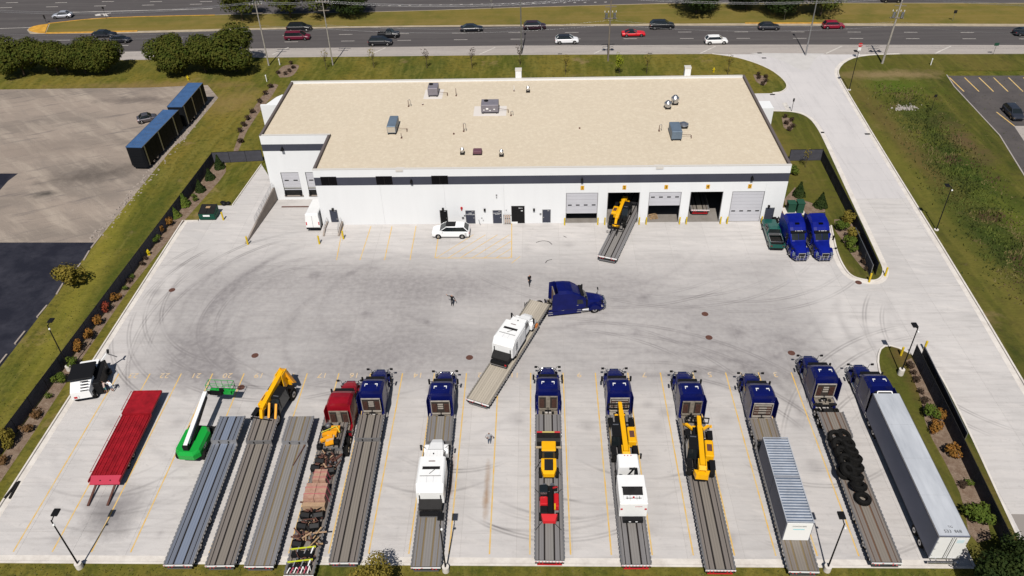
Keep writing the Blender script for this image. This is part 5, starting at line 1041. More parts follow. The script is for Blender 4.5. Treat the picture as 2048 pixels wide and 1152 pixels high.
def trailer(label, rear, nose, deck='grey', ch='dark', rail='grey', L=None, step=14.0, lo=1.02, hi=1.5, centre=None, bumper='stripe', group='step deck trailers parked in the row', chrome_slots=True, w_=1.31, plain=False):
    dx, dy = nose[0]-rear[0], nose[1]-rear[1]; L = L or math.hypot(dx, dy); rz = -atan2(dx, dy)
    t = thing('step_deck_trailer', label, 'trailer', (rear[0], rear[1], 0), rz, group)
    d = DKM[deck]; c = CHM[ch]; cd_ = DKM[centre or (deck+'c' if deck+'c' in DKM else deck)]
    for (a, b, z) in ((0, step, lo), (step, L, hi)):
        if plain:
            plank(t, -w_+.14, w_-.14, a+.03, b-.03, z-.07, z-.03, c, 'deck_base')
            n = 9
            for k in range(n):
                x = -w_+.15+k*(2*w_-.3)/n; plank(t, x+.006, x+(2*w_-.3)/n-.006, a+.04, b-.04, z-.05, z, d)
        else:
            plank(t, -w_+.1, w_-.1, a+.03, b-.03, z-.09, z-.055, d, 'deck_base')
            for s in (-1, 1): plank(t, min(s*.365, s*.51), max(s*.365, s*.51), a+.04, b-.04, z-.053, z-.03, c, 'channel_strip'); plank(t, min(s*.905, s*.97), max(s*.905, s*.97), a+.04, b-.04, z-.053, z-.03, c, 'channel_strip')
            for x0_, x1_, m in ((-.36, -.1202, cd_), (-.1198, .1198, cd_), (.1202, .36, cd_)): plank(t, x0_, x1_, a+.04, b-.04, z-.06, z, m)
            for s in (-1, 1):
                for x0_, x1_ in ((.515, .7118), (.7122, .90), (.975, 1.19)):
                    plank(t, min(s*x0_, s*x1_), max(s*x0_, s*x1_), a+.04, b-.04, z-.06, z, d)
        for s in (-1, 1):
            plank(t, min(s*(w_-.11), s*w_), max(s*(w_-.11), s*w_), a, b, z-.16, z+.03, m_rail[rail], 'side_rail')
            mb = MB(); k = a+.2
            while k < b-.1: mb.box(min(s*(w_+.002), s*(w_+.05)), max(s*(w_+.002), s*(w_+.05)), k, k+.2, z-.14, z+.02, 'alu'); k += .42
            mb.build('stake_pocket', t, kind='stuff')
    MB().box(-w_, w_, step-.06, step+.03, lo+.002, hi-.002, m_rail[rail]).build('step_wall', t)
    for s in (-1, 1):
        MB().box(s*.5-.07, s*.5+.07, .1, step, .62, lo-.1, 'dark').build('main_beam', t); MB().box(s*.5-.07, s*.5+.07, step-.1, L-.1, hi-.35, hi-.1, 'dark').build('main_beam', t)
        MB().cyl((s*.75, step-2.2, .1), (s*.75, step-2.2, lo-.1), .07, 'steel').box(s*.75-.15, s*.75+.15, step-2.35, step-2.05, .04, .1, 'dark').build('landing_leg', t)
        for y in (2.2, 5.0): wheel(t, s*1.08, y, .44, .44, .24, s, True)
        MB().box(s*.98-.28, s*.98+.28, .7, .73, .15, .85, 'black').build('mud_flap', t)
    for y in (2.2, 5.0): MB().cyl((-.9, y, .44), (.9, y, .44), .09, 'dark').build('axle', t)
    MB().box(-.5, .5, 7.4, 8.6, .45, .8, 'dark').build('tool_box', t)
    MB().box(-w_+.02, w_-.02, -.07, -.002, .62, lo+.02, 'dark').build('rear_sill', t)
    MB().box(-w_, w_, -.11, -.0705, lo-.14, lo+.04, 'white').build('rear_bar', t)
    for k in range(9): 
        if bumper == 'stripe' or k % 3 == 0:
            MB().box(-w_+.04+k*.29, -w_+.18+k*.29, -.125, -.1115, lo-.08, lo-.0, 'red').build('reflector', t)
    for x in (-.9, -.6, .6, .9): MB().cyl((x, -.07, .74), (x, -.1, .74), .07, 'red', seg=8).build('tail_light', t)
    MB().box(-1.1, 1.1, -.1, -.02, .42, .52, 'red' if bumper == 'stripe' else 'steel').build('impact_bar', t)
    return t
RX = [(-31.98, 39.95, -32.22), (-28.21, 39.9, -28.61), (-24.69, 39.85, -24.87), (-20.95, 39.0, -21.1), (-17.26, 40.25, -17.45), (-9.9, 39.85, -10.11), (.97, 40.55, 1.07), (8.56, 40.2, 8.46), (15.77, 39.75, 15.85), (22.87, 39.65, 23.12), (30.23, 40.55, 30.34)]
NY = [57.3, 57.3, 57.3, 57.2, 57.5, 57.3, 57.55, 57.5, 57.0, 57.0, 57.85]
sp = [('blue', 'dark', 'alu', 'with bluish deck and dark channels beside the green lift', None), ('brown', 'dark', 'grey', 'with brown-grey deck under the yellow machine forks', None), ('grey', 'tan', 'alu', 'with tan channel strips left of the brick coloured load', None), ('brown', 'dark', 'grey', 'loaded with attachments and tarped blocks behind the red tractor', None), ('brown', 'dark', 'grey', 'empty brown decked, hitched to the blue tractor next to the red one', None), ('grey', 'tan', 'grey', 'with tan strips carrying the lone white sweeper truck', None), ('grey', 'dark', 'grey', 'carrying the yellow loader and red handler', None), ('grey', 'dark', 'grey', 'carrying a yellow telehandler and a white cabover sweeper', None), ('brown', 'dark', 'grey', 'carrying only a yellow telehandler', None), ('brown', 'tan', 'grey', 'carrying the two corrugated silver containers', None), ('brown', 'rust', 'grey', 'carrying the stacked black tyres', None)]
TRL = []
for k, ((rx, ry, nx), ny, s_) in enumerate(zip(RX, NY, sp)):
    TRL.append(trailer('step deck trailer '+s_[3], (rx, ry), (nx, ny), s_[0], s_[1], s_[2], bumper='stripe' if k in (6, 3, 7, 8) else 'plain'))
TF = [(3, -20.62, 62.7, 'red_paint', 'red tractor with red roof hitched to the attachments load', 2), (4, -17.6, 64.5, 'navy_paint', 'dark blue tractor beside the red tractor', 1), (5, -10.25, 64.15, 'navy_paint', 'dark blue tractor hitched to the lone white sweeper trailer', 1), (6, 1.12, 64.8, 'navy_paint', 'dark blue tractor hitched to the yellow loader trailer', 2), (7, 8.5, 64.55, 'navy_paint', 'dark blue tractor with bright rack ahead of the telehandler and cabover sweeper', 3), (8, 15.98, 64.05, 'navy_paint', 'dark blue tractor with bright split rack ahead of the lone telehandler', 2), (9, 23.25, 63.75, 'navy_paint', 'dark blue tractor hitched to the silver containers trailer', 3), (10, 30.4, 66.55, 'navy_paint', 'dark blue tractor standing clear ahead of the tyre trailer, drive wheels bare', 1)]
for i, x, y, pnt, l, hd in TF:
    rz = -atan2(RX[i][2]-RX[i][0], NY[i]-RX[i][1])
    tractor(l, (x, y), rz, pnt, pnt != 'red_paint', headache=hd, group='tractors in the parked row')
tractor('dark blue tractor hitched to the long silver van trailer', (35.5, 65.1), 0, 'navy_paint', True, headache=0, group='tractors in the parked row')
tractor('bright blue tractor facing the camera beside the green pickup', (G(1601, 524)[0], G(1601, 524)[1]), pi+.03, 'blue_paint', False, front_text=True, group='bright blue tractors by the planter')
tractor('bright blue tractor facing the camera nearest the planter kerb', (G(1648, 524)[0], G(1648, 524)[1]), pi+.02, 'blue_paint', False, front_text=True, group='bright blue tractors by the planter')
tractor('blue tractor turning in the middle of the yard with a sweeper trailer', (8.25, 77.3), radians(-81), 'navy_paint', False, headache=2)
mid = trailer('tan decked trailer carrying a white sweeper truck across the middle of the yard', (-6.45, 59.85), (.35, 76.4), 'tan', 'dark', 'tan', step=14.2, lo=1.0, hi=1.45, plain=True, w_=1.36, group=None, bumper='plain')
trailer('trailer backed halfway into bay two with a yellow telehandler', (9.4, 86.4), (15.2, 102.6), 'grey', 'dark', 'alu', bumper='plain', group=None)
trailer('trailer standing wholly inside bay four', (23.6, 98.0), (24.0, 110.5), 'brown', 'dark', 'alu', step=9.5, group=None)
# ================================================================== CONTAINERS, VAN TRAILER, TYRES, LOADS
def onT(i, y, x=0, z=1.02):
    """a place on trailer i: y metres from the rear, x across"""
    rx, ry, nx = RX[i]; ny = NY[i]; a = atan2(nx-rx, ny-ry)
    return (rx+x*cos(a)+y*sin(a), ry-x*sin(a)+y*cos(a), z), -a
m_corr = mat('corrugated_zinc', (.46, .49, .54), .5, .1, n=.35, ns=.7, det=6); m_vall = mat('zinc_valley', (.14, .18, .25), .5, .2, n=.3, ns=1.2); m_cside = mat('container_side', (.13, .135, .17), .7, .0); m_cend = mat('container_end', (.8, .8, .78), .5)  # sky reflection on the container roofs painted as blue valleys between brighter ribs
def container(i, y0_, L, label, end):
    loc, a = onT(i, y0_); t = thing('container', label, 'container', loc, a, 'corrugated containers on the trailer'); w_ = 1.2; h = 2.55
    for s in (-1, 1): MB().box(min(s*w_, s*(w_-.06)), max(s*w_, s*(w_-.06)), 0, L, .02, h-.05, m_cside).build('side_wall', t)
    if end:
        e_ = MB().box(-w_+.08, w_-.08, -.05, .02, .05, h-.12, m_cend).build('end_door', t)
        o = link('lettering', text_mesh('CONTAINERS', .2, 'dark', .003), e_, (0, -.06, h-.5)); o.rotation_euler = (pi/2, 0, 0)
        MB().box(-.5, .5, -.058, -.052, h-.98, h-.86, mat('pale_cyan', (.3, .62, .68), .5)).build('logo_bar', e_)
    else: MB().box(-w_+.08, w_-.08, 0, .05, .05, h-.1, m_cside).build('end_wall', t)
    n = int(L/.31); mb = MB(); MB().box(-w_+.085, w_-.085, .08, L-.08, h-.14, h-.1, m_vall).build('roof_sheet', t)
    for k in range(n):
        y = .05+k*(L-.1)/n; q = (L-.1)/n
        o = MB().prism([(y, h-.095), (y+q*.12, h-.02), (y+q*.34, h-.02), (y+q*.46, h-.095)], -w_+.07, w_-.07, m_corr).build('roof_rib', t)
    for s in (-1, 1): MB().box(min(s*w_, s*(w_-.08)), max(s*w_, s*(w_-.08)), 0, L, h-.05, h+.02, m_corr).build('top_rail', t)
    for y in (0, L-.08): MB().box(-w_+.08, w_-.08, y+.03, y+.07, h-.08, h+.025, m_corr).build('top_rail', t)
    MB().box(-w_, w_, 0, L, -.0, .018, 'dark').build('floor_frame', t)
container(9, 3.1, 5.0, 'silver corrugated container with white lettered end, the rear one on its trailer', True)
container(9, 8.2, 4.7, 'silver corrugated container, the front one on its trailer', False)
m_vr = mat('van_roof', (.36, .38, .41), .5, .0, n=1, ns=.8, col2=(.48, .50, .53), stretch=(1.5, .3, 1), det=8); m_vs = mat('van_side', (.18, .19, .25), .6, .0, n=.1, ns=.5)
v = thing('van_trailer', 'long silver roofed enclosed van trailer with white rear doors', 'trailer', (35.25, 41.0, 0), radians(-.4))
MB().bbox(-1.3, 1.3, 0, 16.9, 1.1, 4.12, m_vs, .03).build('box_body', v)
for k in range(4): MB().box(-1.27, 1.27, .1+k*4.2, .08+(k+1)*4.2, 4.121, 4.15, m_vr).build('roof_panel', v)
for s in (-1, 1): MB().box(min(s*1.31, s*1.27), max(s*1.31, s*1.27), 0, 16.9, 4.05, 4.17, 'alu').build('top_rail', v); MB().box(min(s*1.31, s*1.25), max(s*1.31, s*1.25), 0, 16.9, 1.0, 1.1, 'dark').build('bottom_rail', v)
for s in (-1, 1):
    d = MB().box(min(s*.02, s*1.26), max(s*.02, s*1.26), -.06, -.003, 1.15, 4.05, 'white').build('rear_door', v)
    MB().cyl((s*.16, -.09, 1.15), (s*.16, -.09, 4.05), .025, 'steel', seg=5).build('lock_rod', d)
    for z in (1.5, 2.4, 3.3): MB().box(min(s*1.14, s*1.28), max(s*1.14, s*1.28), -.09, -.062, z, z+.06, 'steel').build('hinge', d)
MB().box(.35, .95, -.075, -.062, 3.3, 3.75, mat('pale_decal', (.55, .68, .72), .5)).build('decal', v)
for q in ((-1.3, 1.3, -.05, 0, 4.05, 4.15), (-1.3, 1.3, -.3, -.1, .55, .68), (-1.3, 1.3, -.12, -.002, 1.0, 1.14)): MB().box(*q, 'alu').build('rear_frame', v)
for s in (-1, 1): MB().box(s*.7-.04, s*.7+.04, -.25, -.17, .68, 1.0, 'steel').build('bumper_post', v)
for s_, x, y, z in (('TG', 0, .95, .3), ('533  868', .05, .5, .42)): 
    o = link('roof_lettering', text_mesh(s_, z, 'black', .002), v, (x, y, 4.155))
for s in (-1, 1):
    for y in (1.9, 3.2): wheel(v, s*1.08, y, .5, .5, .25, s, True)
    MB().cyl((s*.75, 12.5, .1), (s*.75, 12.5, 1.05), .07, 'steel').build('landing_leg', v); MB().box(s*.5-.06, s*.5+.06, .3, 16.6, .75, .995, 'dark').build('main_beam', v)
for y in (1.9, 3.2): MB().cyl((-.9, y, .5), (.9, y, .5), .1, 'dark').build('axle', v)
MB().path([(-.75, 17.05, 3.9), (-.7, 17.25, 4.05), (.7, 17.25, 4.05), (.75, 17.05, 3.9)], .07, 'white').build('nose_tube', v); MB().bbox(-.9, .9, 16.92, 17.5, 2.9, 3.9, 'dark', .05).build('nose_unit', v)
# tyres
def tyre_thing(label, loc, tilt=(0, 0, 0), sc=1.0):
    if 'T' not in WM:
        n = 20; prof = [(-.26, .42), (-.29, .56), (-.26, .72), (-.18, .77), (.18, .77), (.26, .72), (.29, .56), (.26, .42), (.2, .4), (-.2, .4)]
        mb = MB(); mb.loft([[(q*cos(2*pi*k/n), q*sin(2*pi*k/n), z) for z, q in prof] for k in range(n)]+[[(q, 0, z) for z, q in prof]], 'tyre', False)
        tr = MB()
        for k in range(30):
            a = k*2*pi/30
            for z in (-.1, .1): tr.box(-.05, .05, -.02, .02, -.07, .07, 'tyre', rot=Matrix.Rotation(a, 3, 'Z'), at=(.775*cos(a+.1*(z > 0)), .775*sin(a+.1*(z > 0)), z))
        WM['T'] = (mb.mesh('casing'), tr.mesh('tread'))
    t = thing('loose_tyre', label, 'tyre', loc, 0, 'black tyres stacked on the trailer'); t.rotation_euler = tilt; t.scale = (sc,)*3
    link('casing', WM['T'][0], t); o = link('tread', WM['T'][1], t); o['kind'] = 'stuff'
tl = [(29.62, 54.2, 1.75, 'left tyre at the head of the load'), (29.62, 53.15, 1.75, 'left tyre second from the head of the load'), (29.64, 52.1, 1.75, 'left tyre third from the head of the load'), (29.66, 51.05, 1.78, 'left tyre fourth from the head of the load'), (29.45, 49.75, 1.95, 'raised left tyre, last of the left column'),
 (30.8, 54.45, 1.7, 'right tyre at the head of the load'), (30.9, 53.45, 1.7, 'right tyre second from the head of the load'), (30.9, 52.45, 1.7, 'right tyre third from the head of the load'), (30.95, 51.45, 1.72, 'right tyre fourth from the head of the load'), (30.75, 50.3, 1.7, 'right tyre fifth from the head of the load'),
 (30.15, 49.1, 1.75, 'leaning tyre third from the tail of the load'), (30.12, 47.95, 1.7, 'leaning tyre just ahead of the lone flat one'), (30.22, 46.75, 1.32, 'flat tyre lying alone nearest the trailer tail'), (29.35, 49.9, 1.3, 'tyre under the raised left one')]
for k, (x, y, z, l) in enumerate(tl):
    fl = l.startswith('flat') or 'under' in l
    x += (.12 if x < 29.9 else -.18 if x > 30.5 else 0); tyre_thing('black '+l, (x, 54.2-(54.2-y)*.96-(.0), z if not fl else 1.31), (radians(0 if fl else 19+4*sin(k*2)), radians(5*sin(k)), .3*k), .93)
# ================================================================== CARS
def car(kind, label, pr, pf, col, wd=1.9, group='cars on the road', z=0, roofcol=None, glint=.35, metal=0.0, H=None):
    """pr, pf: ground pixels under the rear and front bumpers"""
    A, B_ = G(*pr), G(*pf); L = math.hypot(B_[0]-A[0], B_[1]-A[1]); rz = -atan2(B_[0]-A[0], B_[1]-A[1]); w_ = wd/2
    t = thing({'sedan': 'sedan_car', 'suv': 'suv_car', 'van': 'minivan', 'pickup': 'pickup_truck', 'hatch': 'hatchback_car', 'sport': 'sports_car'}[kind], label, {'pickup': 'pickup truck', 'van': 'minivan'}.get(kind, 'car'), ((A[0]+B_[0])/2, (A[1]+B_[1])/2, z), rz, group)
    p = mat('car_paint', col, .32, metal, coat=.35, spec=.3); pr_ = mat('car_roof_paint', roofcol, .3, coat=.5) if roofcol else p
    P = dict(sedan=dict(h=1.48, hood=.92, belt=.95, tail=1.0, a=(-.40, -.22, .07, .25)), suv=dict(h=1.78, hood=1.1, belt=1.2, tail=1.17, a=(-.475, -.36, .11, .28)), van=dict(h=1.78, hood=1.0, belt=1.08, tail=1.05, a=(-.485, -.44, .14, .33)), hatch=dict(h=1.5, hood=.92, belt=1.0, tail=1.0, a=(-.47, -.25, .06, .25)), sport=dict(h=1.3, hood=.84, belt=.88, tail=.9, a=(-.38, -.2, .0, .16)), pickup=dict(h=1.82, hood=1.12, belt=1.15, tail=1.12, a=(-.10, -.07, .13, .25)))[kind]
    h = (H or P['h']); zb = .25 if kind != 'pickup' else .35; sc = h/P['h']; hd = P['hood']*sc; bl = P['belt']*sc; tlz = P['tail']*sc
    def r(y, ww, zt, z0_=zb, k=.9): return [(-ww*.9, y*L, z0_), (ww*.9, y*L, z0_), (ww, y*L, z0_+.2), (ww, y*L, zt-.16), (ww*k, y*L, zt-.02), (ww*.5, y*L, zt), (-ww*.5, y*L, zt), (-ww*k, y*L, zt-.02), (-ww, y*L, zt-.16), (-ww, y*L, z0_+.2)]
    st_ = [r(-.5, w_*.82, tlz*.82, zb+.08), r(-.485, w_*.93, tlz*.97), r(-.38, w_, tlz), r(P['a'][0]+.05, w_, bl), r(P['a'][3]-.02, w_, bl), r(.33, w_*.99, hd), r(.44, w_*.95, hd*.9), r(.488, w_*.86, hd*.76), r(.5, w_*.72, hd*.62, zb+.08)]
    if kind == 'pickup': st_ = [r(P['a'][0]-.005, w_, bl), r(P['a'][3]-.02, w_, bl), r(.33, w_*.99, hd), r(.46, w_*.96, hd*.96), r(.495, w_*.9, hd*.85), r(.5, w_*.8, hd*.6, zb+.08)]
    MB().loft(st_, p, True, False).build('body', t)
    a, b, c, d = P['a']; wr = w_*.74; wb = w_*.93
    def g(y, ww, zz): return [(-ww, y*L, bl-.05), (ww, y*L, bl-.05), (ww if zz <= bl+.02 else wr, y*L, zz), (-ww if zz <= bl+.02 else -wr, y*L, zz)]
    MB().loft([[(-wb, a*L, bl-.04), (wb, a*L, bl-.04), (wb*.98, a*L, bl), (-wb*.98, a*L, bl)], [(-wb, b*L, bl-.04), (wb, b*L, bl-.04), (wr, b*L, h-.03), (-wr, b*L, h-.03)], [(-wb, c*L, bl-.04), (wb, c*L, bl-.04), (wr, c*L, h-.03), (-wr, c*L, h-.03)], [(-wb*.96, d*L, bl-.06), (wb*.96, d*L, bl-.06), (wb*.94, d*L, bl-.03), (-wb*.94, d*L, bl-.03)]], 'car_glass').build('window_glass', t)
    MB().loft([[(-wr-.02, (b-.01)*L, h-.05), (wr+.02, (b-.01)*L, h-.05), (wr*.85, b*L, h), (-wr*.85, b*L, h)], [(-wr-.03, (b+c)/2*L, h-.04), (wr+.03, (b+c)/2*L, h-.04), (wr*.87, (b+c)/2*L, h+.03), (-wr*.87, (b+c)/2*L, h+.03)], [(-wr-.02, (c+.005)*L, h-.05), (wr+.02, (c+.005)*L, h-.05), (wr*.85, c*L, h), (-wr*.85, c*L, h)]], pr_).build('roof', t)
    for s in (-1, 1):
        mb = MB(); mb.bar((s*wb*.97, d*L, bl-.03), (s*wr, c*L, h-.03), .09, .05, p).build('window_pillar', t); mb = MB(); mb.bar((s*wb*.97, a*L, bl-.03), (s*wr, b*L, h-.03), .12, .05, p).build('window_pillar', t)
        ym = (b+c)/2*L; MB().bar((s*(wb+.005), ym, bl-.03), (s*(wr+.02), ym, h-.03), .03, .06, 'black').build('window_pillar', t)
    rw_ = .36 if kind in ('suv', 'pickup') else .33
    for s in (-1, 1):
        for y in (-.31, .32): MB().cyl((s*(w_-.17), y*L, rw_+.02), (s*(w_+.008), y*L, rw_+.02), rw_+.06, 'black', seg=14).build('wheel_arch', t); wheel(t, s*(w_-.1), y*L, rw_, rw_, .23, s)
        MB().box(s*w_*.72-.16, s*w_*.72+.16, .478*L, .497*L, hd*.62, hd*.74, 'chrome').build('headlight', t)
        MB().box(s*w_*.78-.12, s*w_*.78+.12, -.5*L, -.482*L, tlz*.68, tlz*.85, 'red').build('tail_light', t)
        MB().bbox(s*(w_+.1)-.09, s*(w_+.1)+.09, (d-.07)*L-.08, (d-.07)*L+.06, bl-.02, bl+.14, p, .03).build('mirror', t)
    MB().box(-w_*.5, w_*.5, .492*L, .502*L, zb+.12, hd*.6, 'black').build('grille', t)
    MB().box(-w_*.85, w_*.85, -.503*L, -.488*L, zb+.02, zb+.2, 'black').build('bumper', t)
    if kind == 'pickup':
        for s in (-1, 1): MB().bbox(s*(w_-.07)-.07, s*(w_-.07)+.07, -.485*L, (a-.004)*L, zb+.1, tlz, p, .02).build('bed_side', t)
        MB().box(-w_+.15, w_-.15, -.485*L, (a-.006)*L, .6, .68, 'dark').build('bed_floor', t); MB().box(-w_, w_, -.5*L, -.486*L, zb+.2, tlz-.02, p).build('tailgate', t)
    return t
car('sedan', 'silver sedan on the far carriageway facing west', (146, 34), (107, 36), (.55, .57, .62), metal=.5)
car('sedan', 'black sedan beside the yellow median kerb', (187, 73.5), (233, 73), (.012, .014, .02)); car('sedan', 'dark sedan half behind the western tree cluster', (222, 84.5), (262, 84), (.014, .015, .022))
car('suv', 'black SUV in the shade just above the maroon minivan', (575, 61.5), (624, 60.5), (.012, .013, .016)); car('van', 'dark red minivan beside the black SUV', (571, 79), (621, 78), (.13, .01, .03))
car('pickup', 'black pickup behind the silver-windowed black SUV', (757, 74.5), (799, 74), (.012, .013, .016)); car('suv', 'black SUV with silver window trim in front of the black pickup', (738, 89.5), (785, 89), (.015, .016, .02))
car('sedan', 'lone black sedan with silver wheels', (921, 62), (966, 61), (.012, .014, .02)); car('suv', 'dark maroon SUV beside the tall street lamp', (1047, 58.5), (1092, 57.5), (.03, .012, .02))
car('suv', 'white SUV with black roof', (1110, 86), (1157, 85), (.75, .75, .76), roofcol=(.015, .015, .018), H=1.68); car('sport', 'bright red sports car with black roof', (1243, 72), (1290, 71), (.6, .012, .02), roofcol=(.012, .012, .012))
car('suv', 'large black SUV ahead of the red sports car', (1299, 57), (1348, 56), (.01, .011, .014), wd=2.05, H=1.85); car('suv', 'all white SUV nearest the entrance', (1409, 87), (1454, 86), (.78, .78, .77), H=1.66)
car('hatch', 'dark grey hatchback beside the painted kerb', (1516, 58.5), (1558, 58), (.03, .032, .04)); car('suv', 'red compact SUV below the dark median trees', (1644, 56.5), (1687, 56), (.25, .01, .03), H=1.62)
car('hatch', 'dark car cut by the right frame edge', (2026, 70), (2072, 69), (.02, .025, .035)); car('suv', 'dark car at the top frame edge behind the wooden pole', (1801, 3.5), (1762, 3.5), (.02, .02, .03))
car('sedan', 'grey sedan with open door half behind the black box trailers', (276, 246), (316, 238), (.14, .13, .14), metal=.6, wd=1.9, group=None); car('suv', 'dark grey crossover in the east car park', (2012, 219), (2036, 244), (.035, .04, .055), wd=1.95, group=None, metal=.3, H=1.62)
t = car('suv', 'large white SUV with black glass roof in front of the depot', (940, 470), (865, 470), (.8, .8, .8), wd=2.0, group=None, roofcol=None, H=1.82)
MB().bbox(-.6, .6, -.75, .62, 1.8, 1.89, 'black', .02).build('glass_roof', t)
t = car('pickup', 'dark green pickup with a silver bed box beside the blue tractors', (1553, 503), (1535, 449), (.006, .085, .07), wd=2.0, group=None, metal=.3)
MB().box(-.85, .85, -1.1, -.75, 1.12, 1.3, 'alu').build('tool_box', t); MB().box(-.9, -.82, -2.7, -1.1, 1.125, 1.18, 'alu').box(.82, .9, -2.7, -1.1, 1.125, 1.18, 'alu').box(-.9, .9, -2.75, -2.68, 1.125, 1.18, 'alu').build('bed_rail', t)
# white panel van at the dock wall
A = G(630, 446, 0); t = thing('panel_van', 'white panel van parked tight against the depot wall beside the dock', 'van', (-32.35, 95.5, -.4), 0)
MB().loft([[(-1.0, y, .35), (1.0, y, .35), (1.02, y, 1.4), (.92, y, zt-.1), (.8, y, zt), (-.8, y, zt), (-.92, y, zt-.1), (-1.02, y, 1.4)] for y, zt in ((0, 2.55), (.1, 2.7), (4.6, 2.7), (5.0, 2.3), (5.4, 1.55), (6.0, 1.25))], 'white').build('body', t)
MB().box(-.78, .78, -.02, -.003, 1.55, 2.2, 'dark_glass').build('rear_window', t) if 0 else MB().box(-.02, .02, -.03, -.003, .5, 2.4, 'steel').build('door_seam', t)
MB().box(-.98, .98, -.15, -.003, .3, .5, 'black').build('bumper', t)
for s in (-1, 1):
    MB().box(s*.9-.07, s*.9+.07, -.03, -.003, .9, 1.4, 'red').build('tail_light', t)
    for y in (1.1, 4.9): wheel(t, s*.88, y, .36, .36, .22, s)
    MB().bbox(s*1.15-.1, s*1.15+.1, 4.6, 4.75, 1.4, 1.75, 'black', .03).build('mirror', t)
t.rotation_euler = (radians(-4), 0, 0)
# dark box trailers on the worn lot
m_bx = mat('box_black', (.008, .009, .011), .6, .0, spec=.1); m_br = mat('box_blue_roof', (.055, .12, .26), .5, .0, n=.25, ns=1)
def boxtrailer(label, px0, px1, w_=2.7, h=3.5, dots=False):
    A, B_ = px0, px1; L = math.hypot(B_[0]-A[0], B_[1]-A[1]); rz = -atan2(B_[0]-A[0], B_[1]-A[1])
    t = thing('box_trailer', label, 'trailer', (A[0], A[1], 0), rz, 'dark box trailers on the worn lot')
    MB().loft([[(-w_/2+.3, y, .5), (w_/2-.3, y, .5), (w_/2-i, y, .7), (w_/2-i, y, h-.1), (-w_/2+i, y, h-.1), (-w_/2+i, y, .7)] for y, i in ((0, .35), (.25, 0), (L-.25, 0), (L, .25))], m_bx).build('box_body', t)
    MB().box(-w_/2+.06, w_/2-.06, .12, L-.1, h-.1, h, m_br).build('roof', t)
    for s in (-1, 1):
        MB().box(min(s*w_/2, s*(w_/2-.07)), max(s*w_/2, s*(w_/2-.07)), .1, L-.1, h-.05, h+.03, 'steel').build('roof_edge', t)
        for y in (L*.04, L*.40, L*.80): MB().box(min(s*w_/2, s*(w_/2+.05)), max(s*w_/2, s*(w_/2+.05)), y, y+.28, .6, h-.1, 'steel').build('side_post', t)
        n = 7
        for k in range(n): MB().box(min(s*(w_/2+.004), s*(w_/2+.02)), max(s*(w_/2+.004), s*(w_/2+.02)), .4+k*(L-.6)/n+.06, .4+(k+1)*(L-.6)/n-.06, .8, h-.3, m_bx).build('side_shutter', t)
        for y in (2.4, 3.7): wheel(t, s*(w_/2-.28), y, .48, .48, .25, s, True)
    for z in (1.0, 1.5, 2.0, 2.5): MB().box(-w_/2+.4, w_/2-.4, -.03, -.003, z, z+.35, m_bx).build('rear_slat', t)
    if dots:
        for k in range(34): MB().box(-.35+.35*(k % 3), -.25+.35*(k % 3), 1.0+(k//3)*.95, 1.1+(k//3)*.95, h, h+.03, 'steel').build('roof_rivet', t)
    return t
bA = G(290, 334, 0); 
p1 = G(254, 310, 1.6)
bz = 4.1
ef = lambda a, b, y: [(G(a, y, bz)[0]+G(b, y, bz)[0])/2, G((a+b)/2, y, bz)[1]]
e0, e1, f0, f1 = ef(250, 283, 295), ef(328, 356, 219), ef(333, 364, 214), ef(377, 406, 165)
boxtrailer('dark box trailer with riveted blue roof, the nearer of the two', e0, e1, 2.85, bz, True)
boxtrailer('dark box trailer with plain blue roof, the farther of the two', f0, f1, 2.85, bz)
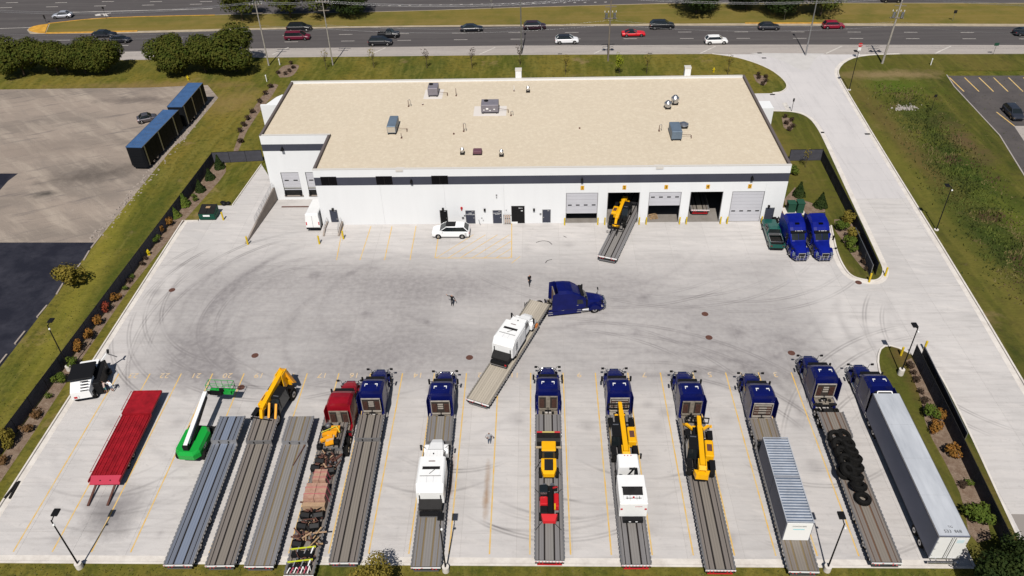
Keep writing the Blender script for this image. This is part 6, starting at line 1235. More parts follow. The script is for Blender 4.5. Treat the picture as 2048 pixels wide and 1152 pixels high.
# ================================================================== MACHINES
MY = mat('machine_yellow', (.80, .40, .006), .35, n=.08, ns=3, coat=.3); MR = mat('machine_red', (.50, .015, .02), .35, coat=.3); MG = mat('machine_green', (.01, .30, .04), .35, coat=.4); MO = mat('machine_orange', (.72, .30, .012), .4)
def telehandler(label, loc, rz, sc=1.0, m=MY, boom=0.0, boomL=5.2, ext=0.0, pz=1.95, drop=.9, arms=False, forks=True, cabside=-1, group='yellow telehandlers'):
    t = thing('telehandler', label, 'telehandler', loc, rz, group); t.scale = (sc, sc, sc); c = cabside
    MB().bbox(-.5, .5, -3.0, 2.9, .55, 1.05, 'black', .05).build('chassis', t)
    for s in (-1, 1):
        for y in (-1.75, 1.75): wheel(t, s*1.0, y, .66, .66, .44, s, rim='steel', rr=.5)
        for y in (-1.75, 1.75): MB().box(s*1.0-.24, s*1.0+.24, y-.55, y+.55, 1.34, 1.38, 'black').build('mudguard', t)
    for y in (-1.75, 1.75): MB().cyl((-.8, y, .66), (.8, y, .66), .12, 'black').build('axle', t)
    cb = MB().loft([[(c*1.2, -.95, 1.0), (c*.32, -.95, 1.0), (c*.32, -.95, 2.35), (c*1.1, -.95, 2.35)], [(c*1.2, .75, 1.0), (c*.32, .75, 1.0), (c*.32, .6, 2.35), (c*1.1, .6, 2.35)], [(c*1.2, 1.2, .95), (c*.32, 1.2, .95), (c*.32, 1.1, 1.5), (c*1.1, 1.1, 1.5)]], 'car_glass').build('cab', t)
    MB().box(min(c*1.14, c*.28), max(c*1.14, c*.28), -1.0, .68, 2.36, 2.46, 'black').build('cab_roof', cb)
    for x, y in ((1.15, -.95), (.34, -.95), (1.15, .65), (.34, .65)): MB().box(c*x-.04, c*x+.04, y-.04, y+.04, 1.0, 2.36, 'black').build('cab_post', cb)
    for y in (-.6, -.1, .4): MB().box(min(c*.98, c*.45), max(c*.98, c*.45), y-.05, y+.05, 2.46, 2.49, 'steel' if y == .4 else 'black').build('roof_bar', cb)
    MB().bbox(-c*1.2 if c > 0 else .42, -.42 if c > 0 else 1.2, -.9, 1.0, .8, 1.55, m, .08).build('engine_cover', t)
    MB().box(min(-c*.6, -c*1.05), max(-c*.6, -c*1.05), -.35, .45, 1.552, 1.58, 'brown').build('grille', t)
    MB().loft([[(x, y, 1.0) for x, y in ((-.7, -2.6), (-.55, -3.2), (.55, -3.2), (.7, -2.6))], [(x, y, 1.55) for x, y in ((-.7, -2.6), (-.5, -3.15), (.5, -3.15), (.7, -2.6))]], m).build('counterweight', t)
    MB().box(-.36, -.26, -2.9, -1.8, 1.2, pz+.2, m).box(.26, .36, -2.9, -1.8, 1.2, pz+.2, m).build('boom_pivot', t)
    P = Vector((0, -2.5, pz)); D_ = Vector((0, cos(boom), sin(boom))); Q = P+D_*boomL
    b_ = MB().bar(P, Q, .44, .5, m).build('boom', t)
    Q2 = Q+D_*(.6+ext); MB().bar(Q, Q2, .36, .36, m).build('boom_tip', b_)
    MB().bar(P+Vector((0, 0, .0)), P+Vector((0, -.35, -.2)), .62, .6, m).build('boom_root', b_)
    MB().cyl(P+Vector((.0, 1.0, -.55)), P+D_*2.4+Vector((0, 0, -.25)), .09, 'chrome').build('lift_cylinder', t)
    hd = Q2+Vector((0, .45, -drop)); MB().bar(Q2, hd, .3, .35, m).build('boom_head', b_)
    if forks:
        f = MB().box(-1.1, 1.1, hd.y, hd.y+.08, hd.z-.35, hd.z-.25, 'black').box(-1.1, 1.1, hd.y, hd.y+.08, hd.z+.3, hd.z+.4, 'black')
        for x in (-1.05, -.5, 0, .5, 1.05): f.box(x-.04, x+.04, hd.y, hd.y+.08, hd.z-.25, hd.z+.3, 'black')
        f.build('fork_carriage', t)
        for x in (-.45, .45): MB().box(x-.07, x+.07, hd.y+.08, hd.y+1.2, hd.z-.42, hd.z-.36, 'black').build('fork', t)
    if arms:
        for s in (-1, 1): a = MB().bar((s*.4, 2.7, .9), (s*1.0, 3.3, .9), .22, .22, m).bar((s*1.0, 3.3, .9), (s*1.25, 3.9, .25), .22, .22, m).box(s*1.25-.22, s*1.25+.22, 3.75, 4.1, .15, .22, m).build('outrigger', t)
    MB().box(-.5, .5, 2.9, 3.1, .6, 1.0, m).build('front_frame', t)
    return t
loc, a = onT(7, 13.0); telehandler('yellow telehandler with black cab in front of the white cabover sweeper', (loc[0], 53.7, 1.04), a, 1.06, boomL=5.0, ext=.5)
loc, a = onT(8, 12.4); telehandler('yellow telehandler with stabilisers out, alone on its trailer', (loc[0], 52.0, 1.04), a-.1, 1.08, boomL=4.6, arms=True, ext=.6)
telehandler('yellow telehandler half inside bay two on a trailer', (11.9, 95.6, 1.04), pi-.3, 1.0, boomL=5.0)
tb = telehandler('yellow telehandler with raised bent boom behind the brown deck trailer', (G(562, 800, 0)[0]-.15, 59.6, 0), pi-.2, 1.1, boom=-.12, boomL=3.9, ext=.1, arms=False, pz=2.8, drop=1.2, group='yellow telehandlers')
for s_ in (-1, 1): MB().bar((-.75+s_*.35, 1.2, 2.3), (-.95+s_*.35, 2.2, 1.3), .2, .2, MO).bar((-.95+s_*.35, 2.2, 1.3), (-.8+s_*.35, 2.9, .5), .18, .18, MO).build('outrigger', tb)
MB().loft([[(-.2, -3.2, 2.4), (.2, -3.2, 2.4), (.2, -2.6, 3.1), (-.2, -2.6, 3.1)], [(-1.1, -2.9, 1.2), (-.8, -2.9, 1.2), (-.8, -2.4, 1.6), (-1.1, -2.4, 1.6)]], MO).build('rear_fairing', tb)
loc, a = onT(6, 7.0); t = thing('red_telehandler', 'compact red telehandler with black boom near the tail of the trailer', 'telehandler', (loc[0], 45.95, 1.04), a)
for s_ in (-1, 1):
    for y in (-1.15, 1.1): wheel(t, s_*.72, y, .4, .4, .3, s_, rim='steel')
MB().bbox(-.4, .4, -1.5, 1.5, .35, .7, 'black', .04).build('chassis', t)
MB().bbox(-.82, -.12, -.35, .55, .55, 1.25, MR, .08).build('engine_cover', t); MB().bbox(.42, .86, -.5, 1.0, .5, 1.15, MR, .08).build('side_pod', t)
MB().loft([[(-.75, -1.3, .6), (.75, -1.3, .6), (.7, -1.3, 1.05), (-.7, -1.3, 1.05)], [(-.55, -1.95, .5), (.55, -1.95, .5), (.5, -1.9, .8), (-.5, -1.9, .8)]], MR).build('counterweight', t)
MB().bbox(-.85, -.1, .6, 1.5, .6, 1.75, 'car_glass', .06).build('cab', t); MB().bbox(-.8, -.12, -1.25, -.4, .6, 1.1, 'black', .06).build('cooler_cover', t)
MB().bar((.15, -1.5, 1.45), (.2, 1.6, 1.25), .26, .26, 'black').build('boom', t); MB().bar((.5, -.9, 1.2), (.5, -.3, 1.2), .12, .14, 'yellow').build('warning_panel', t)
MB().box(-.7, .75, 1.75, 1.85, .4, 1.1, 'dark').cyl((-.4, 1.9, .8), (-.4, 2.2, .8), .2, 'steel').cyl((.3, 1.9, .9), (.3, 2.2, .9), .18, 'steel').build('attachment_head', t); MB().bar((.35, 1.5, 1.2), (.75, 1.8, 1.0), .12, .12, MR).build('head_link', t)
t.scale = (1.05, 1.0, 1.0)
# compact loader
def loader():
    loc, a = onT(6, 12.2); t = thing('wheel_loader', 'compact yellow loader with grey bonnet and black bucket on the trailer', 'loader', (loc[0], 51.0, 1.04), a)
    for s in (-1, 1):
        for y in (-1.1, 1.1): wheel(t, s*.78, y, .5, .5, .34, s, rim='steel')
    MB().bbox(-.45, .45, -1.7, 1.6, .5, .8, 'black', .05).build('chassis', t)
    MB().loft([[(-.5, -1.75, .7), (.5, -1.75, .7), (.5, -1.75, 1.15), (-.5, -1.75, 1.15)], [(-.75, -1.2, .7), (.75, -1.2, .7), (.72, -1.2, 1.35), (-.72, -1.2, 1.35)], [(-.75, -.2, .7), (.75, -.2, .7), (.7, -.2, 1.45), (-.7, -.2, 1.45)]], MY).build('engine_cover', t)
    MB().prism([(-1.45, 1.32), (-.3, 1.47), (-.3, 1.5), (-1.45, 1.36)], -.42, .42, 'dark').build('bonnet_panel', t)
    c = MB().loft([[(-.65, -.2, 1.0), (.65, -.2, 1.0), (.6, -.15, 2.25), (-.6, -.15, 2.25)], [(-.65, 1.05, 1.0), (.65, 1.05, 1.0), (.6, .9, 2.25), (-.6, .9, 2.25)]], 'car_glass').build('cab', t)
    MB().bbox(-.68, .68, .0, 1.1, 2.25, 2.4, MY, .05).build('cab_roof', c)
    for s in (-1, 1): MB().bar((s*.4, .9, 1.5), (s*.4, 2.4, .7), .14, .2, 'black').build('lift_arm', t)
    MB().prism([(2.3, .15), (2.2, .9), (2.45, 1.15), (3.3, .9), (3.35, .12)], -1.15, 1.15, 'dark').build('bucket', t)
    MB().cyl((-1.15, 3.32, 1.0), (-.6, 3.32, 1.0), .09, 'red').cyl((.6, 3.32, 1.0), (1.15, 3.32, 1.0), .09, 'red').build('edge_guard', t); MB().cyl((-.6, 3.32, 1.0), (.6, 3.32, 1.0), .08, mat('tan_guard', (.45, .36, .12), .7)).build('edge_guard', t)
    for s in (-1, 1): MB().box(s*.95-.3, s*.95+.3, 1.95, 2.1, .2, .35, mat('tan_block', (.42, .33, .2), .8)).build('hitch_block', t)
    return t
loader().scale = (1.02, 1.08, 1.0)
# tie-down chains of the loader trailer
for (px, py, qx, qy, l) in ((1070, 940, 1082, 920, 'tail of the yellow loader, west side'), (1122, 950, 1108, 925, 'tail of the yellow loader, east side'), (1071, 1060, 1088, 1038, 'tail of the red handler, west side'), (1123, 1060, 1105, 1042, 'tail of the red handler, east side'), (1070, 978, 1082, 988, 'front of the red handler, west side'), (1123, 978, 1112, 988, 'front of the red handler, east side')):
    A, B_ = G(px, py, 1.1), G(qx, qy, 1.5); MB().cyl((*A, 1.08), (*B_, 1.45), .03, 'dark', seg=5).build('tie_down_chain', None, label='dark tie-down chain at the '+l, cat='chain')
# sweeper trucks
def sweeper(label, loc, rz, sc=1.0, group='white sweeper trucks with hood'):
    t = thing('sweeper_truck', label, 'sweeper truck', loc, rz, group); t.scale = (sc,)*3; w_ = 'white'
    for s in (-1, 1):
        MB().box(s*.4-.05, s*.4+.05, 0, 8.2, .6, .82, 'dark').build('chassis_rail', t)
        wheel(t, s*1.0, 7.1, .48, .48, .28, s); wheel(t, s*1.0, 2.2, .48, .48, .25, s, True)
        MB().bar((s*1.0, 6.3, 2.2), (s*1.32, 6.6, 2.3), .04, .04, 'black').bbox(s*1.36-.09, s*1.36+.09, 6.5, 6.62, 1.6, 2.3, 'black', .02).build('mirror', t)
        MB().prism([(6.5, .55), (6.55, 1.1), (6.9, 1.4), (7.4, 1.4), (7.8, 1.05), (7.85, .7)], min(s*.72, s*1.15), max(s*.72, s*1.15), w_).build('fender', t)
    MB().loft([[(-.85, 6.1, .8), (.85, 6.1, .8), (.85, 6.1, 1.6), (.7, 6.1, 1.75), (-.7, 6.1, 1.75), (-.85, 6.1, 1.6)], [(-.7, 7.6, .7), (.7, 7.6, .7), (.7, 7.6, 1.3), (.55, 7.6, 1.5), (-.55, 7.6, 1.5), (-.7, 7.6, 1.3)], [(-.55, 8.2, .7), (.55, 8.2, .7), (.55, 8.2, 1.1), (.45, 8.2, 1.25), (-.45, 8.2, 1.25), (-.55, 8.2, 1.1)]], w_).build('hood', t)
    MB().box(-.45, .45, 8.2, 8.26, .7, 1.15, 'dark').build('grille', t)
    c = MB().loft([[(-1.0, 4.7, .8), (1.0, 4.7, .8), (.92, 4.7, 2.55), (-.92, 4.7, 2.55)], [(-1.0, 5.9, .8), (1.0, 5.9, .8), (.85, 5.8, 2.55), (-.85, 5.8, 2.55)], [(-.95, 6.35, .8), (.95, 6.35, .8), (.9, 6.3, 1.75), (-.9, 6.3, 1.75)]], w_).build('cab', t)
    MB().add([(-.82, 5.9, 2.48), (.82, 5.9, 2.48), (.86, 6.34, 1.82), (-.86, 6.34, 1.82)], [(0, 1, 2, 3)], 'car_glass').build('windshield', c)
    for s in (-1, 1): MB().prism([(5.0, 1.7), (5.0, 2.35), (5.7, 2.35), (6.0, 1.7)], min(s*.97, s*1.01), max(s*.97, s*1.01), 'car_glass').build('door_window', c)
    for k in range(5): MB().box(-.7+k*.32, -.64+k*.32, 4.85, 5.7, 2.55, 2.58, w_).build('roof_rib', c)
    MB().box(-.05, .05, 5.2, 5.3, 2.58, 2.68, 'black').build('roof_lamp', c)
    b = MB().loft([[(-1.22, .9, 1.0), (1.22, .9, 1.0), (1.22, .9, 2.3), (1.1, .9, 2.45), (-1.1, .9, 2.45), (-1.22, .9, 2.3)], [(-1.25, 1.5, .9), (1.25, 1.5, .9), (1.25, 1.5, 2.95), (1.12, 1.5, 3.05), (-1.12, 1.5, 3.05), (-1.25, 1.5, 2.95)], [(-1.2, 4.55, .9), (1.2, 4.55, .9), (1.2, 4.55, 2.95), (1.08, 4.55, 3.05), (-1.08, 4.55, 3.05), (-1.2, 4.55, 2.95)]], w_).build('hopper_body', t)
    MB().box(-.8, .8, 3.05, 3.38, 3.052, 3.07, 'dark').build('slot_window', b); MB().box(-.3, .3, 3.95, 4.05, 3.052, 3.065, 'brown').build('hatch_slot', b)
    MB().box(-.85, .85, 2.35, 3.0, 3.052, 3.09, w_).build('top_hatch', b); MB().cyl((-.1, 2.5, 3.12), (.35, 2.98, 3.14), .025, 'black').build('hatch_handle', b)
    for y in (2.3, ): MB().box(-.95, .95, y-.02, y+.02, 3.052, 3.075, 'dark').build('seam', b)
    for x in (-.3, .3): MB().box(x-.015, x+.015, 1.55, 2.25, 3.052, 3.06, 'door_grey').build('seam', b)
    for s in (-1, 1):
        for y in (2.0, 3.0, 3.9): MB().box(min(s*1.23, s*1.27), max(s*1.23, s*1.27), y-.42, y+.42, 1.1, 2.7, w_).build('side_panel', b)
        for z in (1.5, 1.75, 2.0, 2.25): MB().box(min(s*1.272, s*1.285), max(s*1.272, s*1.285), 1.65, 2.2, z, z+.08, 'dark').build('vent_slit', b)
        MB().box(s*.95-.05, s*.95+.05, .86, .9, 1.5, 2.1, 'dark').build('tail_lamp', b)
    MB().loft([[(-1.0, .1, .95), (1.0, .1, .95), (1.0, .1, 1.15), (-1.0, .1, 1.15)], [(-1.05, .95, .85), (1.05, .95, .85), (1.05, .95, 1.6), (-1.05, .95, 1.6)]], 'dark').build('rear_hopper', t)
    MB().box(-.95, .95, -.25, .08, .5, .95, 'black').build('rear_flap', t); MB().box(-.95, .95, -.29, -.252, .5, .58, 'steel').build('flap_edge', t)
    MB().box(.75, .95, -.28, -.253, .7, .9, 'red').build('reflector', t)
    return t
loc, a = onT(5, 5.0); sweeper('white hooded sweeper truck strapped on its own trailer in the row', (loc[0]+.0, 44.9, 1.04), a, 1.03)
dv_ = (.35+6.45, 76.4-59.85); q = math.hypot(*dv_); ux, uy = dv_[0]/q, dv_[1]/q
sweeper('white hooded sweeper truck on the turning trailer in mid yard', (-6.45+ux*5.7, 59.85+uy*5.7, 1.02), -atan2(ux, uy), 1.03)
MB().box(-1.25, .1, 0, .5, 0, .35, mat('orange_chest', (.5, .17, .05), .7)).build('orange_chest', None, (-6.45+ux*13.6+1.1, 59.85+uy*13.6-.5, 1.0), -atan2(ux, uy), label='orange box on the turning trailer ahead of the sweeper', cat='box')
# cabover sweeper
loc, a = onT(7, 3.2); t = thing('cabover_sweeper', 'white cabover sweeper with dark rear screen at the tail of the trailer', 'sweeper truck', (loc[0]+.05, 44.2, 1.04), a); W1 = 'white'
for s in (-1, 1):
    MB().box(s*.4-.05, s*.4+.05, .2, 6.6, .6, .82, 'dark').build('chassis_rail', t); wheel(t, s*1.0, 5.4, .48, .48, .28, s); wheel(t, s*1.0, 1.7, .48, .48, .25, s, True)
    MB().bar((s*.95, 6.3, 2.2), (s*1.3, 6.5, 2.3), .04, .04, 'black').bbox(s*1.34-.08, s*1.34+.08, 6.4, 6.52, 1.6, 2.3, 'black', .02).build('mirror', t)
MB().loft([[(-1.02, 4.6, .7), (1.02, 4.6, .7), (1.02, 4.6, 2.35), (.92, 4.6, 2.5), (-.92, 4.6, 2.5), (-1.02, 4.6, 2.35)], [(-1.02, 6.2, .7), (1.02, 6.2, .7), (1.0, 6.2, 2.4), (.88, 6.2, 2.55), (-.88, 6.2, 2.55), (-1.0, 6.2, 2.4)], [(-.98, 6.5, .7), (.98, 6.5, .7), (.9, 6.5, 1.6), (.8, 6.5, 1.7), (-.8, 6.5, 1.7), (-.9, 6.5, 1.6)]], W1).build('cab', t)
for x in (-.3, 0, .3): MB().cyl((x, 6.0, 2.56), (x, 6.0, 2.62), .05, 'red', seg=6).build('marker_lamp', t)
mb = MB().box(-1.15, 1.15, 3.7, 4.5, .8, 1.5, 'dark').cyl((-.8, 4.1, 1.5), (-.8, 4.1, 1.9), .26, 'black').cyl((-.3, 4.2, 1.5), (.5, 4.5, 2.6), .09, 'black').box(.5, .75, 3.8, 4.5, 1.5, 2.55, 'black').cyl((0, 4.4, 2.62), (.7, 4.4, 2.62), .09, 'black').cyl((.2, 3.9, 1.5), (.2, 4.1, 2.0), .2, 'dark'); mb.build('engine_gear', t)
b = MB().bbox(-1.27, 1.27, .3, 3.6, .95, 2.75, W1, .06).build('hopper_body', t)
MB().box(-.95, .95, 2.05, 2.2, 2.755, 2.79, 'black').build('seam', b); MB().prism([(1.25, 2.76), (2.0, 2.76), (2.0, 2.95), (1.25, 2.8)], -.9, .9, 'dark').build('rear_screen', b)
for k in range(3): MB().bbox(-.88+k*.6, -.34+k*.6, .6, 1.2, 2.756, 2.86, W1, .03).build('white_cover', b)
MB().box(-.7, .7, .8, .84, 2.87, 2.91, 'black').box(-.6, -.56, .7, 1.0, 2.9, 2.94, 'black').box(.5, .54, .7, 1.0, 2.9, 2.94, 'black').build('light_bar', b); MB().cyl((0, .85, 2.91), (0, .85, 3.02), .08, 'red').build('beacon', b)
for s in (-1, 1): MB().box(s*1.08-.1, s*1.08+.1, .27, .296, 1.9, 2.1, 'red').build('tail_lamp', b); MB().box(min(s*1.05, s*1.25), max(s*1.05, s*1.25), .7, 2.1, 2.756, 2.79, W1).build('top_rail', b)
o = link('lettering', text_mesh('SWEEPER', .16, 'red', .003), b, (.45, .285, 2.35)); o.rotation_euler = (pi/2, 0, 0)
MB().box(-.9, .9, -.15, .28, .55, .95, 'black').build('rear_bumper', t)
for x in (-.3, .3): MB().box(x-.1, x+.1, -.17, -.152, .7, .8, 'white').build('work_lamp', t)
# ---------------------------------------------------------------- boom lift
gx = G(388, 900, 0); t = thing('boom_lift', 'green boom lift with white boom and green basket beside the red trailer', 'boom lift', (-35.2, 54.4, 0), radians(-3)); 
for s in (-1, 1):
    for y in (-1.5, 1.7): wheel(t, s*1.2, y, .52, .52, .4, s, rim='steel')
MB().bbox(-.9, .9, -1.9, 2.1, .45, .85, 'black', .05).build('chassis', t)
body = MB().loft([[(-1.15, -2.0, z), (-.7, -2.6, z), (.7, -2.6, z), (1.15, -2.0, z), (1.2, .6, z), (.8, 1.3, z), (-.8, 1.3, z), (-1.2, .6, z)] if i == 0 else [(-1.05, -1.9, z), (-.6, -2.35, z), (.6, -2.35, z), (1.05, -1.9, z), (1.05, .5, z), (.7, 1.1, z), (-.7, 1.1, z), (-1.05, .5, z)] for z, i in ((.9, 0), (1.45, 0), (1.75, 1))], MG).build('turntable', t)
MB().box(-.12, .3, -2.2, 1.2, 1.752, 1.78, 'black').build('cable_trough', body)
o = link('lettering', text_mesh('LIFT', .4, 'white', .003), body, (1.205, -.9, 1.2)); o.rotation_euler = (pi/2, 0, pi/2)
b0 = Vector((0, -2.0, 2.15)); b1 = Vector((-.3, 4.7, 2.9)); b = MB().bar(b0, b1, .36, .42, 'white').build('boom', t)
MB().bar(b0+Vector((.28, 1, -.1)), b1+Vector((.24, -.5, -.1)), .12, .3, 'black').build('cable_carrier', b)
MB().box(-.25, .25, -2.2, -1.75, 1.6, 2.3, 'black').build('boom_pivot', t)
j1 = Vector((-.2, 5.3, 2.4)); MB().bar(b1, j1, .3, .3, 'black').bar(j1, (.6, 5.6, 2.0), .35, .35, 'black').bar((.6, 5.45, 2.1), (.7, 6.0, 2.0), .4, .4, 'black').build('jib', t)
k = link('basket', None, t, (.5, 6.25, 1.75)); 
MB().box(-1.25, 1.25, -.45, .45, -.05, .0, MG).build('basket_floor', k); mb = MB()
for z in (.55, 1.1): mb.path([(-1.25, -.45, z), (1.25, -.45, z), (1.25, .45, z), (-1.25, .45, z), (-1.25, -.45, z)], .03, MG)
for x in (-1.25, -.62, 0, .62, 1.25):
    for y in (-.45, .45): mb.cyl((x, y, 0), (x, y, 1.1), .025, MG, seg=5)
mb.build('basket_rail', k); MB().box(-.95, 1.1, -.5, -.46, .0, .5, MG).build('kick_panel', k); MB().box(.1, .5, -.62, -.5, .5, .85, 'black').build('control_box', k)
t.scale = (1.12, 1.0, 1.08)
# ---------------------------------------------------------------- red trailer
rA, rB = (-42.66, 49.05), (-42.95, 61.0); t = thing('red_trailer', 'bright red ribbed flat trailer with side rail standing alone', 'trailer', (*rA, 0), -atan2(rB[0]-rA[0], rB[1]-rA[1])); m_rd = mat('red_deck', (.33, .010, .018), .6, n=.45, ns=1.2, det=7); W2 = 1.5
for k in range(11): MB().box(-W2+.08+k*.26, -W2+.08+k*.26+(.2 if k % 2 else .25), .75, 8.7, .98, 1.06 if k % 2 else 1.12, m_rd).build('deck_rib', t)
MB().box(-W2, W2, .7, 8.75, .9, .98, m_rd).build('deck_base', t); MB().prism([(-.1, .62), (.7, .95), (.7, 1.1), (-.1, .7)], -W2, W2, mat('faded_red', (.40, .035, .065), .7)).build('tail_flap', t)
MB().box(-W2, W2, 8.8, 12.2, 1.18, 1.3, m_rd).build('upper_deck', t); MB().box(-W2, W2, 8.76, 8.84, .95, 1.36, m_rd).build('step_wall', t)
for s in (-1, 1):
    MB().box(min(s*W2, s*(W2+.08)), max(s*W2, s*(W2+.08)), 0, 8.8, .85, 1.1, m_rd).build('side_beam', t); MB().box(min(s*W2, s*(W2+.08)), max(s*W2, s*(W2+.08)), 8.8, 12.2, 1.1, 1.34, m_rd).build('side_beam', t)
    MB().box(s*.5-.07, s*.5+.07, .2, 12, .5, .9, 'dark').build('main_beam', t)
    for y in (2.6, 3.8): wheel(t, s*1.2, y, .42, .42, .26, s, True)
    MB().cyl((s*.9, 9.6, .05), (s*.9, 9.6, 1.1), .08, 'dark').build('landing_leg', t)
    MB().bar((s*.95+.0, -2.2, .12), (s*.95, .1, .5), .2, .12, 'brown').build('loading_skid', t)
MB().cyl((-W2, 12.15, 1.34), (W2, 12.15, 1.34), .05, m_rd).build('front_bar', t)
mb = MB().cyl((-W2-.25, 1.0, 1.15), (-W2-.25, 8.7, 1.15), .03, m_rd, seg=5).cyl((-W2-.25, 9.2, 1.4), (-W2-.25, 12.1, 1.4), .03, m_rd, seg=5)
for y in (1.2, 3.2, 5.2, 7.2, 8.5): mb.cyl((-W2-.25, y, 1.15), (-W2, y, 1.0), .025, m_rd, seg=5)
for y in (9.4, 10.8, 12.0): mb.cyl((-W2-.25, y, 1.4), (-W2, y, 1.25), .025, m_rd, seg=5)
mb.build('hand_rail', t)
# ---------------------------------------------------------------- small white sweeper with black roof at the west kerb
g0 = G(185, 790, 0); t = thing('compact_sweeper', 'white compact sweeper with black roof and raised front arms at the west kerb', 'sweeper', (g0[0]-.2, g0[1]-1.0, 0), radians(14)); 
for s in (-1, 1):
    for y in (.5, 3.6): wheel(t, s*.85, y, .45, .45, .32, s)
MB().bbox(-.95, .95, .0, 4.2, .5, 1.2, 'dark', .06).build('chassis', t)
e_ = MB().loft([[(-1.0, -.35, .8), (.8, -.35, .8), (.75, -.3, 1.7), (-.95, -.3, 1.7)], [(-1.05, 1.5, .8), (1.05, 1.5, .8), (1.0, 1.5, 2.4), (-1.0, 1.5, 2.4)]], 'white').build('engine_cover', t)
for k in range(4): o = MB().box(.0, .75, 0, .04, 0, .1, 'dark').build('vent_slot', e_, (-.0, -.33+.28*k, 1.78+.18*k)) 
MB().box(-.75, -.45, -.4, -.36, .95, 1.2, 'red').build('warning_triangle', e_); MB().box(-.9, -.3, -.38, -.36, .85, 1.3, 'white').build('rear_plate', e_)
c = MB().bbox(-.95, .95, 1.5, 3.2, 1.0, 2.5, 'car_glass', .05).build('cab', t); MB().bbox(-1.12, 1.12, .7, 3.4, 2.5, 2.66, 'black', .05).build('cab_roof', c)
for x, y in ((-.93, 1.55), (.93, 1.55), (-.93, 3.15), (.93, 3.15)): MB().box(x-.05, x+.05, y-.05, y+.05, 1.0, 2.5, 'black').build('cab_post', c)
MB().bbox(.96, 1.6, .5, 4.4, .4, 1.9, 'black', .06).build('side_unit', t); MB().bbox(-.9, 1.0, 3.5, 4.9, .9, 1.75, 'white', .08).build('front_hood', t)
MB().bar((.7, 3.9, 1.3), (1.9, 4.6, 2.5), .12, .16, 'white').bar((1.9, 4.6, 2.5), (2.4, 5.3, 1.3), .1, .12, 'steel').cyl((2.0, 4.6, 2.5), (2.05, 4.8, 2.9), .12, 'black').build('front_arm', t)
MB().bar((.8, 3.3, 1.2), (1.5, 3.7, 1.6), .25, .4, 'white').cyl((1.55, 3.75, .4), (1.55, 3.75, .8), .42, 'black').build('side_brush', t)
t.scale = (1.15, 1.0, 1.05)
# ---------------------------------------------------------------- load of attachments on the trailer of the red tractor
m_kraft = mat('kraft_tarp', (.33, .17, .13), .8, n=1, ns=2.5, col2=(.42, .27, .19), det=6); m_pink = mat('pink_strap', (.42, .08, .12), .7); m_tan = mat('carton', (.40, .27, .17), .85, n=.2, ns=4); m_yel = MO
LG = 'attachments loaded behind the red tractor'
def lt(name, label, cat, y, x=0, z=1.03): 
    loc, a = onT(3, y, x, z); return thing(name, label, cat, loc, a, LG)
for y, L, w_, h, l in ((7.1, 1.9, 1.08, 1.25, 'large pinkish tarped block, rear one, with cross straps'), (9.3, 1.5, .7, 1.1, 'smaller pinkish tarped block, front one, with cross straps')):
    t = lt('tarped_block', l, 'wrapped load', y); 
    for s in (-1, 1): MB().loft([[(s*.02, 0, 0), (s*w_, 0, 0), (s*w_, L, 0), (s*.02, L, 0)], [(s*.02, .08, h), (s*(w_-.08), .1, h), (s*(w_-.08), L-.08, h), (s*.02, L-.08, h)]], m_kraft).build('wrapped_stack', t)
    for yy in (L*.3, L*.7): MB().path([(-w_-.15, yy, 0), (-w_+.05, yy, h+.02), (w_-.05, yy, h+.02), (w_+.15, yy, 0)], .025, m_pink).build('strap', t)
    for x in (-w_*.5, w_*.5): MB().cyl((x, L*.5, h), (x, L*.5, h+.03), .08, m_tan).build('label_disc', t)
MB().box(-1.05, 1.05, -.45, -.02, 0, .8, m_tan).build('carton_skirt', lt('carton_wall', 'brown carton wall leaning behind the rear tarped block', 'carton', 7.05))
def bucket(label, y, x, s=1.0, rz=0):
    t = lt('black_bucket', label, 'bucket', y, x); t.scale = (s, s, s); t.rotation_euler.z += rz
    MB().prism([(-.45, .05), (-.5, .55), (-.2, .75), (.35, .2), (.35, .05)], -.38, .38, 'black').build('bucket_shell', t)
    for sx in (-1, 1): MB().prism([(-.5, .05), (-.55, .6), (-.2, .85), (.4, .22), (.4, .05)], sx*.4-.02, sx*.4+.02, 'dark').build('side_plate', t)
    MB().cyl((-.2, .1, .6), (.2, .1, .6), .05, 'brown').build('pin', t)
for y, x, l in ((6.1, -.55, 'black excavator bucket, west one behind the tarped blocks'), (6.1, .55, 'black excavator bucket, east one behind the tarped blocks'), (4.9, -.6, 'black pointed bucket, west one of the third pair'), (4.9, .45, 'black pointed bucket, east one of the third pair'), (11.6, -.75, 'black bucket west of the folded frames'), (12.5, -.5, 'black bucket near the step, west side'), (11.3, .6, 'black bucket east of the front tarped block'), (3.0, -.6, 'black coupler on the tail, west side')):
    bucket(l, y, x, 1.05, .3*x)
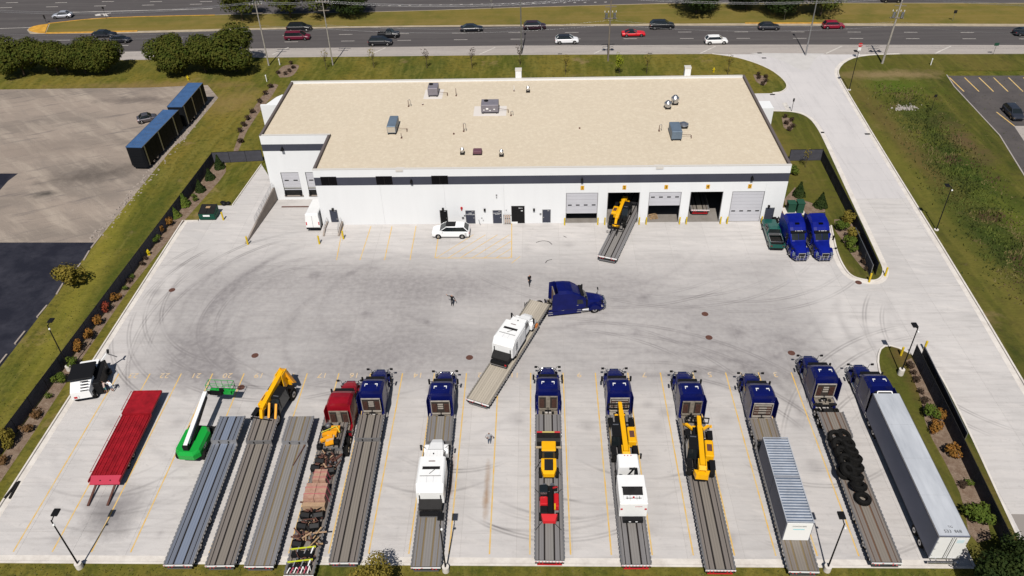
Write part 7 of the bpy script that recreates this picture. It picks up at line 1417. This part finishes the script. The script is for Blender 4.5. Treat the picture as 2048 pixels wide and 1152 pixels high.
for y, x, l, m in ((3.7, .55, 'stack of pale boards on the tail half', 'wood'), (13.0, .3, 'rusty angled frame near the step', 'brown'), (12.0, .2, 'rusty angled frame just below the step', 'brown'), (3.8, -.5, 'bundle of straps and pins on the tail half', 'brown'), (10.9, .1, 'orange bracket on top of the front block', 'o'), (1.6, .2, 'rusty bracket heap between the two yellow-green bars', 'brown'), (4.4, .1, 'dark bracket heap behind the pointed buckets', 'dark'), (5.5, .0, 'rusty bracket heap between the two bucket pairs', 'brown'), (6.7, -.2, 'thin rods lying behind the brown carton wall', 'brown'), (11.4, -.1, 'tan link arms ahead of the front tarped block', 'brown'), (12.6, .5, 'rusty link arms near the step, east side', 'brown'), (13.5, -.4, 'dark hooks against the step wall', 'dark')):
    t = lt('loose_part', l, 'attachment', y, x); mm = m_yel if m == 'o' else m
    rc = random.Random(int(y*10)); cm = [mm, mm, 'brown', 'dark', m_tan, 'black']
    for k in range(13):
        p = Vector((rc.uniform(-.7, .7), rc.uniform(-.8, .8), rc.uniform(.08, .55))); an = rc.uniform(-1.4, 1.4); ln_ = rc.uniform(.2, .65)
        MB().bar(p-Vector((cos(an), sin(an), rc.uniform(-.3, .3)))*ln_, p+Vector((cos(an), sin(an), rc.uniform(-.3, .3)))*ln_, rc.uniform(.05, .16), rc.uniform(.05, .14), cm[k % 6]).build('bar_piece', t)
    for k in range(3): MB().sphere((rc.uniform(-.6, .6), rc.uniform(-.6, .6), .3), rc.uniform(.12, .2), 'black' if k else 'steel', 7, 4, .7).build('casting', t)
for y, l, m in ((2.2, 'bright yellow-green bar with black ends across the tail', 'lime'), (.9, 'second yellow-green bar lying across the tail end', 'lime')):
    t = lt('yellow_green_bar', l, 'bar', y); MB().bar((-1.1, 0, .5), (1.1, .25, .55), .1, .1, mat('lime_steel', (.5, .55, .03), .5)).build('bar_piece', t); MB().box(-1.0, .9, -.6, -.1, .05, .4, 'black').build('black_frame', t)
    for x in (-.6, .1, .7): MB().bar((x, -.5, .3), (x+.2, .2, .55), .09, .09, 'steel' if x < .5 else 'white').build('link_arm', t)
t = lt('pink_hoses', 'heap of pink and white hoses at the trailer tail', 'hoses', .2); 
for k in range(7): MB().path([(-1+.3*k, -.2, .2), (-.8+.3*k, .2, .4+.05*k), (-.5+.25*k, .1, .2)], .05, m_pink if k % 2 else 'white').build('hose', t)
t = lt('attachment_rack', 'yellow attachments and pale boards in a black rack on the upper deck', 'attachments', 15.4, 0, 1.51)
MB().box(-.85, .6, -.3, .25, .3, .65, MO).build('yellow_plate', t); MB().bar((-.9, -.9, .4), (.3, -.5, .7), .35, .25, MO).build('yellow_plate', t); MB().bar((-.3, -1.4, .5), (.5, -1.2, .6), .5, .15, MO).build('yellow_plate', t); MB().box(-.1, .8, .4, .9, .2, .7, MO).build('yellow_plate', t)
for k in range(6): MB().box(-.3, .45, -1.15+.15*k, -1.03+.15*k, .55, .62, mat('pale_board', (.5, .36, .22), .8)).build('board', t)
for s in (-1, 1): MB().path([(s*1.0, -1.5, 0), (s*1.0, -1.5, .7), (s*1.0, .8, .7), (s*1.0, .8, 0)], .05, 'black').build('rack_hoop', t)
for x, y in ((-.8, .9), (.7, -.9), (-.9, -1.5)): MB().bbox(x-.25, x+.25, y-.25, y+.25, 0, .5, 'black', .05).build('black_casting', t)
MB().path([(-.9, -.2, .9), (.5, .6, .95), (.9, .2, .4)], .04, mat('lime_strap', (.55, .55, .08), .6)).build('strap', t)
MB().sphere((-.5, 1.1, .5), .35, 'steel').build('round_tank', t)
# pole on trailer three and loose stake
loc, a = onT(2, 11.2, .75); MB().cyl((-.3, 0, .05), (.35, 2.6, .12), .05, 'brown').build('loose_stake', None, loc, a, label='rusty stake lying across the deck with tan channels', cat='stake')
loc, a = onT(8, 14.4, 0, 1.5); MB().box(-1.15, 1.15, -.05, .05, .0, .09, mat('pale_timber', (.62, .5, .36), .8)).build('timber_bearer', None, loc, a, label='pale timber bearer laid across the upper deck under the boom', cat='timber')
loc, a = onT(7, 15.6, 0, 1.51); t = thing('pipe_frame', 'black fork frame on the upper deck before the telehandler', 'frame', loc, a)
for y in (-.5, .3): MB().box(-1.1, 1.1, y, y+.12, .1, .25, 'black').build('frame_bar', t)
for x in (-.9, -.3, .3, .9): MB().box(x-.06, x+.06, -.5, .42, .0, .1, 'black').build('frame_bar', t)
# ================================================================== PEOPLE
def person(label, loc, rz, top, legs, pose='stand', skin='skin', h=1.78, shorts=False, hair=(.03, .02, .015)):
    t = thing('person', label, 'person', (loc[0], loc[1], 0), rz); k = h/1.78
    arms = {'stand': ((.27, .02, 1.12), (.28, .1, .86), (-.27, .02, 1.12), (-.28, .1, .86)), 'wave': ((.5, .05, 1.42), (.68, .1, 1.68), (-.42, .02, 1.12), (-.5, .12, .9)), 'reach': ((.3, .25, 1.2), (.24, .5, 1.15), (-.3, .25, 1.2), (-.2, .5, 1.15)), 'walk': ((.27, .14, 1.15), (.27, .32, 1.0), (-.27, -.1, 1.12), (-.28, -.14, .86)), 'hips': ((.42, -.08, 1.18), (.24, .02, 1.0), (-.42, -.08, 1.18), (-.24, .02, 1.0))}[pose]
    st_ = .16 if pose == 'walk' else .0; lean = .1 if pose == 'reach' else 0
    J = [(0, 0, .96), (0, lean*.5, 1.2), (0, lean, 1.42), (0, lean+.02, 1.54), (0, lean+.03, 1.66), (.19, lean, 1.42), arms[0], arms[1], (-.19, lean, 1.42), arms[2], arms[3], (.1, 0, .9), (.11, st_+.03, .5), (.11, st_, .09), (.12, st_+.16, .04), (-.1, 0, .9), (-.11, -st_+.03, .5), (-.11, -st_, .09), (-.12, -st_+.16, .04)]
    E_ = [(0, 1), (1, 2), (2, 3), (3, 4), (2, 5), (5, 6), (6, 7), (2, 8), (8, 9), (9, 10), (0, 11), (11, 12), (12, 13), (13, 14), (0, 15), (15, 16), (16, 17), (17, 18)]
    Rd = [.15, .14, .15, .06, .1, .07, .05, .035, .07, .05, .035, .1, .07, .05, .04, .1, .07, .05, .04]
    me = bpy.data.meshes.new('body'); me.from_pydata([tuple(c*k for c in j) for j in J], E_, []); ob = bpy.data.objects.new('body', me); C.objects.link(ob)
    sm = ob.modifiers.new('skin', 'SKIN'); 
    for v_, r_ in zip(me.skin_vertices[0].data if me.skin_vertices else [], Rd): v_.radius = (r_*k, r_*k*.8)
    if not me.skin_vertices:
        bm = bmesh.new(); bm.from_mesh(me); ly = bm.verts.layers.skin.verify()
        for v_, r_ in zip(bm.verts, Rd): v_[ly].radius = (r_*k, r_*k*.8)
        list(bm.verts)[0][ly].use_root = True; bm.to_mesh(me); bm.free()
    sb_ = ob.modifiers.new('sub', 'SUBSURF'); sb_.levels = 1; sb_.render_levels = 1
    dg = bpy.context.evaluated_depsgraph_get(); m2 = bpy.data.meshes.new_from_object(ob.evaluated_get(dg)); C.objects.unlink(ob); bpy.data.objects.remove(ob)
    m2.materials.clear(); mt_ = mat('shirt', top, .85); ml_ = mat('trousers', legs, .85); mh = mat('hair', hair, .9); ms = mat('shoes', (.03, .025, .02), .7)
    for q_ in (mt_, ml_, M[skin], mh, ms): m2.materials.append(q_)
    for f in m2.polygons:
        c = f.center/k; z = c.z
        if z > 1.5: i = 3 if (z > 1.68 or c.y < lean-.01) else 2
        elif abs(c.x) > .26 and z < (1.6 if pose == 'wave' else 1.3) and (Vector(c)-Vector(arms[1])).length < .2 or (Vector(c)-Vector(arms[3])).length < .2: i = 2
        elif z > .93: i = 0
        elif z > (.48 if shorts else .12): i = 1
        elif z > .12: i = 2
        else: i = 4
        f.material_index = i; f.use_smooth = True
    m2.name = 'body'; link('body', m2, t); return t
bl = (.012, .012, .014)
person('person in black with one arm raised, standing in the open yard', G(905, 611), pi*.9, bl, bl, 'wave', h=1.85)
person('person in black walking beside the turning blue tractor', G(1059, 571), pi+.5, bl, (.02, .018, .02), 'walk', h=1.85)
person('person in a grey shirt and jeans alone between two parked trailers', G(979, 888), .1, (.32, .32, .33), (.10, .13, .18), 'hips')
person('person in a pale pink top and teal shorts leaning by the compact sweeper', G(213, 786), .2, (.55, .43, .38), (.12, .28, .27), 'reach', shorts=True)
person('person in a white shirt and blue shorts beside the compact sweeper', G(226, 783), -.3, (.75, .75, .76), (.14, .2, .28), 'hips', shorts=True)
drop_protos()
